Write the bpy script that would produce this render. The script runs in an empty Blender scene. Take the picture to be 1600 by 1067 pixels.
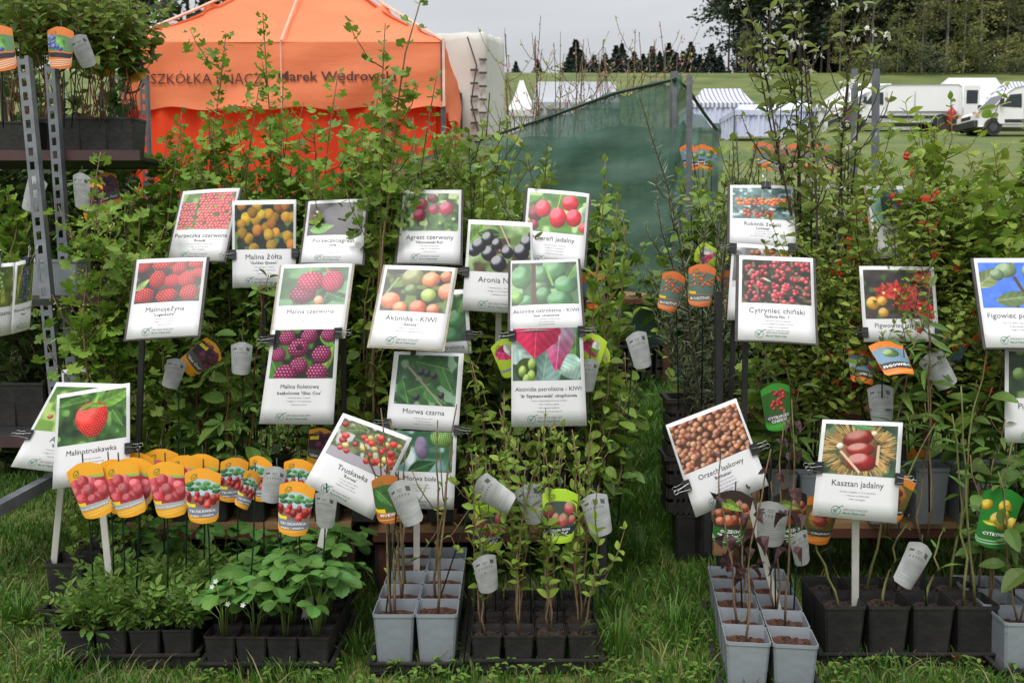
import bpy, math, random
import numpy as np
from mathutils import Vector, Matrix, Quaternion

RD = random.Random(11)
NR = np.random.RandomState(5)
sc = bpy.context.scene
COL = sc.collection
R = math.radians

# ---------------------------------------------------------------- camera
F = 1500.0
CAMZ = 1.15
PITCH = math.atan((533.5 - 380) / F)
cam_d = bpy.data.cameras.new('camera')
cam = bpy.data.objects.new('camera', cam_d)
COL.objects.link(cam)
cam.location = (0, 0, CAMZ)
cam.rotation_euler = (math.pi / 2 - PITCH, 0, 0)
cam_d.sensor_width = 36
cam_d.lens = F / 1600 * 36
cam_d.clip_start = 0.05
cam_d.clip_end = 3000
cam_d.dof.use_dof = True
cam_d.dof.focus_distance = 2.8
cam_d.dof.aperture_fstop = 9.0
sc.camera = cam

# ---------------------------------------------------------------- world and sun (overcast)
SUN_EL, SUN_AZ = R(58), R(200)
w = bpy.data.worlds.new('World')
sc.world = w
w.use_nodes = True
nt = w.node_tree
nt.nodes.clear()
def wn(t, **k):
    n = nt.nodes.new(t)
    for a, b in k.items():
        setattr(n, a, b)
    return n
out = wn('ShaderNodeOutputWorld')
sky = wn('ShaderNodeTexSky', sky_type='NISHITA', sun_disc=False, sun_elevation=SUN_EL, sun_rotation=SUN_AZ)
sky.dust_density = 3.0
hs = wn('ShaderNodeHueSaturation'); hs.inputs['Saturation'].default_value = 0.35
b1 = wn('ShaderNodeBackground'); b1.inputs['Strength'].default_value = 0.05
nt.links.new(sky.outputs[0], hs.inputs['Color']); nt.links.new(hs.outputs[0], b1.inputs['Color'])
# cloud layer: overcast brightness rising towards the zenith, soft streaks
tc = wn('ShaderNodeTexCoord'); sp = wn('ShaderNodeSeparateXYZ')
nt.links.new(tc.outputs['Generated'], sp.inputs[0])
mr = wn('ShaderNodeMapRange'); mr.inputs['From Min'].default_value = 0.0; mr.inputs['From Max'].default_value = 1.0
mr.inputs['To Min'].default_value = 0.13; mr.inputs['To Max'].default_value = 1.40
nt.links.new(sp.outputs['Z'], mr.inputs['Value'])
mp = wn('ShaderNodeMapping'); mp.inputs['Scale'].default_value = (1.2, 1.2, 7.0)
nt.links.new(tc.outputs['Generated'], mp.inputs['Vector'])
no = wn('ShaderNodeTexNoise'); no.inputs['Scale'].default_value = 2.2; no.inputs['Detail'].default_value = 4
nt.links.new(mp.outputs[0], no.inputs['Vector'])
m2 = wn('ShaderNodeMapRange'); m2.inputs['From Min'].default_value = 0.3; m2.inputs['From Max'].default_value = 0.7
m2.inputs['To Min'].default_value = 0.84; m2.inputs['To Max'].default_value = 1.06
nt.links.new(no.outputs['Fac'], m2.inputs['Value'])
mu = wn('ShaderNodeMath', operation='MULTIPLY')
nt.links.new(mr.outputs[0], mu.inputs[0]); nt.links.new(m2.outputs[0], mu.inputs[1])
b2 = wn('ShaderNodeBackground'); b2.inputs['Color'].default_value = (0.985, 0.99, 1.0, 1)
nt.links.new(mu.outputs[0], b2.inputs['Strength'])
ad = wn('ShaderNodeAddShader')
nt.links.new(b1.outputs[0], ad.inputs[0]); nt.links.new(b2.outputs[0], ad.inputs[1])
nt.links.new(ad.outputs[0], out.inputs['Surface'])
sun_d = bpy.data.lights.new('sun', 'SUN')
sun_d.energy = 1.4; sun_d.angle = R(25); sun_d.color = (1.0, 0.97, 0.92)
sun = bpy.data.objects.new('sun', sun_d); COL.objects.link(sun)
sun.location = (-3, -4, 12)
sun.rotation_euler = Vector((math.sin(SUN_AZ) * math.cos(SUN_EL), math.cos(SUN_AZ) * math.cos(SUN_EL), math.sin(SUN_EL))).to_track_quat('Z', 'Y').to_euler()
sc.view_settings.view_transform = 'Standard'
sc.view_settings.look = 'None'
sc.view_settings.gamma = 1
sc.view_settings.exposure = 0.3
sc.view_settings.use_curve_mapping = False
sc.render.film_transparent = False
sc.cycles.max_bounces = 6
sc.cycles.transparent_max_bounces = 12
sc.cycles.diffuse_bounces = 3
sc.cycles.glossy_bounces = 2
sc.cycles.transmission_bounces = 4
sc.cycles.use_denoising = True

# ---------------------------------------------------------------- helpers
CP, SP = math.cos(PITCH), math.sin(PITCH)
def P(px, py, Y):
    """world point seen at photograph position (px, py) at distance Y in front of the camera foot"""
    x = (px - 800) / F; y = -(py - 533.5) / F
    d = Vector((x, CP + y * SP, -SP + y * CP))
    return Vector((0, 0, CAMZ)) + d * (Y / d.y)
def XW(px, Y, z):
    d = Y * CP - (z - CAMZ) * SP
    return (px - 800) / F * d
def YG(py, z=0.0):
    k = (py - 533.5) / F
    return ((CAMZ - z) * CP - k * (CAMZ - z) * SP) / (k * CP + SP)
def GX(px, Y, z=0.0):
    return Vector((XW(px, Y, z), Y, z))
_gy = [-30, 0, 3, 5, 8, 12, 25, 50, 56, 64, 90, 140, 170, 260, 600]
_gz = [0, 0, 0, .10, .45, 1.0, 2.9, 6.6, 7.6, 8.4, 12.6, 25.6, 27.5, 26, 20]
def gz(Y):
    return float(np.interp(Y, _gy, _gz))
def lin(c):
    return tuple(((v / 12.92) if v <= 0.04045 else ((v + 0.055) / 1.055) ** 2.4) for v in c)
def rgb(r, g, b):
    return lin((r / 255, g / 255, b / 255))

MATS = {}
def mat(name, c1, c2=None, rough=0.6, scale=8.0, bump=0.0, bscale=None, trans=0.0, rnd=0.0, spec=0.5, metal=0.0, detail=3.0, coord='Object', tcol=None, hue=0.0, stretch=None):
    """procedural material: two tones mixed by noise, random tone per object/island, fine bump, optional translucency"""
    if name in MATS:
        return MATS[name]
    m = bpy.data.materials.new(name); m.use_nodes = True
    MATS[name] = m
    t = m.node_tree; N = t.nodes; L = t.links
    b = N['Principled BSDF']; o = N['Material Output']
    c2 = c2 or tuple(v * 0.75 for v in c1)
    tcn = N.new('ShaderNodeTexCoord'); ns = N.new('ShaderNodeTexNoise')
    src = tcn.outputs[coord]
    if stretch:
        mpn = N.new('ShaderNodeMapping'); mpn.inputs['Scale'].default_value = stretch
        L.new(src, mpn.inputs['Vector']); src = mpn.outputs[0]
    ns.inputs['Scale'].default_value = scale; ns.inputs['Detail'].default_value = detail
    L.new(src, ns.inputs['Vector'])
    ra = N.new('ShaderNodeMapRange'); ra.inputs['From Min'].default_value = 0.32; ra.inputs['From Max'].default_value = 0.68
    L.new(ns.outputs['Fac'], ra.inputs['Value'])
    mx = N.new('ShaderNodeMix'); mx.data_type = 'RGBA'
    mx.inputs[6].default_value = (*c1, 1); mx.inputs[7].default_value = (*c2, 1)
    L.new(ra.outputs[0], mx.inputs[0])
    colout = mx.outputs[2]
    if rnd > 0:
        oi = N.new('ShaderNodeObjectInfo'); ge = N.new('ShaderNodeNewGeometry')
        a = N.new('ShaderNodeMath'); a.operation = 'ADD'
        L.new(oi.outputs['Random'], a.inputs[0]); L.new(ge.outputs['Random Per Island'], a.inputs[1])
        fr = N.new('ShaderNodeMath'); fr.operation = 'FRACT'; L.new(a.outputs[0], fr.inputs[0])
        r2 = N.new('ShaderNodeMapRange'); r2.inputs['To Min'].default_value = 1 - rnd; r2.inputs['To Max'].default_value = 1 + rnd
        L.new(fr.outputs[0], r2.inputs['Value'])
        h = N.new('ShaderNodeHueSaturation'); L.new(colout, h.inputs['Color']); L.new(r2.outputs[0], h.inputs['Value'])
        if hue > 0:
            m3 = N.new('ShaderNodeMath'); m3.operation = 'MULTIPLY'; m3.inputs[1].default_value = 7.31; L.new(fr.outputs[0], m3.inputs[0])
            f2 = N.new('ShaderNodeMath'); f2.operation = 'FRACT'; L.new(m3.outputs[0], f2.inputs[0])
            r3 = N.new('ShaderNodeMapRange'); r3.inputs['To Min'].default_value = 0.5 - hue; r3.inputs['To Max'].default_value = 0.5 + hue * 0.6
            L.new(f2.outputs[0], r3.inputs['Value']); L.new(r3.outputs[0], h.inputs['Hue'])
        colout = h.outputs[0]
    L.new(colout, b.inputs['Base Color'])
    b.inputs['Roughness'].default_value = rough
    b.inputs['Metallic'].default_value = metal
    b.inputs['Specular IOR Level'].default_value = spec
    if bump > 0:
        n2 = N.new('ShaderNodeTexNoise'); n2.inputs['Scale'].default_value = bscale or scale * 5; n2.inputs['Detail'].default_value = 4
        L.new(src, n2.inputs['Vector'])
        bp = N.new('ShaderNodeBump'); bp.inputs['Strength'].default_value = bump; bp.inputs['Distance'].default_value = 0.01
        L.new(n2.outputs['Fac'], bp.inputs['Height']); L.new(bp.outputs[0], b.inputs['Normal'])
    if trans > 0:
        tr = N.new('ShaderNodeBsdfTranslucent'); ms = N.new('ShaderNodeMixShader')
        if tcol:
            tr.inputs['Color'].default_value = (*tcol, 1)
        else:
            L.new(colout, tr.inputs['Color'])
        ms.inputs[0].default_value = trans
        L.new(b.outputs[0], ms.inputs[1]); L.new(tr.outputs[0], ms.inputs[2]); L.new(ms.outputs[0], o.inputs['Surface'])
    return m

def print_mat():
    """printed pictures: ink colours stored on the print itself, paper grain by noise"""
    if 'printed_picture' in MATS: return MATS['printed_picture']
    m = bpy.data.materials.new('printed_picture'); m.use_nodes = True; MATS['printed_picture'] = m
    N = m.node_tree.nodes; L = m.node_tree.links; b = N['Principled BSDF']
    a = N.new('ShaderNodeAttribute'); a.attribute_name = 'ink'
    L.new(a.outputs['Color'], b.inputs['Base Color'])
    b.inputs['Roughness'].default_value = 0.38
    return m

class MB:
    def __init__(s): s.v = []; s.f = []
    def add(s, vs, fs):
        n = len(s.v); s.v.extend([tuple(v) for v in vs]); s.f.extend([tuple(i + n for i in f) for f in fs]); return s
    def box(s, c, size, M=None):
        x, y, z = [a / 2 for a in size]
        vs = [Vector((sx * x, sy * y, sz * z)) for sz in (-1, 1) for sy in (-1, 1) for sx in (-1, 1)]
        c = Vector(c)
        vs = [(M @ v if M else v) + c for v in vs]
        return s.add(vs, [(0, 2, 3, 1), (4, 5, 7, 6), (0, 1, 5, 4), (1, 3, 7, 5), (3, 2, 6, 7), (2, 0, 4, 6)])
    def tube(s, pts, r0, r1=None, n=5, cap=True):
        r1 = r0 if r1 is None else r1
        pts = [Vector(p) for p in pts]; K = len(pts); vs = []
        up = Vector((0.13, 0.21, 1)).normalized()
        for i, p in enumerate(pts):
            d = (pts[min(i + 1, K - 1)] - pts[max(i - 1, 0)])
            if d.length < 1e-9: d = Vector((0, 0, 1))
            d.normalize()
            a = d.cross(up if abs(d.dot(up)) < 0.95 else Vector((1, 0, 0))).normalized(); b = d.cross(a)
            r = r0 + (r1 - r0) * i / max(K - 1, 1)
            for k in range(n):
                t = 2 * math.pi * k / n
                vs.append(p + a * (r * math.cos(t)) + b * (r * math.sin(t)))
        fs = [(i * n + k, i * n + (k + 1) % n, (i + 1) * n + (k + 1) % n, (i + 1) * n + k) for i in range(K - 1) for k in range(n)]
        if cap:
            fs.append(tuple(range(n - 1, -1, -1))); fs.append(tuple((K - 1) * n + k for k in range(n)))
        return s.add(vs, fs)
    def bar(s, a, b, w, d):
        """rectangular bar from a to b, w across x, d along y"""
        a, b = Vector(a), Vector(b)
        o = [Vector((sx * w / 2, sy * d / 2, 0)) for sx, sy in ((-1, -1), (1, -1), (1, 1), (-1, 1))]
        vs = [a + q for q in o] + [b + q for q in o]
        return s.add(vs, [(3, 2, 1, 0), (4, 5, 6, 7), (0, 1, 5, 4), (1, 2, 6, 5), (2, 3, 7, 6), (3, 0, 4, 7)])
    def prism(s, poly, h, axis=1, M=None):
        """extrude a polygon in the x-z plane along y by h (centred)"""
        n = len(poly)
        vs = [Vector((x, -h / 2, z)) for x, z in poly] + [Vector((x, h / 2, z)) for x, z in poly]
        if M: vs = [M @ v for v in vs]
        return s.add(vs, [tuple(range(n)), tuple(range(2 * n - 1, n - 1, -1))] + [((i + 1) % n, i, i + n, (i + 1) % n + n) for i in range(n)])
    def mesh(s, name, m, org=(0, 0, 0), smooth=False):
        me = bpy.data.meshes.new(name)
        o = Vector(org)
        me.from_pydata([(v[0] - o[0], v[1] - o[1], v[2] - o[2]) for v in s.v], [], s.f)
        if m: me.materials.append(m)
        if smooth: me.shade_smooth()
        me.update()
        return me

def link(name, me, parent=None, loc=(0, 0, 0)):
    o = bpy.data.objects.new(name, me); COL.objects.link(o)
    o.location = loc
    if parent: o.parent = parent
    return o
def part(name, mb, m, root, smooth=False, label=None, kind=None):
    """mesh in world coordinates becomes a part of root (roots are never rotated unless stated)"""
    o = link(name, mb.mesh(name, m, root_org(root), smooth), root)
    if label: o['label'] = label
    if kind: o['kind'] = kind
    return o
def root_org(r):
    p = Vector((0, 0, 0))
    while r is not None:
        p += r.location; r = r.parent
    return p
def tag(o, label, cat, group=None, kind=None):
    if label: o['label'] = label
    if cat: o['category'] = cat
    if group: o['group'] = group
    if kind: o['kind'] = kind
    return o
def thing(name, loc, label, cat, group=None):
    o = bpy.data.objects.new(name, None); COL.objects.link(o); o.location = loc
    o.empty_display_size = 0.05
    return tag(o, label, cat, group)
def struct(name, mb, m, smooth=False):
    o = link(name, mb.mesh(name, m, (0, 0, 0), smooth)); o['kind'] = 'structure'; return o

# fast numpy mesh
def np_mesh(name, V, Fc, m, smooth=False):
    """V (n,3), Fc (m,k) constant polygon size"""
    V = np.asarray(V, np.float32); Fc = np.asarray(Fc, np.int32)
    me = bpy.data.meshes.new(name)
    k = Fc.shape[1]
    me.vertices.add(len(V)); me.vertices.foreach_set('co', V.ravel())
    me.loops.add(Fc.size); me.loops.foreach_set('vertex_index', Fc.ravel())
    me.polygons.add(len(Fc)); me.polygons.foreach_set('loop_start', np.arange(0, Fc.size, k, dtype=np.int32))
    if smooth: me.polygons.foreach_set('use_smooth', np.ones(len(Fc), bool))
    if m: me.materials.append(m)
    me.update(calc_edges=True); me.validate()
    return me

# ---------------------------------------------------------------- text
_tx = {}
def text2d(s, bold=0.0, res=1):
    """vertices (x right, y up, cap height about 0.7), faces, width"""
    k = (s, bold, res)
    if k in _tx: return _tx[k]
    c = bpy.data.curves.new('t', 'FONT'); c.body = s; c.resolution_u = res; c.offset = bold
    c.align_x = 'CENTER'
    o = bpy.data.objects.new('t', c)
    me = bpy.data.meshes.new_from_object(o)
    n = len(me.vertices); V = np.zeros(n * 3); me.vertices.foreach_get('co', V); V = V.reshape(-1, 3)[:, :2].copy()
    fs = [tuple(p.vertices) for p in me.polygons]
    if n:
        x0, x1 = V[:, 0].min(), V[:, 0].max(); V[:, 0] -= (x0 + x1) / 2; wd = x1 - x0
    else: wd = 1
    bpy.data.objects.remove(o); bpy.data.curves.remove(c); bpy.data.meshes.remove(me)
    _tx[k] = (V, fs, wd)
    return _tx[k]
# ---------------------------------------------------------------- picture painter (prints on signs and labels)
def _noise(w, h, cells, rs):
    g = rs.rand(int(cells * max(1, h / w)) + 3, cells + 3)
    x = np.linspace(0, cells, w); y = np.linspace(0, cells * h / w, h)
    xi = x.astype(int); yi = y.astype(int); fx = x - xi; fy = (y - yi)[:, None]
    fx = fx * fx * (3 - 2 * fx); fy = fy * fy * (3 - 2 * fy)
    a = g[np.ix_(yi, xi)]; b = g[np.ix_(yi, xi + 1)]; c = g[np.ix_(yi + 1, xi)]; d = g[np.ix_(yi + 1, xi + 1)]
    return (a * (1 - fx) + b * fx) * (1 - fy) + (c * (1 - fx) + d * fx) * fy
class Pic:
    def __init__(s, w=120, h=88, seed=1):
        s.w, s.h = w, h; s.rs = np.random.RandomState(seed)
        s.X, s.Y = np.meshgrid(np.linspace(0, 1, w), np.linspace(0, h / w, h))
        s.a = np.zeros((h, w, 3)); s.px = 1.0 / w
    def C(s, c): return np.array(c, float) / 255
    def bg(s, c1, c2, c3=None, cells=5):
        n = 0.6 * _noise(s.w, s.h, cells, s.rs) + 0.4 * _noise(s.w, s.h, cells * 3, s.rs)
        n = np.clip((n - 0.25) / 0.5, 0, 1)[..., None]
        s.a = s.C(c1) * (1 - n) + s.C(c2) * n
        if c3 is not None:
            m = np.clip((_noise(s.w, s.h, cells * 2, s.rs) - 0.62) * 6, 0, 1)[..., None]
            s.a = s.a * (1 - m) + s.C(c3) * m
        return s
    def _put(s, m, c):
        m = np.clip(m, 0, 1)[..., None]; s.a = s.a * (1 - m) + np.clip(c, 0, 1) * m
    def ell(s, cx, cy, rx, ry=None, ang=0, c=(200, 0, 0), c2=None, sh=0.45, hl=0.35, berry=0, egg=0, seeds=None):
        ry = ry or rx; t = R(ang)
        dx, dy = s.X - cx, s.Y - cy
        u = (dx * math.cos(t) + dy * math.sin(t)); v = (-dx * math.sin(t) + dy * math.cos(t))
        rr = rx * (1 - egg * v / ry)
        q = (u / rr) ** 2 + (v / ry) ** 2
        z = np.sqrt(np.clip(1 - q, 0, 1))
        lgt = np.clip(0.55 * z - 0.3 * dx / rx - 0.45 * dy / ry + 0.35, 0, 1)
        col = np.ones_like(s.a) * s.C(c)
        if c2 is not None:
            k = np.clip(0.5 - 0.6 * dy / ry + 0.3 * dx / rx, 0, 1)[..., None]; col = col * (1 - k) + s.C(c2) * k
        f = ((1 - sh) + sh * 1.15 * lgt) * (.9 + .2 * _noise(s.w, s.h, 14, s.rs))
        if berry:
            b = berry * rx
            row = np.round(v / (b * 0.87)); uu = u / b + 0.5 * (row % 2)
            d2 = (uu - np.round(uu)) ** 2 + ((v / (b * 0.87)) - row) ** 2
            f = f * (1.2 - 2.2 * d2)
            lgt = lgt * 0.6 + 0.6 * np.clip(1 - 6 * d2, 0, 1)
        col = col * f[..., None]
        h = np.clip((lgt - 0.82) * 5, 0, 1)[..., None] * hl
        col = col * (1 - h) + h
        if seeds is not None:
            sd = rx * 0.16
            row = np.round(v / sd); uu = u / sd + 0.5 * (row % 2)
            d2 = (uu - np.round(uu)) ** 2 + (v / sd - row) ** 2
            k = (d2 < 0.05)[..., None] * 0.6; col = col * (1 - k) + s.C(seeds) * k
        s._put((1 - q) / (2.2 * s.px / min(rx, ry)) + 0.2, col)
        return s
    def leaf(s, cx, cy, L, W, ang, c, vein=(200, 220, 180), tip=None):
        t = R(ang); dx, dy = s.X - cx, s.Y - cy
        u = dx * math.cos(t) + dy * math.sin(t); v = -dx * math.sin(t) + dy * math.cos(t)
        k = np.clip(u / L, 0, 1); hw = W * np.sin(np.pi * k ** 0.75) + 1e-4
        nz = _noise(s.w, s.h, 9, s.rs); m = np.where((u > 0) & (u < L), (1.12 - .25 * nz - np.abs(v) / hw) / (2.2 * s.px / W), 0)
        col = np.ones_like(s.a) * s.C(c) * (.82 + .36 * nz)[..., None]
        if tip is not None: col = col * (1 - k[..., None]) + s.C(tip) * k[..., None]
        col = col * (0.9 + 0.12 * np.tanh(v / W * 3) + 0.05 * np.cos(34 * (u - np.abs(v)) / L))[..., None]
        ve = np.clip(1 - np.abs(v) / (1.2 * s.px), 0, 1)[..., None] * 0.6; col = col * (1 - ve) + s.C(vein) * ve
        s._put(m, col); return s
    def line(s, x0, y0, x1, y1, w, c):
        d = np.hypot(x1 - x0, y1 - y0) + 1e-6; t = np.clip(((s.X - x0) * (x1 - x0) + (s.Y - y0) * (y1 - y0)) / d ** 2, 0, 1)
        q = np.hypot(s.X - x0 - t * (x1 - x0), s.Y - y0 - t * (y1 - y0))
        s._put((w - q) / s.px + 0.5, s.C(c)); return s
    def rect(s, x0, y0, x1, y1, c):
        s._put(((s.X > x0) & (s.X < x1) & (s.Y > y0) & (s.Y < y1)) * 1.0, s.C(c)); return s
    def many(s, n, r0, r1, cols, box=(0, 0, 1, .73), c2=None, berry=0, egg=0, hl=.35, asp=1.0, sh=.45, seeds=None):
        pts = []
        for i in range(n * 12):
            if len(pts) >= n: break
            x = s.rs.uniform(box[0], box[2]); y = s.rs.uniform(box[1], box[3])
            if all(math.hypot(x - a, y - b) > 1.25 * r0 for a, b in pts): pts.append((x, y))
        pts.sort(key=lambda p: p[1] * 0.3 + s.rs.rand() * 0.3)
        for x, y in pts:
            r = s.rs.uniform(r0, r1); c = tuple(np.clip(np.array(cols[s.rs.randint(len(cols))]) * s.rs.uniform(.72, 1.08), 0, 255))
            s.ell(x, y, r, r * asp, s.rs.uniform(-25, 25), c, c2, berry=berry, egg=egg, hl=hl, sh=sh, seeds=seeds)
        return s
    def out(s, fade=0.035):
        a = s.a + (s.rs.rand(s.h, s.w, 1) - 0.5) * 0.05
        a = np.clip(a, 0, 1) ** 1.18; a = np.clip(a * (1 - fade) + fade * 0.5, 0, 1)
        return np.where(a <= 0.04045, a / 12.92, ((a + 0.055) / 1.055) ** 2.4)

G1, G2, G3 = (40, 62, 35), (95, 135, 65), (160, 185, 110)
def pic_redcurrant():
    p = Pic(seed=1).bg((60, 90, 40), (110, 145, 80), (150, 180, 110), 4)
    for c0, x0, x1, y0 in ((0, .02, .3, .22), (1, .36, .98, .0)):
        r = .032
        y = y0
        k = 0
        while y < .73:
            for x in np.arange(x0 + (k % 2) * r, x1, 2 * r):
                if p.rs.rand() < .93: p.ell(x + p.rs.randn() * .006, y + p.rs.randn() * .006, r * 1.1, None, 0, (225, 55, 70) if c0 else (200, 40, 50), hl=.5)
            y += r * 1.75; k += 1
    return p
def pic_yellowrasp():
    p = Pic(seed=2).bg((35, 40, 40), (60, 70, 50), (110, 140, 80))
    return p.many(24, .075, .095, [(240, 185, 40), (228, 165, 45), (245, 195, 60), (220, 140, 50)], berry=.30, egg=.25, asp=1.15, hl=.25)
def pic_josta():
    p = Pic(seed=3).bg((38, 34, 40), (60, 56, 62))
    p.ell(.12, .3, .2, None, 0, (64, 40, 42), hl=.03).ell(.5, .35, .28, None, 0, (66, 64, 74), hl=.05).ell(.8, .32, .27, None, 0, (58, 56, 66), hl=.04).ell(.95, .62, .2, None, 0, (40, 38, 44), hl=.1)
    p.leaf(.05, .62, .45, .12, -12, (120, 185, 70)).leaf(.95, .05, .2, .06, 140, (90, 140, 90)).ell(.16, .2, .05, .03, 40, (235, 225, 215)).ell(.1, .28, .06, .03, 0, (190, 110, 80))
    return p
def pic_redgoose():
    p = Pic(seed=4).bg((45, 75, 40), (110, 150, 85), (190, 205, 150), 6)
    p.line(.0, .25, .6, .05, .02, (190, 190, 170)).ell(.52, .1, .12, .09, 30, (120, 45, 55))
    for x, y, r in ((.32, .22, .12), (.3, .42, .12), (.55, .32, .105), (.78, .3, .14)): p.ell(x, y, r, None, 0, (200, 45, 85), (150, 30, 70), hl=.45)
    return p
def pic_aronia():
    p = Pic(seed=5).bg((110, 140, 80), (190, 210, 170), (90, 70, 50), 4)
    p.leaf(0, .3, .45, .12, -50, (150, 195, 90)).line(.25, 0, .5, .4, .012, (200, 150, 160)).line(.5, 0, .7, .4, .012, (210, 180, 180)).leaf(.5, .15, .4, .09, 180, (70, 100, 50))
    for x, y, r in ((.08, .4, .11), (.32, .45, .12), (.3, .22, .11), (.16, .33, .12), (.45, .3, .09), (.95, .25, .12), (.62, .42, .1), (.85, .4, .13), (.48, .6, .13), (.8, .6, .06)): p.ell(x, y, r, None, 0, (30, 30, 46), hl=.75, sh=.6)
    return p
def pic_dogwood():
    p = Pic(seed=6).bg((70, 120, 55), (120, 165, 85), (190, 215, 160), 3)
    p.leaf(0, .5, .5, .15, -60, (110, 160, 80)).leaf(.95, .2, .4, .1, 100, (200, 220, 190)).ell(.12, .4, .13, .17, 0, (110, 25, 40)).ell(.1, .62, .1, None, 0, (140, 20, 40))
    for x, y, a, b in ((.25, .3, .14, .17), (.72, .16, .15, .15), (.52, .45, .15, .2), (.8, .43, .14, .17), (.98, .6, .08, .1)): p.ell(x, y, a, b, 0, (225, 40, 62), hl=.45)
    p.line(.55, 0, .5, .28, .008, (210, 190, 120)); return p
def pic_logan():
    p = Pic(seed=7).bg((45, 38, 42), (70, 58, 58), (90, 120, 70))
    p.leaf(.0, .5, .3, .06, -45, (170, 200, 110)).leaf(.85, .7, .3, .12, -60, (70, 110, 60))
    for x, y, a, b, t in ((.08, .08, .12, .09, -30), (.38, .05, .17, .1, -8), (.65, .12, .12, .13, 20), (.9, .05, .13, .1, 0), (.33, .32, .14, .17, 0), (.56, .36, .13, .14, 40), (.78, .33, .14, .15, 20), (.96, .22, .12, .1, 0), (.15, .6, .16, .14, -30), (.5, .62, .17, .13, -10), (.84, .58, .15, .14, -20)): p.ell(x, y, a, b, t, (205, 42, 46), berry=.30, hl=.3)
    return p
def pic_rasp():
    p = Pic(seed=8).bg((50, 85, 55), (85, 125, 85), (120, 160, 120), 3)
    p.leaf(.65, .75, .4, .13, -75, (60, 100, 75)).leaf(.7, .5, .5, .1, 25, (70, 120, 85))
    for x, y, a, b in ((.35, .52, .2, .19), (.45, .28, .21, .2), (.78, .28, .17, .22)): p.ell(x, y, a, b, 0, (205, 55, 95) if y < .5 else (150, 45, 85), berry=.30, hl=.3)
    p.ell(.6, .64, .07, .09, 0, (235, 150, 120)).line(.42, 0, .42, .1, .01, (150, 180, 90)).line(.65, 0, .7, .1, .012, (200, 130, 100)); return p
def pic_purplerasp():
    p = Pic(seed=9).bg((30, 30, 30), (55, 70, 45), (90, 130, 60), 4)
    p.leaf(.0, .45, .5, .16, 60, (85, 140, 60)).leaf(.98, .25, .5, .08, 110, (150, 195, 80)).leaf(.75, .1, .35, .08, 30, (120, 170, 70))
    for x, y, a in ((.22, .12, .14), (.58, .1, .14), (.9, .08, .14), (.42, .28, .17), (.1, .38, .13), (.8, .38, .16), (.45, .55, .15), (.25, .68, .18), (.75, .66, .17)):
        p.ell(x, y, a, a * .85, 0, (170, 50, 110), berry=.30, hl=.45)
    p.ell(.43, .27, .06, .05, 0, (90, 30, 60), hl=0); return p
def pic_kiwired():
    p = Pic(seed=10).bg((38, 42, 32), (70, 88, 50), (120, 140, 80), 5)
    p.leaf(.1, .3, .4, .1, -30, (110, 140, 70)).line(.05, .45, .2, .15, .015, (150, 170, 120))
    for x, y, a, c in ((.42, .14, .17, (135, 140, 85)), (.7, .17, .14, (222, 140, 95)), (.93, .1, .1, (215, 130, 90)), (.98, .36, .15, (225, 145, 105)), (.42, .36, .1, (90, 120, 60)), (.7, .44, .12, (165, 185, 95)), (.14, .56, .15, (224, 125, 85)), (.3, .68, .11, (215, 130, 85)), (.57, .66, .13, (210, 105, 75)), (.8, .68, .1, (220, 130, 90))): p.ell(x, y, a, None, 0, c, hl=.35)
    return p
def pic_kiwigreen(seed=12):
    p = Pic(seed=seed).bg((50, 75, 55), (95, 130, 95), (160, 190, 140), 4)
    for x, y, a, b in ((.15, .25, .17, .2), (.65, .12, .2, .2), (.45, .2, .1, .15), (.82, .4, .18, .16), (.48, .56, .12, .13), (.22, .66, .13, .1), (.72, .66, .2, .15)): p.ell(x, y, a, b, 0, (100, 160, 105), (70, 125, 80), hl=.35)
    p.leaf(.85, .3, .3, .09, -60, (110, 160, 90)).line(.34, .0, .33, .7, .03, (95, 65, 60)).line(.5, 0, .62, .4, .018, (130, 180, 90)).ell(.08, .6, .1, None, 0, (110, 160, 70)); return p
def pic_actinidia():
    p = Pic(seed=13).bg((80, 110, 90), (120, 150, 130), (60, 90, 60), 3)
    p.leaf(-.15, .1, .6, .26, 40, (190, 215, 210)).leaf(.42, .85, .62, .24, -80, (165, 190, 190), tip=(120, 160, 150)).leaf(.95, .1, .5, .1, 95, (90, 140, 70))
    p.leaf(.74, -.15, .78, .24, 98, (190, 215, 220), (230, 240, 245), tip=(225, 60, 130)).leaf(.38, -.25, .68, .37, 95, (215, 70, 120), (245, 190, 205), tip=(225, 50, 95)).leaf(1.05, .5, .4, .2, 160, (185, 215, 205))
    p.ell(.2, .58, .16, .17, 0, (75, 90, 50), hl=0)
    for x, y in ((.14, .6), (.28, .5), (.27, .66), (.2, .72)): p.ell(x, y, .06, .085, 10, (160, 190, 90))
    return p
def pic_mulberry():
    p = Pic(seed=14).bg((35, 75, 35), (80, 125, 75), (140, 170, 140), 4)
    for x, y, L, W, t in ((.3, .1, .6, .16, 10), (.1, .35, .4, .14, 70), (.5, .5, .4, .12, 30), (.75, .2, .4, .13, 60), (.2, .55, .4, .12, -20)): p.leaf(x, y, L, W, t, (70, 130, 60))
    p.line(.15, .15, .45, .42, .018, (165, 155, 145)).line(.45, .42, .78, .73, .014, (165, 155, 145)).line(.45, .4, .7, .25, .008, (120, 110, 90))
    for x, y in ((.62, .3), (.36, .62), (.76, .58), (.4, .25), (.5, .27)): p.ell(x, y, .055, None, 0, (38, 28, 42))
    return p
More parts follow.
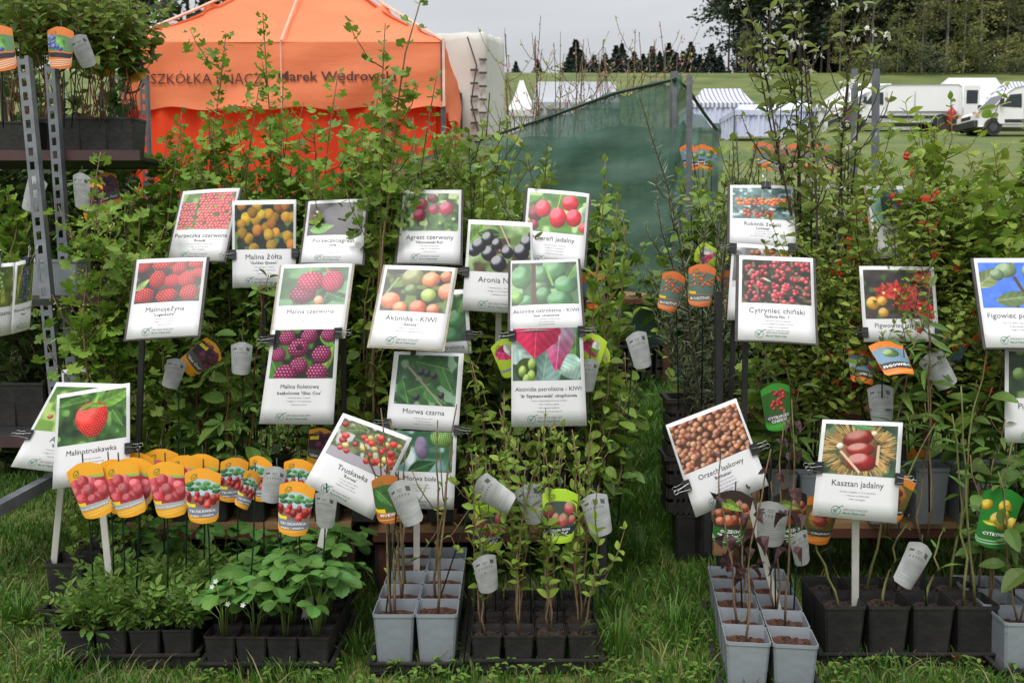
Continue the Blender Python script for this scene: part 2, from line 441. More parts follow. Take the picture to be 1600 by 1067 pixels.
def pic_whitemul():
    p = Pic(seed=15).bg((60, 110, 80), (150, 185, 190), (225, 235, 240), 3)
    p.leaf(.3, .75, .5, .14, -25, (50, 100, 60)).ell(.15, .35, .17, .3, 15, (125, 165, 100), berry=.18).ell(.5, .3, .11, .22, -8, (165, 145, 180), berry=.2).ell(.82, .12, .2, .16, 20, (140, 185, 95), berry=.18)
    return p
def pic_strawmany():
    p = Pic(seed=16).bg((80, 95, 60), (140, 145, 110), (200, 200, 200), 6)
    p.rect(0, .55, 1, .73, (175, 170, 178))
    for i in range(16): p.leaf(p.rs.rand(), p.rs.rand() * .5, .25, .03, p.rs.randint(360), (95, 120, 60))
    return p.many(34, .045, .065, [(215, 45, 40), (225, 60, 50), (200, 35, 35), (215, 190, 110)], box=(.03, .1, .97, .6), egg=.2)
def pic_greengoose():
    p = Pic(seed=17).bg((60, 100, 45), (130, 170, 80), (190, 215, 130), 3)
    return p.leaf(.1, .2, .7, .2, 20, (140, 180, 80)).ell(.3, .35, .12, .16, 0, (170, 190, 90)).ell(.15, .5, .05, .04, 0, (190, 80, 60))
def pic_bigstraw():
    p = Pic(seed=18).bg((30, 55, 30), (85, 130, 65), (130, 175, 100), 4)
    p.leaf(.6, .18, .55, .13, -18, (140, 190, 80)).leaf(.45, .1, .5, .1, 175, (90, 140, 60)).leaf(.8, .3, .3, .08, 60, (90, 140, 60))
    p.ell(.5, .4, .24, .27, -6, (225, 42, 42), hl=.3, egg=.22, seeds=(245, 170, 120), sh=.35)
    p.leaf(.5, .2, .2, .05, -60, (150, 200, 80)).leaf(.45, .18, .25, .05, 10, (140, 190, 70)).leaf(.5, .18, .2, .05, 165, (120, 170, 60)); return p
def pic_grape(seed, c):
    p = Pic(seed=seed).bg((70, 90, 40), (130, 140, 60), (170, 170, 80), 4)
    return p.many(60, .035, .05, c, box=(.25, .02, .75, .7))
def pic_seabuck():
    p = Pic(seed=20).bg((60, 85, 85), (120, 150, 150), (200, 215, 220), 7)
    for i in range(40): p.leaf(p.rs.rand(), p.rs.rand() * .73, .18, .014, p.rs.randint(360), (110, 145, 140))
    p.many(34, .035, .05, [(230, 110, 50), (235, 130, 60)], box=(.08, .26, .98, .4)); return p.many(10, .03, .045, [(190, 80, 40)], box=(.2, .52, .55, .68))
def pic_greybush():
    return Pic(seed=21).bg((110, 110, 110), (160, 160, 165), (215, 215, 220), 3).many(9, .05, .08, [(200, 140, 90), (180, 110, 70)], box=(.3, .02, .95, .15))
def pic_schis():
    p = Pic(seed=22).bg((35, 35, 28), (75, 75, 55), (130, 110, 90), 9)
    for x in (.12, .3, .48, .62, .75, .92, .2, .55): p.many(12, .028, .042, [(205, 45, 65), (225, 80, 90), (180, 35, 55)], box=(x - .06, .0 if x > .3 else .1, x + .06, .72))
    return p.leaf(.3, .3, .15, .03, 30, (190, 200, 180)).leaf(.15, .15, .14, .03, 120, (170, 190, 160))
def pic_purpleflower():
    p = Pic(seed=23).bg((40, 55, 55), (90, 120, 100), (170, 190, 190), 4)
    p.rect(0, 0, .16, .7, (150, 185, 170)).many(12, .04, .07, [(150, 110, 190), (90, 80, 140)], box=(.3, .1, .7, .5)); return p.many(7, .04, .06, [(205, 90, 170)], box=(.3, .5, .8, .68)).ell(.8, .4, .07, None, 0, (215, 60, 150))
def pic_quince():
    p = Pic(seed=24).bg((50, 48, 50), (85, 75, 72), (90, 120, 60), 5)
    for cx, cy in ((.45, .3), (.68, .35), (.55, .5), (.8, .58), (.28, .35), (.88, .12), (.95, .65)):
        for k in range(6): p.leaf(cx, cy, .16, .06, k * 60 + cx * 90, (225, 70, 65), (240, 150, 130))
        p.ell(cx, cy, .025, None, 0, (240, 210, 120))
    for x, y, r in ((.12, .5, .1), (.25, .47, .075), (.26, .64, .075)): p.ell(x, y, r, None, 0, (215, 165, 60))
    return p
def pic_fig():
    p = Pic(seed=25).bg((70, 120, 215), (95, 140, 225)); p.line(.5, .25, .62, .5, .025, (90, 70, 55)).line(.62, .5, .5, .73, .02, (90, 70, 55))
    for x, y, L, W, t, c in ((-.05, .4, .5, .14, -40, (150, 165, 110)), (.2, .62, .6, .13, -8, (120, 140, 90)), (.95, .1, .5, .15, 110, (100, 125, 75)), (.3, .25, .35, .1, -50, (110, 135, 95)), (.6, .6, .5, .1, 20, (95, 120, 80))): p.leaf(x, y, L, W, t, c, (220, 225, 200))
    return p.ell(.38, .13, .16, .12, 0, (125, 150, 105)).ell(.75, .15, .14, .15, 0, (120, 150, 95)).ell(.25, .2, .1, None, 0, (110, 140, 100))
def pic_pear():
    return Pic(seed=26).bg((45, 65, 45), (85, 110, 75), (150, 175, 120), 3).ell(.45, .3, .2, .2, 0, (200, 165, 90)).ell(.15, .35, .1, None, 0, (130, 165, 90))
def pic_hazel():
    return Pic(seed=27).bg((60, 40, 34), (95, 65, 50)).many(110, .042, .056, [(200, 130, 90), (190, 115, 80), (210, 150, 112), (178, 105, 74)], hl=.4, egg=.12)
def pic_chestnut():
    p = Pic(seed=28).bg((45, 65, 55), (80, 105, 80), (120, 140, 100), 4)
    for i in range(420):
        t = p.rs.rand() * 2 * math.pi; q = p.rs.uniform(.23, .36)
        x, y = .48 + 1.25 * q * math.cos(t), .37 + q * math.sin(t)
        p.line(x, y, x + .1 * math.cos(t), y + .09 * math.sin(t), .005, [(205, 165, 100), (225, 190, 130), (170, 125, 80)][i % 3])
    p.ell(.48, .38, .27, .3, 0, (150, 110, 80), hl=0)
    p.ell(.46, .2, .22, .12, -14, (150, 52, 38), hl=.5).ell(.5, .36, .2, .1, -4, (165, 55, 42), hl=.6).ell(.53, .54, .2, .13, 4, (170, 45, 42), hl=.6)
    p.line(.24, .4, .5, .68, .018, (230, 205, 180)).line(.75, .3, .74, .55, .02, (225, 200, 170)).ell(.22, .32, .05, None, 0, (240, 225, 210)).ell(.68, .12, .05, .04, 30, (235, 215, 180))
    return p.leaf(.35, .0, .35, .06, 8, (110, 170, 110))
def pic_dark():
    return Pic(seed=29).bg((50, 55, 60), (80, 85, 95), (200, 205, 215), 3).ell(.5, .35, .25, None, 0, (60, 60, 75))
# ---------------------------------------------------------------- materials
paper = mat('glossy_paper', (.80, .80, .82), (.76, .76, .79), rough=.34, scale=3, bump=.12, bscale=9, trans=.06)
boardk = mat('dark_board', rgb(78, 72, 70), rgb(60, 56, 54), rough=.7, scale=60, bump=.4)
boardt = mat('tan_board', rgb(168, 158, 138), rgb(140, 130, 112), rough=.7, scale=60)
ink = mat('black_ink', (.07, .07, .075), rough=.5)
inkg = mat('grey_ink', (.16, .16, .17), rough=.5)
green_ink = mat('green_ink', (.07, .22, .15), rough=.5)
clipm = mat('black_clip_steel', (.02, .02, .022), rough=.35)
wirem = mat('bright_wire', (.6, .6, .6), rough=.25, metal=1.0)
whitestick = mat('white_plastic_stick', (.62, .61, .57), (.5, .49, .45), rough=.5, scale=12)
blackpost = mat('black_post_steel', (.018, .018, .02), (.03, .03, .03), rough=.5)
greenstake = mat('dark_green_stake', (.008, .03, .024), rough=.45)
cane_tan = mat('tan_cane', rgb(128, 106, 76), rgb(92, 76, 56), rough=.8, scale=30, bump=.3)
cane_red = mat('red_brown_cane', rgb(120, 66, 44), rgb(86, 52, 36), rough=.7, scale=30)
cane_grn = mat('green_cane', rgb(116, 118, 62), rgb(92, 92, 52), rough=.7, scale=30)
bark = mat('dark_bark', rgb(70, 58, 48), rgb(48, 40, 34), rough=.85, scale=25, bump=.3)
whitetext = mat('white_ink', (.8, .8, .8), (.75, .75, .75), rough=.5)

# ---------------------------------------------------------------- sheets
class Sheet:
    def __init__(s, tl, tr, br, bl, bow=.004):
        s.c = [Vector(a) for a in (tl, tr, br, bl)]; s.bow = bow; s.ph = (s.c[0].x * 37 + s.c[0].z * 11) % 6.28; s.wv = .0016
        s.n = (s.c[1] - s.c[0]).cross(s.c[3] - s.c[0]).normalized()
        if s.n.y > 0: s.n = -s.n
        s.W = ((s.c[1] - s.c[0]).length + (s.c[2] - s.c[3]).length) / 2
        s.H = ((s.c[3] - s.c[0]).length + (s.c[2] - s.c[1]).length) / 2
    def f(s, u, v, off=0):
        a = s.c[0].lerp(s.c[1], u); b = s.c[3].lerp(s.c[2], u)
        bend = s.bow * (1 - (2 * u - 1) ** 2) * (0.7 + .3 * v) + s.wv * math.sin(5.3 * u + s.ph) * math.sin(4.1 * v + s.ph * 2)
        return a.lerp(b, v) + s.n * (off + bend)
    def grid(s, u0, v0, u1, v1, nu, nv, off):
        V = [s.f(u0 + (u1 - u0) * i / nu, v0 + (v1 - v0) * j / nv, off) for j in range(nv + 1) for i in range(nu + 1)]
        Fc = [(j * (nu + 1) + i, (j + 1) * (nu + 1) + i, (j + 1) * (nu + 1) + i + 1, j * (nu + 1) + i + 1) for j in range(nv) for i in range(nu)]
        return V, Fc
    def slab(s, u0, v0, u1, v1, nu, nv, front, back):
        mb = MB(); A, FA = s.grid(u0, v0, u1, v1, nu, nv, front); B, FB = s.grid(u0, v0, u1, v1, nu, nv, back)
        n = len(A); mb.v = A + B; mb.f = list(FA) + [tuple(i + n for i in reversed(f)) for f in FB]
        w = nu + 1
        rim = [i for i in range(w)] + [j * w + nu for j in range(1, nv + 1)] + [nv * w + i for i in range(nu - 1, -1, -1)] + [j * w for j in range(nv - 1, 0, -1)]
        for k in range(len(rim)):
            a, b = rim[k], rim[(k + 1) % len(rim)]; mb.f.append((a, b, b + n, a + n))
        return mb
    def text(s, mb, t, uc, vc, cap, bold=0, res=1, maxw=.92, rot=0, align='c'):
        """cap = capital height as a fraction of the sheet height"""
        V, fs, wd = text2d(t, bold, res)
        if not len(V): return
        k = cap * s.H / .7
        if wd * k > maxw * s.W: k = maxw * s.W / wd
        x0 = 0 if align == 'c' else wd / 2
        vs = []
        for x, y in V:
            xx, yy = (x + x0) * k, (y - .35) * k
            vs.append(s.f(uc + xx / s.W, vc - yy / s.H, .0011))
        mb.add(vs, fs)

def set_ink(me, colrs):
    a = me.color_attributes.new('ink', 'FLOAT_COLOR', 'POINT')
    d = np.ones((len(colrs), 4), np.float32); d[:, :3] = colrs
    a.data.foreach_set('color', d.ravel())
def print_part(name, sh, pic, root, u0, v0, u1, v1, off=.0007, label=None):
    a = pic.out(); h, w_ = a.shape[:2]
    V, Fc = sh.grid(u0, v0, u1, v1, w_ - 1, h - 1, off)
    o = root_org(root)
    me = np_mesh(name, np.array([tuple(v - o) for v in V]), Fc, print_mat(), True)
    set_ink(me, a.reshape(-1, 3))
    ob = link(name, me, root)
    if label: ob['label'] = label
    return ob
def logo_mb(s, uc, vc, k):
    """ring with a tick, then two lines of the nursery's name; k = size factor"""
    g = MB(); r = .042 * k; cu = uc - .15 * k; asp = s.W / s.H
    n = 20
    for r0, r1 in ((r, r * .88),):
        vs = []
        for i in range(n):
            t = 2 * math.pi * i / n
            for q in (r0, r1): vs.append(s.f(cu + q * math.cos(t), vc + q * math.sin(t) * asp, .0011))
        g.add(vs, [(2 * i, 2 * i + 1, (2 * i + 3) % (2 * n), (2 * i + 2) % (2 * n)) for i in range(n)])
    def seg(x0, y0, x1, y1, w0):
        dx, dy = x1 - x0, y1 - y0; L = math.hypot(dx, dy); px, py = -dy / L * w0 * r, dx / L * w0 * r
        q = [(x0 * r + px, y0 * r + py), (x0 * r - px, y0 * r - py), (x1 * r - px, y1 * r - py), (x1 * r + px, y1 * r + py)]
        g.add([s.f(cu + a, vc + b * asp, .0013) for a, b in q], [(0, 1, 2, 3)])
    seg(-.55, -.25, -.15, .5, .1); seg(-.15, .5, .25, -.35, .1); seg(.25, -.35, .75, -.85, .09); seg(.75, -.85, 1.5, -1.15, .07); seg(-.3, -.3, 0, .1, .07)
    return g
_signs = {}
def binder_clip(root, sh, u, v, side, size=1.0):
    """black binder clip on the sheet's edge; side -1 left, +1 right, 0 top"""
    p = sh.f(u, v, 0)
    ux = (sh.f(min(u + .1, 1), v) - sh.f(min(u + .1, 1) - .1, v)).normalized(); uy = (sh.f(u, min(v + .1, 1)) - sh.f(u, min(v + .1, 1) - .1)).normalized()
    if side == 0: d, e = -uy, ux
    else: d, e = ux * side, uy
    n = sh.n; k = size
    body = MB(); hw = .0155 * k
    prof = [(-.014, .004), (-.013, .0055), (.008, .0085), (.0085, -.0085), (-.013, -.006), (-.014, -.0045), (.0, -.003), (.0, .003)]
    vs = [p + d * (a * k) + n * (b * k + .001) + e * s_ for s_ in (-hw, hw) for a, b in prof]
    m = len(prof)
    body.add(vs, [tuple(range(m)), tuple(range(2 * m - 1, m - 1, -1))] + [((i + 1) % m, i, i + m, (i + 1) % m + m) for i in range(m)])
    c = part('binder_clip', body, clipm, root)
    c0 = root_org(root)
    for sgn, lift in ((-1, .004), (1, .010)):
        wmb = MB(); pts = []
        a0 = -.010
        for (a, b) in ((a0, -.55), (.014, -.30), (.026, -.20), (.031, -.34), (.0365, -.26), (.038, 0), (.0365, .26), (.031, .34), (.026, .20), (.014, .30), (a0, .55)):
            t = (a - a0) / .05
            pts.append(p + d * (a * k) + e * (b * hw + sgn * .28 * hw) + n * ((.0075 + (lift + .006 * sgn) * t) * k * (1 if sgn > 0 else .6)))
        wmb.tube(pts, .0009, n=4, cap=False)
        o = link('wire_handle', wmb.mesh('wire_handle', wirem, c0), c)
    return c
def sign(name_label, corners, Y, dt, pic, title=None, sub=None, bullets=(), board='dark', clips=(), post=None, logo=True, ph=(.04, .05, .96, .565), bow=.004, tcap=.060, yoff=0, shy=0.0):
    """corners = photograph positions TL TR BR BL; the sheet leans back by dt over its height"""
    cs = [P(corners[0][0], corners[0][1], Y + dt + shy), P(corners[1][0], corners[1][1], Y + dt), P(corners[2][0], corners[2][1], Y), P(corners[3][0], corners[3][1], Y + shy)]
    sh = Sheet(*cs, bow=bow)
    ctr = sh.f(.5, 1, -.01)
    base = P(post[1], post[2], post[3]) if post else ctr
    root = thing('picture_sign', base, name_label, 'sign', 'nursery picture signs')
    _signs[title or name_label] = root
    part('sheet', sh.slab(0, 0, 1, 1, 8, 6, .0003, -.0006), paper, root, True)
    if board:
        bm_ = boardk if board == 'dark' else boardt
        e = .035 if board == 'dark' else .03
        part('backing_board', sh.slab(-e, -.005, 1 + e, 1.015, 8, 6, -.0012, -.0062), bm_, root)
    if pic is not None:
        print_part('photo_print', sh, pic, root, *ph)
    t0 = ph[3]
    if title:
        g = MB(); sh.text(g, title, .5, t0 + .085, tcap, bold=.0, res=2)
        part('heading', g, ink, root)
    if sub:
        g = MB(); sh.text(g, sub, .5, t0 + .155, .034, bold=.014, res=1, maxw=.8)
        part('variety_name', g, ink, root)
    if bullets:
        g = MB()
        for i, b in enumerate(bullets):
            sh.text(g, '• ' + b, .5, t0 + (.205 if sub else .17) + i * .036, .0155, res=0, maxw=.82)
        part('description', g, inkg, root)
    if logo:
        vc = .925
        g = logo_mb(sh, .47, vc, 1.35); part('logo', g, green_ink, root)
        g = MB(); sh.text(g, 'SZKÓŁKA PNĄCZY', .35, vc - .018, .020, res=0, align='l', maxw=.38)
        part('nursery_name', g, inkg, root)
        g = MB(); sh.text(g, 'Marek Wędrowski', .35, vc + .018, .020, bold=.025, res=0, align='l', maxw=.38)
        part('owner_name', g, green_ink, root)
    for (u, v, s_) in clips: binder_clip(root, sh, u, v, s_)
    if post:
        kind = post[0]; uu = post[4] if len(post) > 4 else .5
        top = sh.f(uu, .35 if kind == 'black' else .7, -.013); low = sh.f(uu, 1, -.013)
        mb = MB()
        if kind == 'white': mb.bar(base, top, .019, .006)
        else: mb.bar(base, top, .016, .012)
        part('stake', mb, whitestick if kind == 'white' else blackpost, root)
    return root

# ---------------------------------------------------------------- plant labels (printed cards on stakes)
def tp(kind):
    p = Pic(64, 100, seed=hash_(kind)); X, Y = p.X, p.Y; H = 1.55
    def base(c): p.a[:] = p.C(c)
    def swoosh(c, n=3):
        for k in range(n): p.line(.0, 1.50 - .07 * k, 1, 1.38 - .07 * k, .012, c)
    for q in (.085, .07):
        pass
    if kind == 'malino':
        base((246, 182, 60)); p._put((Y - (.32 + .12 * (1 - X)) ) / p.px * .6, p.C((150, 205, 120)))
        p._put((Y - (.40 + .12 * (1 - X))) / p.px * .6, p.C((190, 60, 70)))
        p.many(15, .15, .19, [(236, 88, 104), (224, 76, 92), (240, 110, 124)], box=(.05, .5, .98, 1.05), egg=.15, hl=.3, sh=.3)
        p._put((Y - (1.16 - .05 * X)) / p.px, p.C((185, 185, 190))); p._put((Y - (1.33 - .06 * X)) / p.px, p.C((246, 182, 60)))
        p.rect(.0, 1.08, .28, 1.18, (252, 225, 60)); swoosh((252, 215, 120), 2)
    elif kind in ('trusk', 'truskd'):
        base((246, 176, 62)); p._put((Y - .3 - .25 * (X - .5) ** 2) / p.px, p.C((195, 212, 225)))
        p.many(9, .1, .16, [(70, 140, 75), (95, 165, 90)], box=(.05, .4, .95, .6), asp=.55, hl=.2)
        p._put((Y - .75) / p.px * .5 * (X > .1), p.C((150, 120, 110)) * np.ones_like(p.a)); p.many(11, .08, .11, [(205, 45, 52), (215, 62, 62), (175, 35, 45)], box=(.05, .72, .95, 1.05), asp=1.25, hl=.35)
        p._put((Y - 1.1) / p.px * .4, p.C((140, 145, 165))); p._put((Y - 1.36 - .04 * X) / p.px, p.C((240, 170, 60)))
        p.rect(.0, 1.02, .3, 1.12, (252, 225, 60)); swoosh((250, 205, 110), 1)
    elif kind == 'back':
        base((166, 168, 168)); p.a *= (.93 + .14 * _noise(p.w, p.h, 4, p.rs))[..., None]; p.rect(.1, .25, .26, .33, (90, 90, 90)); p.rect(.7, .22, .86, .38, (90, 92, 92)); p.rect(.36, .27, .60, .30, (120, 120, 120)); p.rect(.36, .34, .54, .37, (125, 125, 125))
        for i in range(6): p.rect(.16 + i * .115, .46, .21 + i * .115, .54, (118, 120, 120))
        for k in range(12): p.rect(.14, .72 + k * .058, .86 - (k % 3) * .09, .735 + k * .058, (135, 136, 136))
    elif kind == 'weiki':
        base((185, 220, 70)); p._put((.42 - np.hypot((X - .5), (Y - .75) * .75)) / p.px * .5 + 3, p.C((80, 95, 90)))
        p._put((.36 - Y) / p.px, p.C((185, 220, 70)))
        for x, y, a, b in ((.18, .62, .17, .2), (.8, .52, .18, .2), (.4, .88, .14, .2), (.63, .9, .17, .22), (.9, .85, .13, .16)): p.ell(x, y, a, b, 0, (225, 85, 110), (150, 120, 80), hl=.35)
        p._put((Y - 1.03 - .1 * (1 - X)) / p.px, p.C((45, 70, 85))); p._put((Y - 1.38 + .08 * X) / p.px, p.C((185, 220, 70))); swoosh((220, 240, 120), 2)
    elif kind == 'kiwip':
        base((200, 225, 80)); p.leaf(.1, .3, .9, .3, 40, (230, 80, 140)).leaf(.6, .2, .6, .2, 80, (235, 240, 230)); p.rect(0, 1.2, 1, 1.3, (150, 150, 190))
    elif kind == 'roki':
        base((225, 130, 80)); p._put((Y - .28) / p.px * (Y < 1.1), p.C((110, 135, 125)) * np.ones_like(p.a)); p.many(22, .05, .07, [(225, 95, 40), (235, 120, 50)], box=(.05, .3, .95, .8)); p.rect(0, 1.12, 1, 1.36, (120, 125, 120)); p.rect(.02, 1.0, .3, 1.1, (245, 210, 50)); swoosh((245, 190, 140), 2)
    elif kind == 'orzech':
        base((60, 48, 44)); p.many(10, .13, .17, [(200, 110, 75), (180, 90, 60)], box=(.05, .3, .95, 1.0), hl=.4); p.leaf(.1, .3, .7, .15, 20, (150, 190, 80)); p._put((Y - 1.06) / p.px, p.C((50, 110, 50))); swoosh((230, 240, 230), 2)
    elif kind == 'kaszt':
        base((226, 140, 45)); p._put((Y - .3) / p.px, p.C((110, 100, 50)) * np.ones_like(p.a)); p.ell(.5, .72, .4, .4, 0, (190, 140, 80), hl=0); p.ell(.5, .6, .25, .15, 0, (160, 50, 40)); p.ell(.5, .85, .26, .16, 0, (170, 50, 40)); p.rect(0, 1.1, 1, 1.3, (72, 70, 62)); p._put((Y - 1.3) / p.px, p.C((222, 130, 40))); swoosh((245, 190, 110), 2)
    elif kind == 'cytr':
        base((70, 160, 60)); p.rect(.0, .25, 1, 1.0, (60, 110, 50)); p.many(20, .06, .08, [(215, 50, 45), (190, 35, 40)], box=(.3, .2, .75, .95)); p.rect(0, 1.0, 1, 1.28, (90, 95, 85)); swoosh((120, 200, 100), 2)
    elif kind == 'pigw':
        base((40, 130, 50)); p.many(6, .15, .2, [(235, 195, 50), (240, 205, 80)], box=(.1, .4, .95, .95)); p.leaf(.1, .9, .4, .07, 10, (240, 225, 60)); p._put((Y - 1.05) / p.px, p.C((50, 120, 55))); swoosh((200, 230, 200), 2)
    elif kind == 'morwa':
        base((190, 120, 60)); p._put((Y - .3) / p.px * (Y < 1.2), p.C((70, 110, 60)) * np.ones_like(p.a)); p.leaf(.1, .4, .8, .2, 50, (90, 140, 80)); p.rect(.0, 1.1, .35, 1.22, (245, 215, 50)); swoosh((240, 200, 150), 1)
    elif kind == 'malf':
        base((236, 170, 50)); p.rect(0, .2, 1, .85, (60, 40, 60)); p.many(10, .1, .14, [(150, 45, 100), (120, 30, 80)], box=(.3, .2, .95, .8), berry=.25); p.rect(0, .85, 1, 1.2, (95, 92, 90)); p.rect(.05, .3, .4, .45, (245, 215, 50))
    elif kind == 'oran':
        base((232, 140, 70)); p.rect(0, .3, 1, .9, (110, 150, 110)); p.many(12, .09, .12, [(90, 110, 190), (120, 130, 200)], box=(.05, .3, .6, .85)); p.leaf(.4, .3, .6, .2, 60, (130, 190, 90)); p.rect(0, .95, 1, 1.15, (60, 60, 70)); swoosh((245, 245, 240), 4)
    elif kind == 'figo':
        base((232, 130, 50)); p.rect(0, .3, 1, 1.0, (120, 150, 170)); p.ell(.5, .6, .25, .2, 0, (110, 140, 80)); p.rect(0, 1.0, 1, 1.3, (70, 66, 60)); swoosh((250, 190, 120), 1)
    if kind not in ('back', 'orzech', 'cytr', 'pigw'):
        rr_ = np.hypot(X - .26, Y - .24); p._put((.012 - np.abs(rr_ - .085)) / p.px + .5, p.C((120, 130, 60))); p.line(.22, .22, .26, .28, .012, (120, 130, 60)); p.line(.26, .28, .34, .17, .012, (120, 130, 60))
    return p.out(.03)
def hash_(s): return sum(ord(c) * (i + 3) for i, c in enumerate(s)) % 9973
TAGTXT = {'malino': [('MALINOTRUSKAWKA', .80, .05, .9)], 'trusk': [('TRUSKAWKA', .775, .07, .85), ('pnąca - wisząca', .85, .05, .75)], 'weiki': [('aktinidia KIWI', .745, .045, .7), ("'Weiki'", .825, .075, .6)],
          'orzech': [('ORZECH', .73, .06, .6), ('"Barbakan"', .81, .06, .8)], 'kaszt': [('KASZTAN JADALNY', .775, .055, .88)], 'cytr': [('CYTRYNIEC', .70, .06, .85), ('CHIŃSKI', .78, .06, .7)],
          'roki': [('ROKITNIK', .80, .07, .85)], 'pigw': [('CYTRYNIEC', .76, .05, .8)], 'morwa': [('MORWA', .82, .07, .7)], 'malf': [("'Glen Coe'", .68, .07, .8)], 'figo': [('FIGOWIEC', .75, .08, .9)]}
_card = {}
def card_meshes(kind, bow):
    """card in its own frame: x right, z up, top centre at the origin, width 1, height 1.55"""
    k = (kind, bow)
    if k in _card: return _card[k]
    a = tp(kind); h, w_ = a.shape[:2]
    def f(u, v, off=0):
        c_ = abs(2 * u - 1); top = .20 * max(0, c_ - .12) ** 1.3 + (.012 if c_ < .2 else 0); bot = 1.55 - .07 * c_ ** 2 - .09 * max(0, (c_ - .86) / .14)
        s_ = 1.0 - .17 * v
        if v < .06: s_ -= (.06 - v) * .5
        return ((u - .5) * s_, -bow * (1 - (2 * u - 1) ** 2) * (.3 + v) + bow * .5 * v * v - off, -(top * (1 - v) + bot * v))
    V = [f(i / (w_ - 1), j / (h - 1)) for j in range(h) for i in range(w_)]
    Fc = [(j * w_ + i, (j + 1) * w_ + i, (j + 1) * w_ + i + 1, j * w_ + i + 1) for j in range(h - 1) for i in range(w_ - 1)]
    me = np_mesh('label_card', V, Fc, print_mat(), True); set_ink(me, a.reshape(-1, 3))
    tm = None
    if kind in TAGTXT:
        g = MB()
        for t, v, cap, mw in TAGTXT[kind]:
            Vt, fs, wd = text2d(t, .03, 0); kk = min(cap * 1.55 / .7, mw * .8 / wd)
            vs = []
            for x, y in Vt:
                uu = .5 + x * kk / .82; vs.append(f(uu, v - (y - .35) * kk / 1.55 - .05 * (uu - .5) , .02))
            g.add(vs, fs)
        tm = g.mesh('lettering', whitetext)
    _card[k] = (me, tm)
    return _card[k]
def plant_label(kind, px, py, Y, w, roll, yaw, bx, by, BY, label, bow=.10, stakem=None, pitch=0, group='printed plant labels on stakes', stick=.022):
    """px,py: photograph position of the card's top centre, w: card width in metres, (bx,by,BY): stake foot"""
    if kind == 'back': w *= .88; q_ = (px * 7 + py * 3) % 50 - 25; yaw += q_; bow = .16; pitch += (q_ * 3) % 17 - 8
    foot = P(bx, by, BY) if bx is not None else P(px, py, Y) - Vector((0, 0, .25))
    root = thing('plant_label', foot, label, 'plant label', group)
    me, tm = card_meshes(kind, bow)
    top = P(px, py, Y)
    M = Matrix.Translation(top - foot) @ Matrix.Rotation(R(yaw), 4, 'Z') @ Matrix.Rotation(R(roll), 4, 'Y') @ Matrix.Rotation(R(pitch), 4, 'X') @ Matrix.Scale(w, 4)
    c = link('label_card', me, root); c.matrix_local = M
    if tm is not None and kind != 'back':
        l = link('lettering', tm, c)
    mb = MB(); tip = top + Vector((0, .004, stick)); mid = top.lerp(foot, .5) + Vector((.003, .006, 0))
    mb.tube([foot, mid, top + Vector((0, .006, -.02)), tip], .0024, .002, n=5)
    part('stake', mb, stakem or greenstake, root, True)
    return root
# ---------------------------------------------------------------- leaves
def leaf_mesh(name, outline, m, fold=.25, droop=.25, petiole=.0, curl=0.0, parts=1):
    """outline: half outline points (x>=0, y from 0 to 1) -> leaf folded along its midrib"""
    mb = MB()
    def pt(x, y): return (x, y, fold * abs(x) - droop * y * y + curl * math.sin(9 * y) * x)
    ys = [y for x, y in outline]
    n = len(outline)
    mid = [pt(0, y) for y in ys]; rt = [pt(x, y) for x, y in outline]; lf = [pt(-x, y) for x, y in outline]
    vs = mid + rt + lf; fs = []
    for i in range(n - 1):
        fs.append((i, n + i, n + i + 1, i + 1) if outline[i][0] > 1e-4 and outline[i + 1][0] > 1e-4 else ((i, n + i + 1, i + 1) if outline[i][0] <= 1e-4 else (i, n + i, i + 1)))
        fs.append((i, i + 1, 2 * n + i + 1, 2 * n + i) if outline[i][0] > 1e-4 and outline[i + 1][0] > 1e-4 else ((i, i + 1, 2 * n + i + 1) if outline[i][0] <= 1e-4 else (i, i + 1, 2 * n + i)))
    vs = [(x, y + petiole, z) for x, y, z in vs]
    mb.add(vs, fs)
    if petiole > 0: mb.add([(-.012, 0, 0), (.012, 0, 0), (.008, petiole + .02, 0), (-.008, petiole + .02, 0)], [(0, 1, 2, 3)])
    return mb.mesh(name, m)
def lobed_mesh(name, m, lobes=5, depth=.3, serr=.05, petiole=.35, cup=.18, seed=0, n=26):
    r = random.Random(seed); mb = MB(); vs = [(0, petiole, 0)]
    for i in range(n + 1):
        t = -R(155) + R(310) * i / n
        lob = abs(math.cos((t) * lobes / 2 * .93)) ** .7
        rad = .5 * (1 - depth + depth * lob) * (1.05 - .12 * abs(t) / math.pi) + (serr if i % 2 else -serr) * .5 + r.uniform(-.015, .015)
        x, y = rad * math.sin(t), petiole + rad * math.cos(t)
        vs.append((x, y, cup * rad * (.6 + .8 * (lob - .5)) - .25 * (y - petiole) ** 2 + r.uniform(-.02, .02)))
    mb.add(vs, [(0, i + 2, i + 1) for i in range(n)])
    if petiole > 0: mb.add([(-.012, 0, -.05), (.012, 0, -.05), (.012, petiole, 0), (-.012, petiole, 0)], [(0, 1, 2, 3)])
    return mb.mesh(name, m)
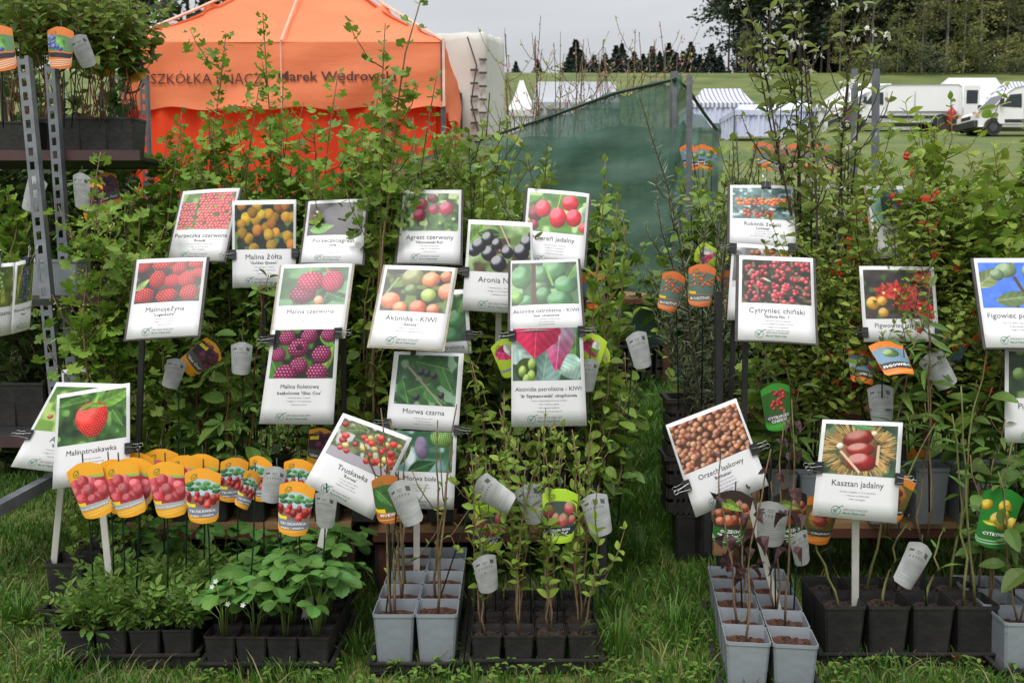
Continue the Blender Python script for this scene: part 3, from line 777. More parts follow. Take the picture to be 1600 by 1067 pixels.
def compound_mesh(name, m, n=5, ol=None, petiole=.3):
    """pinnate or trifoliate leaf of n leaflets"""
    mb = MB()
    def leaflet(bx, by, ang, s_):
        c, q = math.cos(ang), math.sin(ang); k = len(ol)
        pts = []
        for sgn in (0, 1, -1):
            for x, y in ol:
                X_, Y_ = x * sgn * s_, y * s_
                z = .3 * abs(X_) - .35 * Y_ * Y_ / s_ * .6 + by * .02
                pts.append((bx + X_ * c + Y_ * q, by - X_ * q + Y_ * c, z - .12 * by * by))
        fs = []
        for i in range(k - 1): fs += [(i, k + i, k + i + 1, i + 1), (i, i + 1, 2 * k + i + 1, 2 * k + i)]
        mb.add(pts, fs)
    if n == 3:
        leaflet(0, petiole, 0, .62); leaflet(.03, petiole - .02, R(78), .56); leaflet(-.03, petiole - .02, R(-78), .56)
    else:
        leaflet(0, petiole + .34, 0, .42)
        for k, y in ((1, petiole + .22), (2, petiole)):
            leaflet(.02, y, R(62), .36 if k == 1 else .33); leaflet(-.02, y, R(-62), .36 if k == 1 else .33)
    mb.add([(-.013, 0, 0), (.013, 0, 0), (.01, petiole + (.3 if n == 5 else .02), -.02), (-.01, petiole + (.3 if n == 5 else .02), -.02)], [(0, 1, 2, 3)])
    return mb.mesh(name, m)
OVAL = [(0, 0), (.14, .08), (.27, .3), (.29, .5), (.2, .76), (.08, .94), (0, 1)]
LANCE = [(0, 0), (.07, .1), (.135, .35), (.13, .55), (.075, .8), (.02, .95), (0, 1)]
NARROW = [(0, 0), (.05, .25), (.055, .6), (0, 1)]
ROUND = [(0, 0), (.26, .06), (.42, .28), (.44, .52), (.3, .8), (.1, .95), (0, 1)]
SERR = [(0, 0), (.16, .1), (.2, .14), (.3, .24), (.31, .3), (.37, .42), (.34, .48), (.37, .6), (.29, .68), (.28, .78), (.17, .85), (.13, .95), (0, 1)]
RASPL = [(0.001, 0), (.17, .15), (.15, .2), (.26, .38), (.22, .42), (.25, .6), (.17, .68), (.12, .86), (0.001, 1)]
STRAWL = [(0.001, 0), (.22, .16), (.34, .34), (.37, .42), (.42, .55), (.38, .62), (.40, .74), (.30, .82), (.27, .92), (.12, .94), (0.001, 1)]
def LM(name, c1, c2, rough=.5, tr=.35, rnd=.3, hue=.02, tcol=None):
    return mat(name, c1, c2, rough=rough, scale=30, trans=tr, rnd=rnd, hue=hue, spec=.4, bump=.25, bscale=90)
L_CUR = LM('currant_leaf', (.215, .36, .042), (.15, .275, .035))
L_GOO = LM('gooseberry_leaf', (.20, .34, .042), (.15, .26, .035))
L_RAS = LM('raspberry_leaf', (.15, .27, .045), (.10, .19, .035))
L_ARO = LM('aronia_leaf', (.21, .30, .055), (.15, .22, .045), rough=.35)
L_KIW = LM('kiwi_leaf', (.22, .34, .045), (.16, .26, .04), rough=.4)
L_YNG = LM('young_bright_leaf', (.25, .38, .055), (.19, .31, .045), tr=.4)
L_SEA = LM('sea_buckthorn_leaf', (.20, .24, .14), (.14, .17, .10), tr=.2)
L_AME = LM('serviceberry_leaf', (.27, .34, .09), (.21, .27, .07), tr=.4)
L_QUI = LM('quince_leaf', (.26, .35, .055), (.19, .28, .045))
L_HON = LM('honeysuckle_leaf', (.29, .40, .06), (.22, .33, .05), tr=.4)
L_CHE = LM('chestnut_leaf', (.13, .24, .045), (.09, .17, .035), rough=.35)
L_BLU = LM('blueberry_leaf', (.20, .29, .055), (.14, .21, .045), tr=.45)
L_PUR = LM('purple_hazel_leaf', (.095, .045, .045), (.06, .03, .032), rough=.5, tr=.2, hue=.01)
L_STR = LM('strawberry_leaf', (.10, .24, .045), (.07, .18, .035), rough=.4, tr=.25)
L_DRK = LM('shade_darkened_leaf', (.06, .11, .025), (.04, .07, .018))  # green darkened so the leaf colour itself carries the shade
L_BCK = LM('back_row_leaf', (.175, .29, .04), (.12, .20, .03))
petal_w = mat('white_petal', (.8, .8, .76), (.72, .74, .66), rough=.6, trans=.3)
petal_r = mat('red_petal', rgb(226, 70, 45), rgb(200, 50, 35), rough=.5, trans=.3, rnd=.2)
petal_p = mat('pink_petal', rgb(225, 165, 175), rgb(205, 130, 145), rough=.6, trans=.3, rnd=.2)
petal_y = mat('yellow_green_flower', rgb(190, 190, 90), rgb(160, 165, 80), rough=.6, trans=.2, rnd=.2)
LEAF = {
 'currant': [lobed_mesh('leaf', L_CUR, 5, .44, .06, .75, seed=i, cup=.1 + .15 * i) for i in range(3)],
 'bigcurrant': [lobed_mesh('leaf', L_KIW, 5, .36, .06, .6, seed=i + 9, cup=.1 + .15 * i) for i in range(3)],
 'goose': [lobed_mesh('leaf', L_GOO, 5, .42, .06, .6, seed=i + 4, cup=.2, n=20) for i in range(3)],
 'rasp': [compound_mesh('leaf', L_RAS, 5, RASPL), compound_mesh('leaf', L_RAS, 3, RASPL), leaf_mesh('leaf', SERR, L_RAS, petiole=.2, droop=.3)],
 'malino': [compound_mesh('leaf', L_STR if 0 else L_RAS, 5, RASPL), compound_mesh('leaf', L_RAS, 5, RASPL, petiole=.2)],
 'aronia': [leaf_mesh('leaf', OVAL, L_ARO, fold=f, droop=d, petiole=.08) for f, d in ((.2, .2), (.4, .35), (.1, .1))],
 'kiwi': [leaf_mesh('leaf', SERR, L_KIW, fold=f, droop=d, petiole=.3) for f, d in ((.15, .3), (.3, .5), (.1, .2))],
 'young': [leaf_mesh('leaf', OVAL, L_YNG, fold=f, droop=d, petiole=.05) for f, d in ((.5, .1), (.8, .2), (.3, .3))],
 'sea': [leaf_mesh('leaf', NARROW, L_SEA, fold=.3, droop=d) for d in (.1, .25)],
 'ame': [leaf_mesh('leaf', OVAL, L_AME, fold=f, droop=d, petiole=.18) for f, d in ((.5, .2), (.8, .3), (.3, .5))],
 'quince': [leaf_mesh('leaf', OVAL, L_QUI, fold=f, droop=d, petiole=.05) for f, d in ((.2, .2), (.4, .4))],
 'honey': [leaf_mesh('leaf', OVAL, L_HON, fold=f, droop=d, petiole=.05) for f, d in ((.2, .2), (.35, .4), (.1, .1))],
 'blue': [leaf_mesh('leaf', OVAL, L_BLU, fold=f, droop=d, petiole=.1) for f, d in ((.2, .2), (.4, .4))],
 'chest': [leaf_mesh('leaf', LANCE, L_CHE, fold=f, droop=d, petiole=.08, curl=.15) for f, d in ((.3, .4), (.5, .65), (.2, .25))],
 'broad': [leaf_mesh('leaf', OVAL, L_CHE, fold=f, droop=d, petiole=.1) for f, d in ((.3, .35), (.15, .5))],
 'purple': [leaf_mesh('leaf', ROUND, L_PUR, fold=f, droop=d, petiole=.2, curl=.3) for f, d in ((.9, .8), (1.3, .5), (.6, 1.0))],
 'straw': [compound_mesh('leaf', L_STR, 3, STRAWL, petiole=.02)],
 'back': [leaf_mesh('leaf', OVAL, L_BCK, fold=.2, droop=.2), lobed_mesh('leaf', L_BCK, 5, .4, .05, .5, n=18)],
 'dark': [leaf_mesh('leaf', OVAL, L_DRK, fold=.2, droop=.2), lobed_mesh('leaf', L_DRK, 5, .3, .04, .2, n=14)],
}
def flower_mesh(name, m, n=5, r=.5):
    mb = MB()
    for i in range(n):
        t = 2 * math.pi * i / n; a = Vector((math.cos(t), math.sin(t), 0)); b = Vector((-math.sin(t), math.cos(t), 0))
        mb.add([(0, 0, 0), a * r * .5 - b * r * .32 + Vector((0, 0, .08)), a * r + Vector((0, 0, .14)), a * r * .5 + b * r * .32 + Vector((0, 0, .08))], [(0, 1, 2, 3)])
    return mb.mesh(name, m)
def bud_mesh(name, m):
    mb = MB(); n = 6; vs = [(0, 0, -.5)]
    for z, r in ((-.3, .38), (.1, .5), (.4, .25)):
        vs += [(r * math.cos(2 * math.pi * k / n), r * math.sin(2 * math.pi * k / n), z) for k in range(n)]
    vs.append((0, 0, .5)); fs = [(0, 1 + (k + 1) % n, 1 + k) for k in range(n)]
    for j in range(2): fs += [(1 + j * n + k, 1 + j * n + (k + 1) % n, 1 + (j + 1) * n + (k + 1) % n, 1 + (j + 1) * n + k) for k in range(n)]
    fs += [(1 + 2 * n + k, 1 + 2 * n + (k + 1) % n, 1 + 3 * n) for k in range(n)]
    return mb.add(vs, fs).mesh(name, m, smooth=True)
FL_W, FL_R, FL_P = flower_mesh('flower', petal_w), flower_mesh('flower', petal_r), flower_mesh('flower', petal_p)
BUD_R = bud_mesh('flower_bud', petal_r); BUD_Y = bud_mesh('flower', petal_y); BUD_W = bud_mesh('flower', petal_w)

def frame(pos, d, size, roll=0.0):
    """matrix putting a leaf's +Y along d, its face up as far as possible"""
    y = d.normalized(); up = Vector((0, 0, 1))
    x = y.cross(up)
    if x.length < .05: x = Vector((1, 0, 0))
    x.normalize(); z = x.cross(y)
    if roll:
        q = Quaternion(y, roll); x = q @ x; z = q @ z
    M = Matrix(((x.x, y.x, z.x, pos.x), (x.y, y.y, z.y, pos.y), (x.z, y.z, z.z, pos.z), (0, 0, 0, 1)))
    return M @ Matrix.Diagonal((size, size, size, 1))
_mcache = {}
def mesh_arrays(me):
    if me.name not in _mcache:
        V = np.zeros(len(me.vertices) * 3); me.vertices.foreach_get('co', V)
        _mcache[me.name] = (np.c_[V.reshape(-1, 3), np.ones(len(me.vertices))], [tuple(p.vertices) for p in me.polygons])
    return _mcache[me.name]
def joined(name, items, org=(0, 0, 0), m=None):
    """many (mesh, matrix) into one mesh, triangulated by fans"""
    by = {}
    for me, M in items: by.setdefault(me.name, (me, []))[1].append(M)
    VV, FF, off = [], [], 0; mm = m
    for me, Ms in by.values():
        V, fs = mesh_arrays(me); A = np.array([[list(r) for r in M] for M in Ms])
        W = np.einsum('nij,vj->nvi', A, V)[:, :, :3] - np.array(org)
        tri = np.array([(f[0], f[i], f[i + 1]) for f in fs for i in range(1, len(f) - 1)])
        n = len(V)
        VV.append(W.reshape(-1, 3)); FF.append((tri[None] + (np.arange(len(Ms)) * n)[:, None, None]).reshape(-1, 3) + off); off += n * len(Ms)
        mm = mm or me.materials[0]
    return np_mesh(name, np.concatenate(VV), np.concatenate(FF), mm)
def cane(base, h, lean=(0, 0), wob=.02, n=8, rd=RD):
    pts = []; wx = wy = 0
    for i in range(n + 1):
        t = i / n
        if i: wx += rd.uniform(-wob, wob); wy += rd.uniform(-wob, wob)
        pts.append(base + Vector((lean[0] * t * t * h + lean[0] * .3 * t * h + wx, lean[1] * t * h + wy, h * t)))
    return pts
def along(pts, t):
    k = t * (len(pts) - 1); i = min(int(k), len(pts) - 2); f = k - i
    return pts[i].lerp(pts[i + 1], f), (pts[i + 1] - pts[i]).normalized()
NLEAF = [0]
def plant(name, base, label, cat, leaf, h=1.0, evar=38, rollv=.9, canes=3, size=.05, spacing=.04, per=2, start=.3, cr=.003, cm=None, lean=None, spread=.05, wob=.02, branches=0, bl=.15, elev=25, maxobj=260, group=None, flowers=None, pot=None, hang=0.0, taper=.5, seed=None, hvar=.25, soil=None, cs=.04):
    """a plant as canes (each a part) and leaves (each a part up to maxobj, the rest one joined part)"""
    rd = random.Random(seed if seed is not None else int(base.x * 977 + base.y * 131 + base.z * 71 + h * 17))
    root = thing(name, base, label, cat, group)
    lv = []; fl = []; cm = cm or cane_tan
    for c in range(canes):
        ang = rd.uniform(0, 6.28); b = base + Vector((math.cos(ang), math.sin(ang), 0)) * (rd.uniform(0, cs) if canes > 1 else 0)
        ln = lean if lean and canes == 1 else ((lean[0] if lean else 0) + rd.uniform(-spread, spread), (lean[1] if lean else 0) + rd.uniform(-spread, spread))
        hh = h * (1 if c == 0 else rd.uniform(1 - hvar * 1.6, 1 - hvar * .2))
        pts = cane(b, hh, ln, wob, 8, rd)
        mb = MB(); mb.tube(pts, cr, cr * .45, n=5)
        stems = [(pts, hh, start)]
        for k in range(branches):
            t = rd.uniform(start, .92); p, d = along(pts, t); a = rd.uniform(0, 6.28); L = bl * rd.uniform(.5, 1.2) * (1.2 - t * .6)
            q = [p, p + Vector((math.cos(a), math.sin(a), .5)) * L * .4, p + Vector((math.cos(a) * 1.5, math.sin(a) * 1.5, 1.5)) * L * .55, p + Vector((math.cos(a) * 1.7, math.sin(a) * 1.7, 2.2)) * L * .6]
            mb.tube(q, cr * .5, cr * .3, n=4); stems.append((q, L * 1.3, .15))
        part('stem', mb, cm, root, True)
        for q, L, st in stems:
            t = st + rd.uniform(0, .03); k = 0
            while t <= 1.0:
                p, d = along(q, min(t, .999)); a0 = k * 2.4 + rd.uniform(-.4, .4)
                for j in range(per):
                    a = a0 + j * 6.283 / max(per, 1) + rd.uniform(-.3, .3)
                    e = R(elev + rd.uniform(-evar, evar * .8)) + (t ** 3) * .5
                    dd = Vector((math.cos(a) * math.cos(e), math.sin(a) * math.cos(e), math.sin(e) - hang))
                    s_ = size * rd.uniform(.6, 1.15) * (1 - (1 - taper) * max(0, (t - .6) / .4) )
                    lv.append((rd.choice(LEAF[leaf]), frame(p, dd, s_, rd.uniform(-rollv, rollv))))
                if flowers and rd.random() < flowers[1]:
                    for _ in range(flowers[3]):
                        off = Vector((rd.uniform(-1, 1), rd.uniform(-1, 1), rd.uniform(-1, .6))) * flowers[4]
                        fl.append((flowers[0], Matrix.Translation(p + off) @ Quaternion((rd.random(), rd.random(), rd.random(), rd.random() + .1)).normalized().to_matrix().to_4x4() @ Matrix.Scale(flowers[2] * rd.uniform(.7, 1.2), 4)))
                t += spacing / L * rd.uniform(.8, 1.25); k += 1
    rd.shuffle(lv)
    B = Matrix.Translation(-base)
    if maxobj:
        for me, M in lv[:maxobj]:
            o = bpy.data.objects.new('leaf', me); COL.objects.link(o); o.parent = root; o.matrix_local = B @ M
            NLEAF[0] += 1
    if len(lv) > maxobj:
        o = link('foliage', joined('foliage', lv[maxobj:], base), root); o['kind'] = 'stuff'
    for me, M in fl[:60]:
        o = bpy.data.objects.new(me.name.split('.')[0], me); COL.objects.link(o); o.parent = root; o.matrix_local = B @ M
    if len(fl) > 60:
        o = link('blossom', joined('blossom', fl[60:], base), root); o['kind'] = 'stuff'
    if pot: add_pot(root, Vector((0, 0, 0)), *pot)
    return root

# ---------------------------------------------------------------- pots and trays
black_pl = mat('black_pot_plastic', (.012, .012, .013), (.032, .028, .026), rough=.5, scale=11, bump=.2, detail=7)
grey_pl = mat('grey_pot_plastic', (.25, .28, .31), (.19, .205, .22), rough=.48, scale=9, bump=.12, rnd=.09, detail=7)
soil_br = mat('peaty_soil', rgb(104, 64, 46), rgb(56, 36, 28), rough=.95, scale=90, bump=1.0, bscale=220)
soil_dk = mat('dark_soil', rgb(70, 52, 42), rgb(38, 30, 26), rough=.95, scale=90, bump=1.0, bscale=220)
_pots = {}
def pot_meshes(wt, h, mk):
    k = (wt, h, mk)
    if k in _pots: return _pots[k]
    m = grey_pl if mk == 'grey' else black_pl
    def ring(wd, z, ch=.12):
        a = wd / 2; c = a * ch
        return [(a - c, -a, z), (a, -a + c, z), (a, a - c, z), (a - c, a, z), (-a + c, a, z), (-a, a - c, z), (-a, -a + c, z), (-a + c, -a, z)]
    mb = MB(); wb = wt * .80
    rings = [(wb, 0), (wt * .955, h * .90), (wt * .965, h * .935), (wt * 1.0, h * .94), (wt * 1.0, h), (wt * .965, h), (wt * .93, h * .88), (wb * .95, .004)]
    vs = []
    for wd, z in rings: vs += ring(wd, z)
    fs = [tuple(range(7, -1, -1))]
    for j in range(len(rings) - 1): fs += [(j * 8 + k_, j * 8 + (k_ + 1) % 8, (j + 1) * 8 + (k_ + 1) % 8, (j + 1) * 8 + k_) for k_ in range(8)]
    fs.append(tuple((len(rings) - 1) * 8 + k_ for k_ in range(8)))
    mb.add(vs, fs); me = mb.mesh('pot', m)
    # crumbly soil surface
    r = random.Random(hash_(mk) + int(h * 1000)); n = 9; a = wt * .93 / 2 * .97; zz = h * .87
    V = [((i / n * 2 - 1) * a, (j / n * 2 - 1) * a, zz + r.uniform(-.004, .004) - .004 * abs(i / n * 2 - 1)) for j in range(n + 1) for i in range(n + 1)]
    Fc = [(j * (n + 1) + i, j * (n + 1) + i + 1, (j + 1) * (n + 1) + i + 1, (j + 1) * (n + 1) + i) for j in range(n) for i in range(n)]
    sm = MB().add(V, Fc)
    for _ in range(26):
        x, y, q = r.uniform(-a, a) * .9, r.uniform(-a, a) * .9, r.uniform(.002, .0045)
        sm.box((x, y, zz + .002), (q * 2, q, q), Matrix.Rotation(r.uniform(0, 3), 3, 'Z'))
    so = sm.mesh('soil', soil_br if mk == 'grey' else soil_dk)
    _pots[k] = (me, so); return _pots[k]
def add_pot(root, off, wt, h, mk, rot=0.0):
    me, so = pot_meshes(wt, h, mk)
    p = link('pot', me, root, off); p.rotation_euler.z = rot
    s_ = link('soil', so, root, Vector(off) + Vector((0, 0, RD.uniform(-.014, .003)))); s_.rotation_euler.z = rot
def pot_thing(base, wt, h, mk, rot, label, group):
    root = thing('plant_pot', base, label, 'pot', group); add_pot(root, Vector((0, 0, 0)), wt, h, mk, rot); return root
def tray(base, wx, wy, h, rot, label, m=None):
    """shallow black tray with a lip and ribbed sides; base = centre of its bottom"""
    mb = MB(); t = .004
    M = Matrix.Rotation(rot, 3, 'Z')
    def bx(c, s_): mb.box(Vector(base) + M @ Vector(c), s_, M)
    bx((0, 0, .004), (wx, wy, .006))
    for sx in (-1, 1): bx((sx * (wx / 2 - t / 2), 0, h / 2 + .004), (t, wy - 2 * t - .002, h)); bx((sx * (wx / 2 + .003), 0, h + .004), (.012, wy + .02, .005))
    for sy in (-1, 1): bx((0, sy * (wy / 2 - t / 2), h / 2 + .004), (wx, t, h)); bx((0, sy * (wy / 2 + .004), h + .0035), (wx - .004, .011, .005))
    for i in range(int(wx / .06)):
        for sy in (-1, 1): bx((-wx / 2 + .03 + i * .06, sy * (wy / 2 + .002), h / 2), (.006, .004, h - .004))
    o = link('carry_tray', mb.mesh('carry_tray', m or black_pl, base), None, base)
    return tag(o, label, 'tray', 'black carrying trays')
# ================================================================ SETTING
grassm = mat('meadow_soil_green', rgb(104, 110, 52), rgb(66, 86, 36), rough=.95, scale=.22, bump=.4, bscale=30, detail=8)
def ground():
    ys = np.concatenate([np.linspace(-12, 2, 8), np.linspace(2.3, 12, 40), np.linspace(12.5, 30, 30), np.linspace(31, 180, 90), np.linspace(190, 900, 30)])
    xs = np.sign(np.linspace(-1, 1, 101)) * np.abs(np.linspace(-1, 1, 101)) ** 2.6 * 600
    V = []; rs = np.random.RandomState(3)
    for y in ys:
        for x in xs:
            z = gz(y) + (0.012 * math.sin(x * 2.3 + y) * math.sin(y * 1.7 - x) if y < 20 else 0) + (0.4 * math.sin(x * .02 + 1) * math.sin(y * .03)) * min(1, max(0, (y - 70) / 60))
            V.append((x, y, z))
    n = len(xs)
    Fc = [(j * n + i, j * n + i + 1, (j + 1) * n + i + 1, (j + 1) * n + i) for j in range(len(ys) - 1) for i in range(n - 1)]
    o = link('ground', np_mesh('ground', V, Fc, grassm, True)); o['kind'] = 'structure'
ground()

def grass(name, x0, x1, Y0, Y1, n, L0, L1, m, seed, mask=None, dens=1.6, wid=.0022, lean=.5):
    rs = np.random.RandomState(seed)
    Y = Y0 + (Y1 - Y0) * rs.rand(n) ** dens; X = x0 + (x1 - x0) * rs.rand(n)
    X = np.where(rs.rand(n) < .6, X, X + .03 * np.sin(X * 90) )
    if mask is not None: k = mask(X, Y); X, Y = X[k], Y[k]
    n = len(X); Z = np.interp(Y, _gy, _gz) - .004
    cl = .55 + .9 * np.clip(np.sin(X * 7.1 + 3 * np.sin(Y * 5.3)) * np.sin(Y * 6.7 + 2 * np.sin(X * 4.1)) * .5 + .5, 0, 1)
    L = (L0 + (L1 - L0) * rs.rand(n) ** 1.7) * cl
    a = rs.rand(n) * 6.283; bx, by = np.cos(a), np.sin(a); ln = L * lean * (.25 + rs.rand(n)) ; t = rs.rand(n) * 6.283
    w = wid * (.7 + .8 * rs.rand(n)) * (1 + .22 * np.maximum(Y - 3, 0)); wx, wy = -by * w, bx * w
    dx, dy = np.cos(t) * ln, np.sin(t) * ln
    def V(kx, kz, s): return np.stack([X + dx * kx + s * wx, Y + dy * kx + s * wy, Z + L * kz], 1)
    A = np.stack([V(0, 0, -1), V(0, 0, 1), V(.25, .5, .8), V(.25, .5, -.8), V(.65, .85, .5), V(.65, .85, -.5), V(1.05, .98, 0)], 1)
    base = (np.arange(n) * 7)[:, None]
    T = np.concatenate([base + np.array(q) for q in ((0, 1, 2), (0, 2, 3), (3, 2, 4), (3, 4, 5), (5, 4, 6))], 0)
    o = link(name, np_mesh(name, A.reshape(-1, 3), T, m)); o['kind'] = 'stuff'
    o['label'] = 'short green grass growing between and in front of the stands'; o['category'] = 'grass'
    return o
blade = mat('grass_blade', (.085, .205, .022), (.055, .145, .018), rough=.55, scale=3, trans=.35, rnd=.35, hue=.03)
blade_dry = mat('dry_grass_blade', (.28, .25, .10), (.18, .17, .07), rough=.7, scale=3, trans=.3, rnd=.3)
def inmask(X, Y):
    px = 800 + X / Y * 1500
    return (px > -120) & (px < 1720)
grass('grass', -2.4, 2.4, 1.9, 4.6, 90000, .022, .062, blade, 1, inmask, 1.15)
def cor(X, Y):
    px = 800 + X / Y * 1500
    return (px > 880) & (px < 1260)
grass('grass', .15, 2.0, 2.6, 6.5, 60000, .03, .09, blade, 2, cor, 1.0, lean=.6)
grass('grass', -4.5, 6, 4.6, 13, 60000, .05, .10, blade, 4, inmask, 1.2)
grass('grass', -2.2, 2.2, 2.1, 3.4, 5000, .03, .08, blade_dry, 3, inmask, 1.0, lean=1.1)
# taller tufts in the corridor's mouth and by the strawberry trays
def tuft(px, Y, n, L, m, seed, r=.07):
    rs = np.random.RandomState(seed); cx = XW(px, Y, 0)
    d = []
    for i in range(n):
        a = rs.rand() * 6.28; q = r * rs.rand() * .5; l = L * rs.uniform(.5, 1.1); e = rs.uniform(.2, .9)
        p0 = Vector((cx + q * math.cos(a), Y + q * math.sin(a), gz(Y)))
        d.append((p0, a, l, e))
    mb = MB()
    for p0, a, l, e in d:
        u = Vector((math.cos(a), math.sin(a), 0)); s_ = Vector((-u.y, u.x, 0)) * .0022
        pts = [p0, p0 + u * l * e * .3 + Vector((0, 0, l * .5)), p0 + u * l * e * .7 + Vector((0, 0, l * .8)), p0 + u * l * e * 1.1 + Vector((0, 0, l * (.95 - e * .35)))]
        mb.add([pts[0] - s_, pts[0] + s_, pts[1] - s_, pts[1] + s_, pts[2] - s_ * .7, pts[2] + s_ * .7, pts[3]], [(0, 1, 3, 2), (2, 3, 5, 4), (4, 5, 6)])
    return mb
for i, (px, Y, n, L, lb) in enumerate([(965, 2.56, 70, .17, 'long-bladed grass tuft beside the lower kiwi tray'), (1050, 2.75, 50, .13, 'grass tuft in the mouth of the grass aisle near the hazel pots'), (150, 2.55, 60, .10, 'grass tuft in front of the raspberry-strawberry tray'), (30, 2.8, 80, .13, 'grass tuft at the left edge beside the tall black pots'), (450, 2.43, 40, .07, 'low grass tuft in front of the strawberry tray'), (560, 2.6, 40, .08, 'grass tuft between the strawberry tray and the grey mulberry pots'), (1000, 3.3, 70, .16, 'grass tuft halfway along the grass aisle'), (90, 2.45, 60, .09, 'grass tuft in the lower left corner')]):
    p = GX(px, Y); o = link('grass_tuft', tuft(px, Y, n, L, blade, i).mesh('grass_tuft', blade, p), None, p)
    tag(o, lb, 'grass tuft', 'grass tufts among the trays')
# low clover-like weeds
def weeds(name, x0, x1, y0, y1, n, seed):
    rs = random.Random(seed); it = []
    for _ in range(n):
        px, Y = rs.uniform(x0, x1), rs.uniform(y0, y1); p = GX(px, Y, 0.01)
        for k in range(5):
            a = rs.uniform(0, 6.28); it.append((LEAF['young'][k % 3], frame(p + Vector((0, 0, rs.uniform(.005, .03))), Vector((math.cos(a), math.sin(a), rs.uniform(.1, .6))), rs.uniform(.012, .024), 0)))
    o = link(name, joined(name, it, (0, 0, 0), L_RAS)); tag(o, 'low broad-leaved weeds among the grass', 'weeds', None, 'stuff')
weeds('ground_cover', 300, 1600, 2.36, 2.5, 150, 1)
weeds('ground_cover', -100, 120, 2.3, 3.4, 120, 2)
weeds('ground_cover', 900, 1120, 2.4, 4.2, 90, 3)

# fallen leaves
dry = mat('dry_fallen_leaf', rgb(165, 105, 65), rgb(120, 72, 45), rough=.8, rnd=.2)
dl = leaf_mesh('dry_leaf', OVAL, dry, fold=.8, droop=.8)
for i, (px, py, Y, s_, lb) in enumerate([(1492, 1032, 2.50, .045, 'curled brown fallen leaf on the edge of the black chestnut tray'), (1545, 1040, 2.52, .04, 'dry brown leaf near the right end of the chestnut tray')]):
    o = link('fallen_leaf', dl, None, P(px, py, Y)); o.rotation_euler = (R(70), R(20 * i), R(150)); o.scale = (s_,) * 3; tag(o, lb, 'fallen leaf')

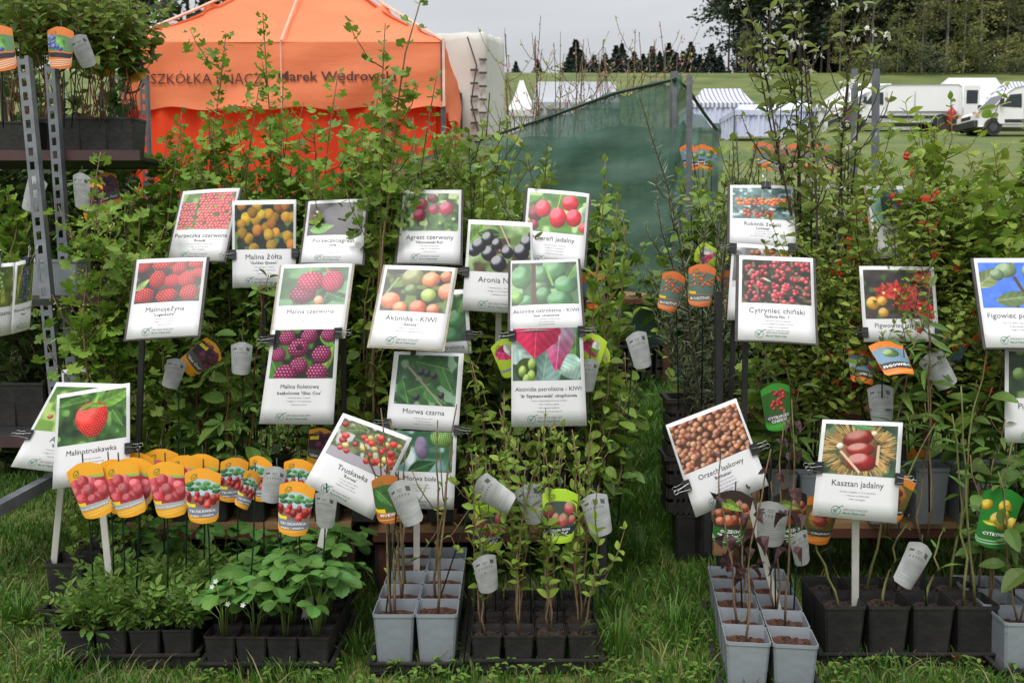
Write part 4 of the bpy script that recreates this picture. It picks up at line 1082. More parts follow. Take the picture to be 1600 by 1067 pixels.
# ---------------------------------------------------------------- orange gazebo
or_roof = mat('orange_canopy_cloth', rgb(250, 154, 108), rgb(244, 142, 96), rough=.75, scale=1.2, trans=.35, bump=.6, bscale=4, stretch=(1, 1, 3))
or_wall = mat('red_orange_wall_cloth', rgb(236, 70, 16), rgb(222, 58, 12), rough=.75, scale=1.5, trans=.25, bump=.3, bscale=5)
seam = mat('pale_seam_tape', rgb(250, 200, 180), rough=.7)
dark_print = mat('dark_printed_letters', rgb(70, 50, 40), rough=.8)
alu = mat('grey_tent_pole', rgb(95, 100, 105), rgb(70, 74, 78), rough=.4, metal=.5)
def gazebo():
    Y0, Y1 = 10.5, 14.0
    A = P(188, 66, Y0); B = P(692, 64, Y0); ez = A.z; x0, x1 = A.x, B.x
    vb = P(440, 170, Y0).z
    ap = Vector(((x0 + x1) / 2, (Y0 + Y1) / 2, P(443, -75, 12.2).z))
    g0 = gz(11.5)
    root = thing('market_gazebo', Vector((ap.x, ap.y, g0)), 'orange pop-up gazebo with red side walls and dark lettering on its valance', 'gazebo')
    cor_ = [Vector((x0, Y0, ez)), Vector((x1, Y0, ez)), Vector((x1, Y1, ez)), Vector((x0, Y1, ez))]
    for i in range(4):
        a, b = cor_[i], cor_[(i + 1) % 4]; V = []; Fc = []; n = 22; idx = {}
        nrm = (b - a).cross(ap - a).normalized()
        if nrm.z < 0: nrm = -nrm
        for r_ in range(n + 1):
            for c_ in range(n - r_ + 1):
                s_, t = c_ / n, r_ / n; p = a + (b - a) * s_ + (ap - a) * t
                u = 1 - s_ - t
                sag = -.16 * 4 * s_ * t * 1 - .16 * 4 * u * t - .03 * math.sin(20 * t) * u * s_ * 4 + .02 * math.sin(9 * s_ + 14 * t)
                sag *= (1 if min(s_, t, u) >= 0 else 0)
                idx[(r_, c_)] = len(V); V.append(p + nrm * (sag * .55 if 0 < t else 0))
        for r_ in range(n):
            for c_ in range(n - r_):
                Fc.append((idx[(r_, c_)], idx[(r_, c_ + 1)], idx[(r_ + 1, c_)]))
                if c_ < n - r_ - 1: Fc.append((idx[(r_, c_ + 1)], idx[(r_ + 1, c_ + 1)], idx[(r_ + 1, c_)]))
        part('roof_panel', MB().add(V, Fc), or_roof, root, True)
        # valance
        V = []; n = 60; m_ = 10; L = (b - a).length; outn = Vector(((b - a).y, -(b - a).x, 0)).normalized()
        if outn.dot(a - ap) < 0: outn = -outn
        for j in range(m_ + 1):
            for k in range(n + 1):
                s_ = k / n; v = j / m_
                wv = .022 * math.sin(s_ * 26 + 3 * v + i) * v + .03 * math.sin(s_ * 9 + 4 * v) * v + .012 * math.sin(v * 9 + 11 * s_) + .03 * v
                V.append(a + (b - a) * s_ + outn * wv + Vector((0, 0, -(ez - vb) * v - (.02 * math.sin(s_ * 31) * v))))
        Fc = [(j * (n + 1) + k, j * (n + 1) + k + 1, (j + 1) * (n + 1) + k + 1, (j + 1) * (n + 1) + k) for j in range(m_) for k in range(n)]
        part('valance', MB().add(V, Fc), or_roof, root, True)
        mb = MB(); mb.tube([a + (ap - a) * t + Vector((0, 0, .02 - .1 * math.sin(math.pi * t) * .5)) for t in np.linspace(0, 1, 9)], .017, n=5); part('hip_seam', mb, seam, root)
        mb = MB(); mb.box(Vector((a.x, a.y, (ez + g0) / 2)), (.05, .05, ez - g0)); part('pole', mb, alu, root)
    # seam up the middle of the front panel
    mb = MB(); fm = (cor_[0] + cor_[1]) / 2; mb.tube([fm.lerp(ap, t) + Vector((0, -.03, -.035 * math.sin(math.pi * t) + .01)) for t in np.linspace(0, 1, 9)], .012, n=4)
    mb.tube([fm + Vector((0, -.05, 0)), fm + Vector((0, -.06, -(ez - vb)))], .006, n=4); part('front_seam', mb, seam, root)
    mb = MB(); mb.bar(B + Vector((.01, -.06, 0)), B + Vector((.012, -.07, vb - ez)), .03, .006); part('corner_tape', mb, seam, root)
    # walls
    for i in (0, 1, 2, 3):
        a, b = cor_[i], cor_[(i + 1) % 4]; V = []; n = 70; m_ = 6
        inn = (Vector((ap.x, ap.y, 0)) - Vector(((a.x + b.x) / 2, (a.y + b.y) / 2, 0))).normalized()
        for j in range(m_ + 1):
            for k in range(n + 1):
                s_ = k / n; v = j / m_; p = a + (b - a) * s_ + inn * (.07 + .03 * math.sin(s_ * 40 + i) * (.4 + v) + .02 * math.sin(s_ * 97))
                V.append(Vector((p.x, p.y, (vb + .08) * (1 - v) + (gz(a.y) - .1) * v)))
        Fc = [(j * (n + 1) + k, j * (n + 1) + k + 1, (j + 1) * (n + 1) + k + 1, (j + 1) * (n + 1) + k) for j in range(m_) for k in range(n)]
        part('side_wall', MB().add(V, Fc), or_wall, root, True)
    def band(t, px0, px1, py, capx, bold, nm):
        V, fs, wd = text2d(t, bold, 2); a = P(px0, py, Y0); b = P(px1, py, Y0); k = (b.x - a.x) / wd; kz = P(0, py, Y0).z - P(0, py + capx, Y0).z
        c = (a + b) / 2; L = x1 - x0
        def yo(x, z):
            s_ = (x - x0) / L; v = (ez - z) / (ez - vb)
            return -(.022 * math.sin(s_ * 26 + 3 * v) * v + .03 * math.sin(s_ * 9 + 4 * v) * v + .012 * math.sin(v * 9 + 11 * s_) + .03 * v) - .018
        vs = []
        for x, y in V:
            X_, Z_ = c.x + x * k, c.z + (y - .35) * kz / .7; vs.append((X_, Y0 + yo(X_, Z_), Z_))
        part(nm, MB().add(vs, fs), dark_print, root)
    band('SZKÓŁKA PNĄCZY', 237, 424, 124, 16, 0, 'lettering')
    band('Marek Wędrowski', 436, 619, 120, 15, .014, 'lettering')
    mb = MB(); c = P(207, 122, Y0); r = .17; pts = [c + Vector((r * math.cos(t), -.09, r * math.sin(t))) for t in np.linspace(R(60), R(380), 24)]
    mb.tube(pts, .014, n=4); mb.tube([c + Vector((-.08, -.09, .04)), c + Vector((-.02, -.09, -.08)), c + Vector((.04, -.09, .08))], .013, n=4)
    mb.tube([c + Vector((.02, -.09, .06)), c + Vector((.08, -.09, -.06)), c + Vector((.15, -.09, .12)), c + Vector((.32, -.09, .2))], .013, n=4)
    part('logo', mb, dark_print, root)
gazebo()

# ---------------------------------------------------------------- covered trailer
tarp = mat('grey_white_tarpaulin', rgb(196, 196, 190), rgb(176, 177, 170), rough=.6, scale=.8, bump=.35, bscale=3)
strapm = mat('dark_strap', rgb(70, 70, 70), rough=.7)
rubber = mat('black_rubber', (.02, .02, .02), rough=.8)
def trailer():
    pts = [P(590, 60, 14.3), P(758, 50, 14.0), P(788, 60, 14.5), P(760, 60, 20), P(600, 60, 20.4)]
    pl = [(p.x, p.y) for p in pts]; zt = P(700, 48, 14).z; zb = gz(15) + .75
    root = thing('covered_trailer', Vector((pl[1][0], pl[1][1], gz(14))), 'lorry trailer under a grey-white tarpaulin with dark straps, behind the orange gazebo', 'trailer')
    cx, cy = sum(p[0] for p in pl) / 5, sum(p[1] for p in pl) / 5; mb = MB(); V = []; lv = [(zb, 1), (zt - .30, 1), (zt - .12, .998), (zt - .03, .985), (zt, .955)]
    per = []
    for i in range(5):
        a, b = pl[i], pl[(i + 1) % 5]
        for k in range(12): per.append((a[0] + (b[0] - a[0]) * k / 12, a[1] + (b[1] - a[1]) * k / 12, k))
    zs = list(np.linspace(zb, zt - .35, 8)); lv = [(z, 1) for z in zs] + lv[2:]
    rr = random.Random(4)
    for z, s_ in lv:
        for (x, y, k) in per:
            w_ = 1 + (.006 * rr.uniform(-1, 1)); V.append((cx + (x - cx) * s_ * w_, cy + (y - cy) * s_ * w_, z + (rr.uniform(-.02, .02) if s_ < 1 else 0)))
    n = len(per); Fc = [(j * n + i, j * n + (i + 1) % n, (j + 1) * n + (i + 1) % n, (j + 1) * n + i) for j in range(len(lv) - 1) for i in range(n)]
    Fc.append(tuple((len(lv) - 1) * n + i for i in range(n)))
    part('tarpaulin', mb.add(V, Fc), tarp, root, True)
    a, b, c = Vector((*pl[0], 0)), Vector((*pl[1], 0)), Vector((*pl[2], 0))
    k = 0
    for z in np.linspace(zt - .55, zb + .3, 7):
        for e, f_ in ((b.lerp(a, .10), -1), (b.lerp(a, .02), 1)):
            q = MB(); p = Vector((e.x, e.y - .04, z + (.14 if f_ > 0 else 0))); q.box(p, (.11, .02, .03)); part('strap', q, strapm, root)
    q = MB(); q.tube([Vector((b.x - .25, b.y - .05, zt - .1)), Vector((b.x - .12, b.y - .06, zt - .5)), Vector((b.x - .2, b.y - .06, zt - 1.0)), Vector((b.x - .08, b.y - .06, zt - 1.5)), Vector((b.x - .18, b.y - .06, zb))], .012); part('rope', q, strapm, root)
    for t in (.25, .6):
        e = b.lerp(c, t); q = MB(); q.tube([Vector((e.x - .35, e.y, gz(15) + .42)), Vector((e.x - .1, e.y, gz(15) + .42))], .42, n=18); part('wheel', q, rubber, root)
    q = MB(); q.box((cx, cy, zb - .1), (1.2, 2.8, .18)); part('chassis', q, strapm, root)
trailer()

# ---------------------------------------------------------------- shade net on posts
netm = mat('green_shade_net', (.03, .105, .072), (.10, .19, .15), rough=.8, scale=1.6, bump=.3, bscale=8, stretch=(1, 1, 5))
t_ = netm.node_tree; o_ = t_.nodes['Material Output']; s0 = o_.inputs['Surface'].links[0].from_socket
tr_ = t_.nodes.new('ShaderNodeBsdfTransparent'); mx_ = t_.nodes.new('ShaderNodeMixShader'); wv_ = t_.nodes.new('ShaderNodeTexNoise'); wv_.inputs['Scale'].default_value = 2.5; wv_.inputs['Detail'].default_value = 6
rm_ = t_.nodes.new('ShaderNodeMapRange'); rm_.inputs['To Min'].default_value = .6; rm_.inputs['To Max'].default_value = .93; t_.links.new(wv_.outputs['Fac'], rm_.inputs['Value'])
t_.links.new(rm_.outputs[0], mx_.inputs[0]); t_.links.new(tr_.outputs[0], mx_.inputs[1]); t_.links.new(s0, mx_.inputs[2]); t_.links.new(mx_.outputs[0], o_.inputs['Surface'])
steel = mat('galvanised_steel', rgb(120, 124, 128), rgb(92, 96, 101), rough=.45, metal=.45, scale=10, bump=.1)
def net():
    top = [(560, 285, 9.6), (680, 243, 8.9), (770, 214, 8.3), (860, 184, 7.6), (960, 148, 6.9), (1020, 134, 6.5), (1055, 126, 6.2), (1074, 140, 6.3), (1102, 182, 6.9), (1120, 205, 7.4)]
    T = [P(*t) for t in top]; n = 60; V = []; m_ = 24
    root = thing('shade_net_screen', Vector((T[6].x, T[6].y, gz(6.2))), 'green shade netting screen stretched behind the grass aisle between grey posts', 'net screen')
    for j in range(m_ + 1):
        v = j / m_
        for i in range(n + 1):
            p, d = along(T, i / n); zb = gz(p.y) + .0
            z = p.z + (zb - p.z) * v
            f_ = .06 * math.sin(i * .55 + 3 * v) * v + .05 * math.sin(i * .21 + 9 * v) + .03 * math.sin(v * 34 + i * .35) + .015 * math.sin(v * 61 - i * .5)
            V.append(Vector((p.x + f_ * .4, p.y - f_ - .25 * v * (1 - v), z - (.03 * math.sin(i * .9) if j == 0 else 0))))
    Fc = [(j * (n + 1) + k, j * (n + 1) + k + 1, (j + 1) * (n + 1) + k + 1, (j + 1) * (n + 1) + k) for j in range(m_) for k in range(n)]
    part('netting', MB().add(V, Fc), netm, root, True)
    # second sheet hung lower: the doubled, darker part
    V = []; T2 = [P(560, 310, 9.7), P(680, 262, 9.0), P(800, 227, 8.2), P(900, 214, 7.4), P(1040, 204, 6.4), P(1060, 205, 6.3), P(1080, 215, 6.5)]
    for j in range(m_ + 1):
        v = j / m_
        for i in range(n + 1):
            p, d = along(T2, i / n); z1 = p.z - .02 * math.sin(i * .5); z = z1 + (gz(p.y) - z1) * v
            V.append(Vector((p.x, p.y - .30 + .035 * math.sin(i * .4 + 5 * v) + .03 * math.sin(v * 26 + i * .5), z)))
    part('lower_netting', MB().add(V, Fc), netm, root, True)
    q = MB(); q.tube([p + Vector((0, -.01, .005)) for p in T], .012, n=5); part('edge_rope', q, mat('dark_green_rope', (.012, .05, .035)), root)
    for i in (0, 3, 6, 9):
        q = MB(); q.bar(Vector((T[i].x, T[i].y + .04, gz(T[i].y))), T[i] + Vector((0, .04, .06)), .045, .045); part('post', q, steel, root)
net()

def punched_post(a, b, w, label, group='punched steel uprights', name='shelf_upright', pitch=.045, dep=.03):
    """steel angle upright with a row of slots, from foot a to top b"""
    a, b = Vector(a), Vector(b)
    root = thing(name, a, label, 'shelf upright', group)
    L = (b - a).length; d = (b - a).normalized(); x = Vector((1, 0, 0)); x = (x - d * x.dot(d)).normalized(); y = d.cross(x); y = y if y.y > 0 else -y
    mb = MB(); s_ = w * .27
    def slab(u0, u1, t0, t1):
        vs = [a + x * u + y * v + d * t for t in (t0, t1) for u, v in ((u0, 0), (u1, 0), (u1, .003), (u0, .003))]
        mb.add(vs, [(3, 2, 1, 0), (4, 5, 6, 7), (0, 1, 5, 4), (1, 2, 6, 5), (2, 3, 7, 6), (3, 0, 4, 7)])
    slab(-w / 2, -w / 2 + s_, 0, L); slab(w / 2 - s_, w / 2, 0, L)
    n = int(L / pitch)
    for i in range(n + 1):
        t = i * pitch; slab(-w / 2 + s_, w / 2 - s_, t, min(t + pitch * .42, L))
    vs = [a + x * (w / 2 + u) + y * v + d * t for t in (0, L) for u, v in ((0, 0), (.003, 0), (.003, dep), (0, dep))]
    mb.add(vs, [(3, 2, 1, 0), (4, 5, 6, 7), (0, 1, 5, 4), (1, 2, 6, 5), (2, 3, 7, 6), (3, 0, 4, 7)])
    part('punched_face', mb, steel, root)
    return root
def upr(px0, py0, Y0, px1, py1, w, label, Y1=None):
    return punched_post(P(px1, py1, Y1 or Y0), P(px0, py0, Y0), w, label)

# ---------------------------------------------------------------- background market
white_pvc = mat('white_tent_fabric', (.74, .74, .74), (.68, .68, .69), rough=.6, scale=.5, bump=.2, trans=.2)
grey_pvc = mat('grey_tent_fabric', rgb(165, 170, 176), rgb(150, 154, 160), rough=.7, scale=.5)
stripe = mat('blue_striped_fabric', (.7, .7, .73), rough=.7)
_t = stripe.node_tree; _b = _t.nodes['Principled BSDF']; _w = _t.nodes.new('ShaderNodeTexWave'); _c = _t.nodes.new('ShaderNodeTexCoord'); _r = _t.nodes.new('ShaderNodeValToRGB')
_w.inputs['Scale'].default_value = 1.35; _r.color_ramp.elements[0].position = .42; _r.color_ramp.elements[1].position = .5
_r.color_ramp.elements[0].color = (.20, .22, .36, 1); _r.color_ramp.elements[1].color = (.7, .7, .74, 1)
_t.links.new(_c.outputs['Object'], _w.inputs['Vector']); _t.links.new(_w.outputs['Fac'], _r.inputs[0]); _t.links.new(_r.outputs[0], _b.inputs['Base Color'])
def tent(label, Y, pxl, pxr, pye, rl, rr, pyr, D, m, walls=(), wallm=None, name='market_tent', wz=None, front=None):
    """hipped or ridged roof; pxl, pxr, pye: eaves; rl, rr, pyr: ridge ends; D depth"""
    a, b = P(pxl, pye, Y), P(pxr, pye, Y); ez = a.z; r0, r1 = P(rl, pyr, Y + D / 2), P(rr, pyr, Y + D / 2); rz = r0.z
    g = gz(Y + D / 2); root = thing(name, Vector(((a.x + b.x) / 2, Y + D / 2, g)), label, 'tent', 'tents on the far meadow')
    c = [Vector((a.x, Y, ez)), Vector((b.x, Y, ez)), Vector((b.x, Y + D, ez)), Vector((a.x, Y + D, ez))]
    def patch(p, q, r_, s_, nm, n=10, sag=.12):
        V = []
        for j in range(n + 1):
            for i in range(n + 1):
                u, v = i / n, j / n; w_ = p.lerp(q, u).lerp(s_.lerp(r_, u), v); V.append(w_ - Vector((0, 0, sag * 4 * v * (1 - v) + .05 * math.sin(u * 12) * math.sin(3.14 * v))))
        part(nm, MB().add(V, [(j * (n + 1) + i, j * (n + 1) + i + 1, (j + 1) * (n + 1) + i + 1, (j + 1) * (n + 1) + i) for j in range(n) for i in range(n)]), m, root, True)
    patch(c[0], c[1], r1, r0, 'roof_panel'); patch(c[1], c[2], r1, r1, 'roof_panel'); patch(c[2], c[3], r0, r1, 'roof_panel'); patch(c[3], c[0], r0, r0, 'roof_panel')
    for i in range(4):
        p, q = c[i], c[(i + 1) % 4]; V = []; n = 30
        for j in range(2):
            for k in range(n + 1): V.append(p.lerp(q, k / n) + Vector((0, -.02 + .03 * math.sin(k * 1.9), -.25 * j + (.04 * (k % 2) if j else 0))))
        part('valance', MB().add(V, [(k, k + 1, n + 2 + k, n + 1 + k) for k in range(n)]), m, root)
        mb = MB(); mb.box((p.x, p.y + .03, (ez + g) / 2), (.05, .05, ez - g)); part('pole', mb, alu, root)
    for i in walls:
        p, q = c[i], c[(i + 1) % 4]; V = []; n = 60
        nn = Vector((-(q - p).y, (q - p).x, 0)).normalized() * .06
        for j in range(2):
            for k in range(n + 1):
                w_ = p.lerp(q, k / n) + nn * (1 + math.sin(k * 1.3) * .9 + .5 * math.sin(k * .47)); V.append(Vector((w_.x, w_.y, ez - .1 if j == 0 else g)))
        part('side_wall', MB().add(V, [(k, k + 1, n + 2 + k, n + 1 + k) for k in range(n)]), wallm or m, root, True)
    return root
curtain = mat('pale_blue_white_curtain', rgb(205, 210, 232), rgb(185, 190, 222), rough=.7, scale=1.0)
tent('white market tent behind the long white van, its roof peaking left of the van', 59.5, 1276, 1428, 168, 1326, 1392, 131, 5, white_pvc, (3, 0))
tent('large white market tent behind the open-doored van and the cropped van', 62, 1440, 1596, 168, 1482, 1556, 122, 5, white_pvc, (0, 1, 3))
tent('blue-striped tent at the right edge behind the cropped white van', 60, 1560, 1700, 160, 1570, 1690, 128, 4, stripe, ())
tent('blue-and-white striped market tent standing above the shade net', 52, 1080, 1180, 161, 1098, 1158, 139, 4, stripe, (0, 3), curtain)
tent('low stall hung with pale blue-white curtains right of the shade net', 44, 1148, 1248, 172, 1155, 1244, 164, 3, curtain, (0, 1, 3), curtain)
tent('wide grey tent roof seen over the shade net with blossoming twigs in front', 36, 832, 968, 160, 838, 962, 128, 3.5, grey_pvc, (0, 3), grey_pvc)
tent('small pointed white tent seen between the trailer and the grey tent', 36, 792, 838, 172, 812, 818, 126, 2.5, white_pvc, (0, 1, 3))
tent('white-roofed stall left of the long white van', 52, 1225, 1272, 168, 1232, 1265, 158, 3, curtain, (0,), curtain)

# ---------------------------------------------------------------- vans
vanw = mat('white_van_paint', (.80, .80, .80), (.76, .77, .77), rough=.3, scale=.7)
glass = mat('dark_van_glass', (.02, .028, .032), (.03, .04, .045), rough=.1)
plas = mat('dark_van_plastic', (.03, .03, .032), rough=.6)
lampm = mat('amber_clear_lamp', rgb(225, 190, 150), rough=.2); redlamp = mat('red_lamp', rgb(150, 20, 15), rough=.3)
def van(label, px, Y, L=6.6, rear_open=False, yaw=0):
    """van facing left; px is its nose"""
    g = gz(Y); nose = P(px, 200, Y); base = Vector((nose.x + L / 2, Y, g))
    root = thing('delivery_van', base, label, 'van', 'white vans on the far meadow'); root.rotation_euler.z = R(yaw)
    def pt(nm, mb, m, smooth=False, par=None):
        o = link(nm, mb.mesh(nm, m, (0, 0, 0), smooth), par or root); return o
    x0 = -L / 2; H = 2.4; W = 2.0
    prof = [(x0 + .05, .35), (x0, .6), (x0 + .03, .95), (x0 + .22, 1.12), (x0 + .95, 1.32), (x0 + 1.65, 2.08), (x0 + 1.95, 2.28), (x0 + 2.5, H), (L / 2 - .25, H + .02), (L / 2 - .05, H - .1), (L / 2, 1.6), (L / 2, .35)]
    mb = MB(); n = len(prof); V = []
    for y, s_ in ((-W / 2, .0), (-W / 2 + .02, 0), (W / 2, 0)): pass
    rows = [(-W / 2 + .10, 1.0, .07), (-W / 2, 1.0, .0), (W / 2, 1.0, .0), (W / 2 - .10, 1, .07)]
    for ry, s_, ins in rows:
        for x, z in prof:
            zz = z - ins * (1 if z > 1.5 else .3); xx = x + (ins if x < 0 else -ins) * .5
            yy = ry
            if 1.4 < z and abs(ry) >= W / 2 - .001: yy = ry * (1 - .05 * (z - 1.4))
            V.append((xx, yy, zz))
    V2 = V
    fs = [tuple(range(n - 1, -1, -1)), tuple(3 * n + i for i in range(n))]
    for j in range(3): fs += [(j * n + i, j * n + (i + 1) % n, (j + 1) * n + (i + 1) % n, (j + 1) * n + i) for i in range(n)]
    mb.add(V2, fs); pt('body', mb, vanw)
    def side(nm, poly, m, off=.0, th=.02, s_=-1):
        vs = []
        for x, z in poly:
            y = W / 2 * (1 - .05 * max(0, z - 1.4)) + off; vs.append((x, s_ * y, z))
        for x, z in poly:
            y = W / 2 * (1 - .05 * max(0, z - 1.4)) + off - th; vs.append((x, s_ * y, z))
        k = len(poly); q = MB().add(vs, [tuple(range(k)), tuple(range(2 * k - 1, k - 1, -1))] + [((i + 1) % k, i, i + k, (i + 1) % k + k) for i in range(k)]); return pt(nm, q, m)
    for s_ in (-1, 1):
        d = side('cab_door', [(x0 + 1.15, .5), (x0 + 1.12, 1.32), (x0 + 1.62, 2.0), (x0 + 2.4, 2.08), (x0 + 2.42, .5)], vanw, .012, .02, s_)
        wdw = side('door_window', [(x0 + 1.3, 1.34), (x0 + 1.72, 1.93), (x0 + 2.3, 1.98), (x0 + 2.32, 1.3)], glass, .024, .02, s_); wdw.parent = d; wdw.matrix_parent_inverse = Matrix()
        side('rubbing_strip', [(x0 + 1.5, .55), (x0 + 1.5, .72), (L / 2 - .02, .72), (L / 2 - .02, .55)], plas, .022, .02, s_)
        side('side_panel', [(x0 + 2.55, .95), (x0 + 2.55, 2.1), (x0 + 4.0, 2.12), (x0 + 4.0, .95)], vanw, .008, .01, s_)
        side('side_panel', [(x0 + 4.1, .95), (x0 + 4.1, 2.12), (L / 2 - .25, 2.12), (L / 2 - .25, .95)], vanw, .008, .01, s_)
        for wx in (x0 + .95, L / 2 - 1.15):
            arch = MB(); arch.tube([(wx, s_ * (W / 2 - .3), .36), (wx, s_ * (W / 2 + .004), .36)], .44, n=20); pt('wheel_arch', arch, plas)
            tb = MB(); tb.tube([(wx, s_ * (W / 2 - .25), .34), (wx, s_ * (W / 2 + .012), .34)], .34, n=20); wh = pt('wheel', tb, rubber)
            rb = MB(); rb.tube([(wx, s_ * (W / 2), .34), (wx, s_ * (W / 2 + .02), .34)], .19, n=14); pt('rim', rb, alu, False, wh)
        hb = MB(); hb.box((x0 + .16, s_ * .78, .98), (.22, .34, .24)); pt('headlight', hb, lampm)
        mr_ = MB(); mr_.box((x0 + 1.25, s_ * (W / 2 + .16), 1.55), (.12, .2, .32)); pt('wing_mirror', mr_, plas)
    ws = MB(); p0, p1 = (x0 + .99, 1.36), (x0 + 1.62, 2.04); ws.add([(p0[0] - .015, -.86, p0[1]), (p0[0] - .015, .86, p0[1]), (p1[0] - .015, .78, p1[1]), (p1[0] - .015, -.78, p1[1])], [(0, 3, 2, 1)]); pt('windscreen', ws, glass)
    bp = MB(); bp.box((x0 + .05, 0, .5), (.24, 1.96, .34)); pt('front_bumper', bp, plas)
    gr = MB(); gr.box((x0 + .05, 0, .85), (.1, 1.0, .18)); pt('grille', gr, plas)
    rbp = MB(); rbp.box((L / 2 + .03, 0, .45), (.14, 1.9, .22)); pt('rear_bumper', rbp, plas)
    if rear_open:
        d = MB(); d.box((L / 2 + .47, -W / 2 - .02, 1.35), (.86, .06, 1.95)); dd = pt('rear_door', d, vanw)
        g_ = MB(); g_.box((L / 2 + .47, -W / 2 - .055, 1.72), (.62, .03, .72)); pt('door_window', g_, glass, False, dd)
        h = MB(); h.box((L / 2 - .02, -.0, 1.3), (.03, 1.6, 1.7)); pt('load_opening', h, plas)
    return root
van('long white panel van parked side-on with its rear door swung open', 1304, 55, 6.7, True)
van('white van with a sloping windscreen, cropped by the right edge of the picture', 1508, 50, 5.6, False, 0)
# bits by the van's rear door
def canister(px, Y, h, r, m, label):
    p = P(px, 200, Y); p.z = gz(Y); root = thing('gas_bottle', p, label, 'gas bottle')
    mb = MB(); n = 12; prof = [(r * .9, 0), (r, .04), (r, h * .75), (r * .6, h * .9), (r * .3, h * .92), (r * .3, h)]
    V = [(rr * math.cos(2 * math.pi * k / n), rr * math.sin(2 * math.pi * k / n), z) for rr, z in prof for k in range(n)]
    part('cylinder_body', MB().add([Vector(v) + p for v in V], [(j * n + k, j * n + (k + 1) % n, (j + 1) * n + (k + 1) % n, (j + 1) * n + k) for j in range(5) for k in range(n)] + [tuple(5 * n + k for k in range(n))]), m, root, True)
    return root
canister(1486, 53.8, 1.35, .25, mat('red_enamel', rgb(170, 30, 30), rough=.4), 'red bottle standing at the long van\'s open rear door')
cr_m = mat('dark_wood_crate', rgb(80, 62, 54), rgb(56, 44, 40), rough=.8)
def crate(p, w_, d, h, m, label, group='slatted crates by the open van door', name='slatted_crate', n=3):
    root = thing(name, p, label, 'crate', group)
    mb = MB(); mb.box(p + Vector((0, 0, .02)), (w_ - .045, d - .045, .02)); part('base', mb, m, root)
    for i in range(n):
        z = h * (i + .5) / n
        for sx, sy, s_ in ((0, -1, (w_, .015, h / n * .7)), (0, 1, (w_, .015, h / n * .7)), (-1, 0, (.015, d - .034, h / n * .7)), (1, 0, (.015, d - .034, h / n * .7))):
            q = MB(); q.box(p + Vector((sx * (w_ / 2 - .0075), sy * (d / 2 - .0075), z)), s_); part('slat', q, m, root)
    for sx in (-1, 1):
        for sy in (-1, 1): q = MB(); q.box(p + Vector((sx * (w_ / 2 - .03), sy * (d / 2 - .03), h / 2)), (.025, .025, h)); part('corner_post', q, m, root)
    return root
for i, (px, lb) in enumerate([(1474, 'dark slatted crate left of the red bottle by the van door'), (1498, 'dark slatted crate right of the red bottle by the van door'), (1508, 'dark slatted crate nearest the cropped van')]):
    p = P(px, 200, 53.4 - .4 * i); p.z = gz(53); crate(p, .7, .5, .75 if i else .5, cr_m, lb)

# purple poster on a steel post
def poster():
    Y = 6.0; a, b = P(1318, 160, Y), P(1337, 192, Y)
    root = thing('purple_poster', Vector(((a.x + b.x) / 2, Y, b.z)), 'small purple flowery poster fixed to a steel post in front of the far van', 'poster', None)
    sh = Sheet(a, Vector((b.x, Y, a.z)), b, Vector((a.x, Y, b.z)), .001)
    part('board', sh.slab(0, 0, 1, 1, 1, 1, 0, -.006), mat('purple_board', rgb(96, 50, 110)), root)
    pc = Pic(24, 40, seed=5).bg((110, 45, 120), (80, 35, 95), None, 3).many(9, .06, .12, [(190, 80, 150), (220, 120, 90), (150, 60, 140)], box=(.1, .1, .9, 1.5)); print_part('photo_print', sh, pc, root, .05, .03, .95, .97, .001)
poster()

# ---------------------------------------------------------------- trees
N_SPR = mat('spruce_needles', (.022, .045, .026), (.014, .03, .018), rough=.8, rnd=.3)
N_PIN = mat('pine_needles', (.05, .075, .042), (.03, .05, .03), rough=.8, rnd=.35)
N_BIR = mat('spring_birch_leaves', (.25, .28, .08), (.17, .20, .06), rough=.7, rnd=.3, trans=.25)
N_BSH = mat('spring_bush_leaves', (.17, .20, .06), (.11, .13, .045), rough=.7, rnd=.35, trans=.2)
N_PIN2 = mat('greyish_pine_needles', (.075, .10, .06), (.045, .065, .04), rough=.8, rnd=.35)
N_BIR2 = mat('yellowish_birch_leaves', (.33, .34, .11), (.22, .24, .08), rough=.7, rnd=.3, trans=.25)
N_BIR3 = mat('brownish_spring_leaves', (.17, .17, .075), (.11, .12, .05), rough=.7, rnd=.3, trans=.2)
def tri_cloud(pts, s0, s1, rs, m, name, squash=.6):
    n = len(pts); s_ = rs.uniform(s0, s1, n)
    a = rs.randn(n, 3); a /= np.linalg.norm(a, axis=1)[:, None]; b = np.cross(a, rs.randn(n, 3)); b /= np.linalg.norm(b, axis=1)[:, None]
    a[:, 2] *= squash
    P_ = np.asarray(pts)
    V = np.stack([P_ - a * s_[:, None] * .5, P_ + a * s_[:, None] * .5 + b * s_[:, None] * .15, P_ + b * s_[:, None] * .6, ], 1)
    return np_mesh(name, V.reshape(-1, 3), np.arange(3 * n).reshape(-1, 3), m)
def spruce_mesh(seed):
    rs = np.random.RandomState(seed); pts = []
    for i in range(2400):
        t = rs.rand(); r = (1 - t) * .62 * (.55 + .45 * abs(math.sin(t * 34))) * rs.uniform(.3, 1) ; a = rs.rand() * 6.28
        pts.append((r * math.cos(a), r * math.sin(a), .04 + t * .96 - r * .35))
    return tri_cloud(pts, .03, .09, rs, N_SPR, 'crown')
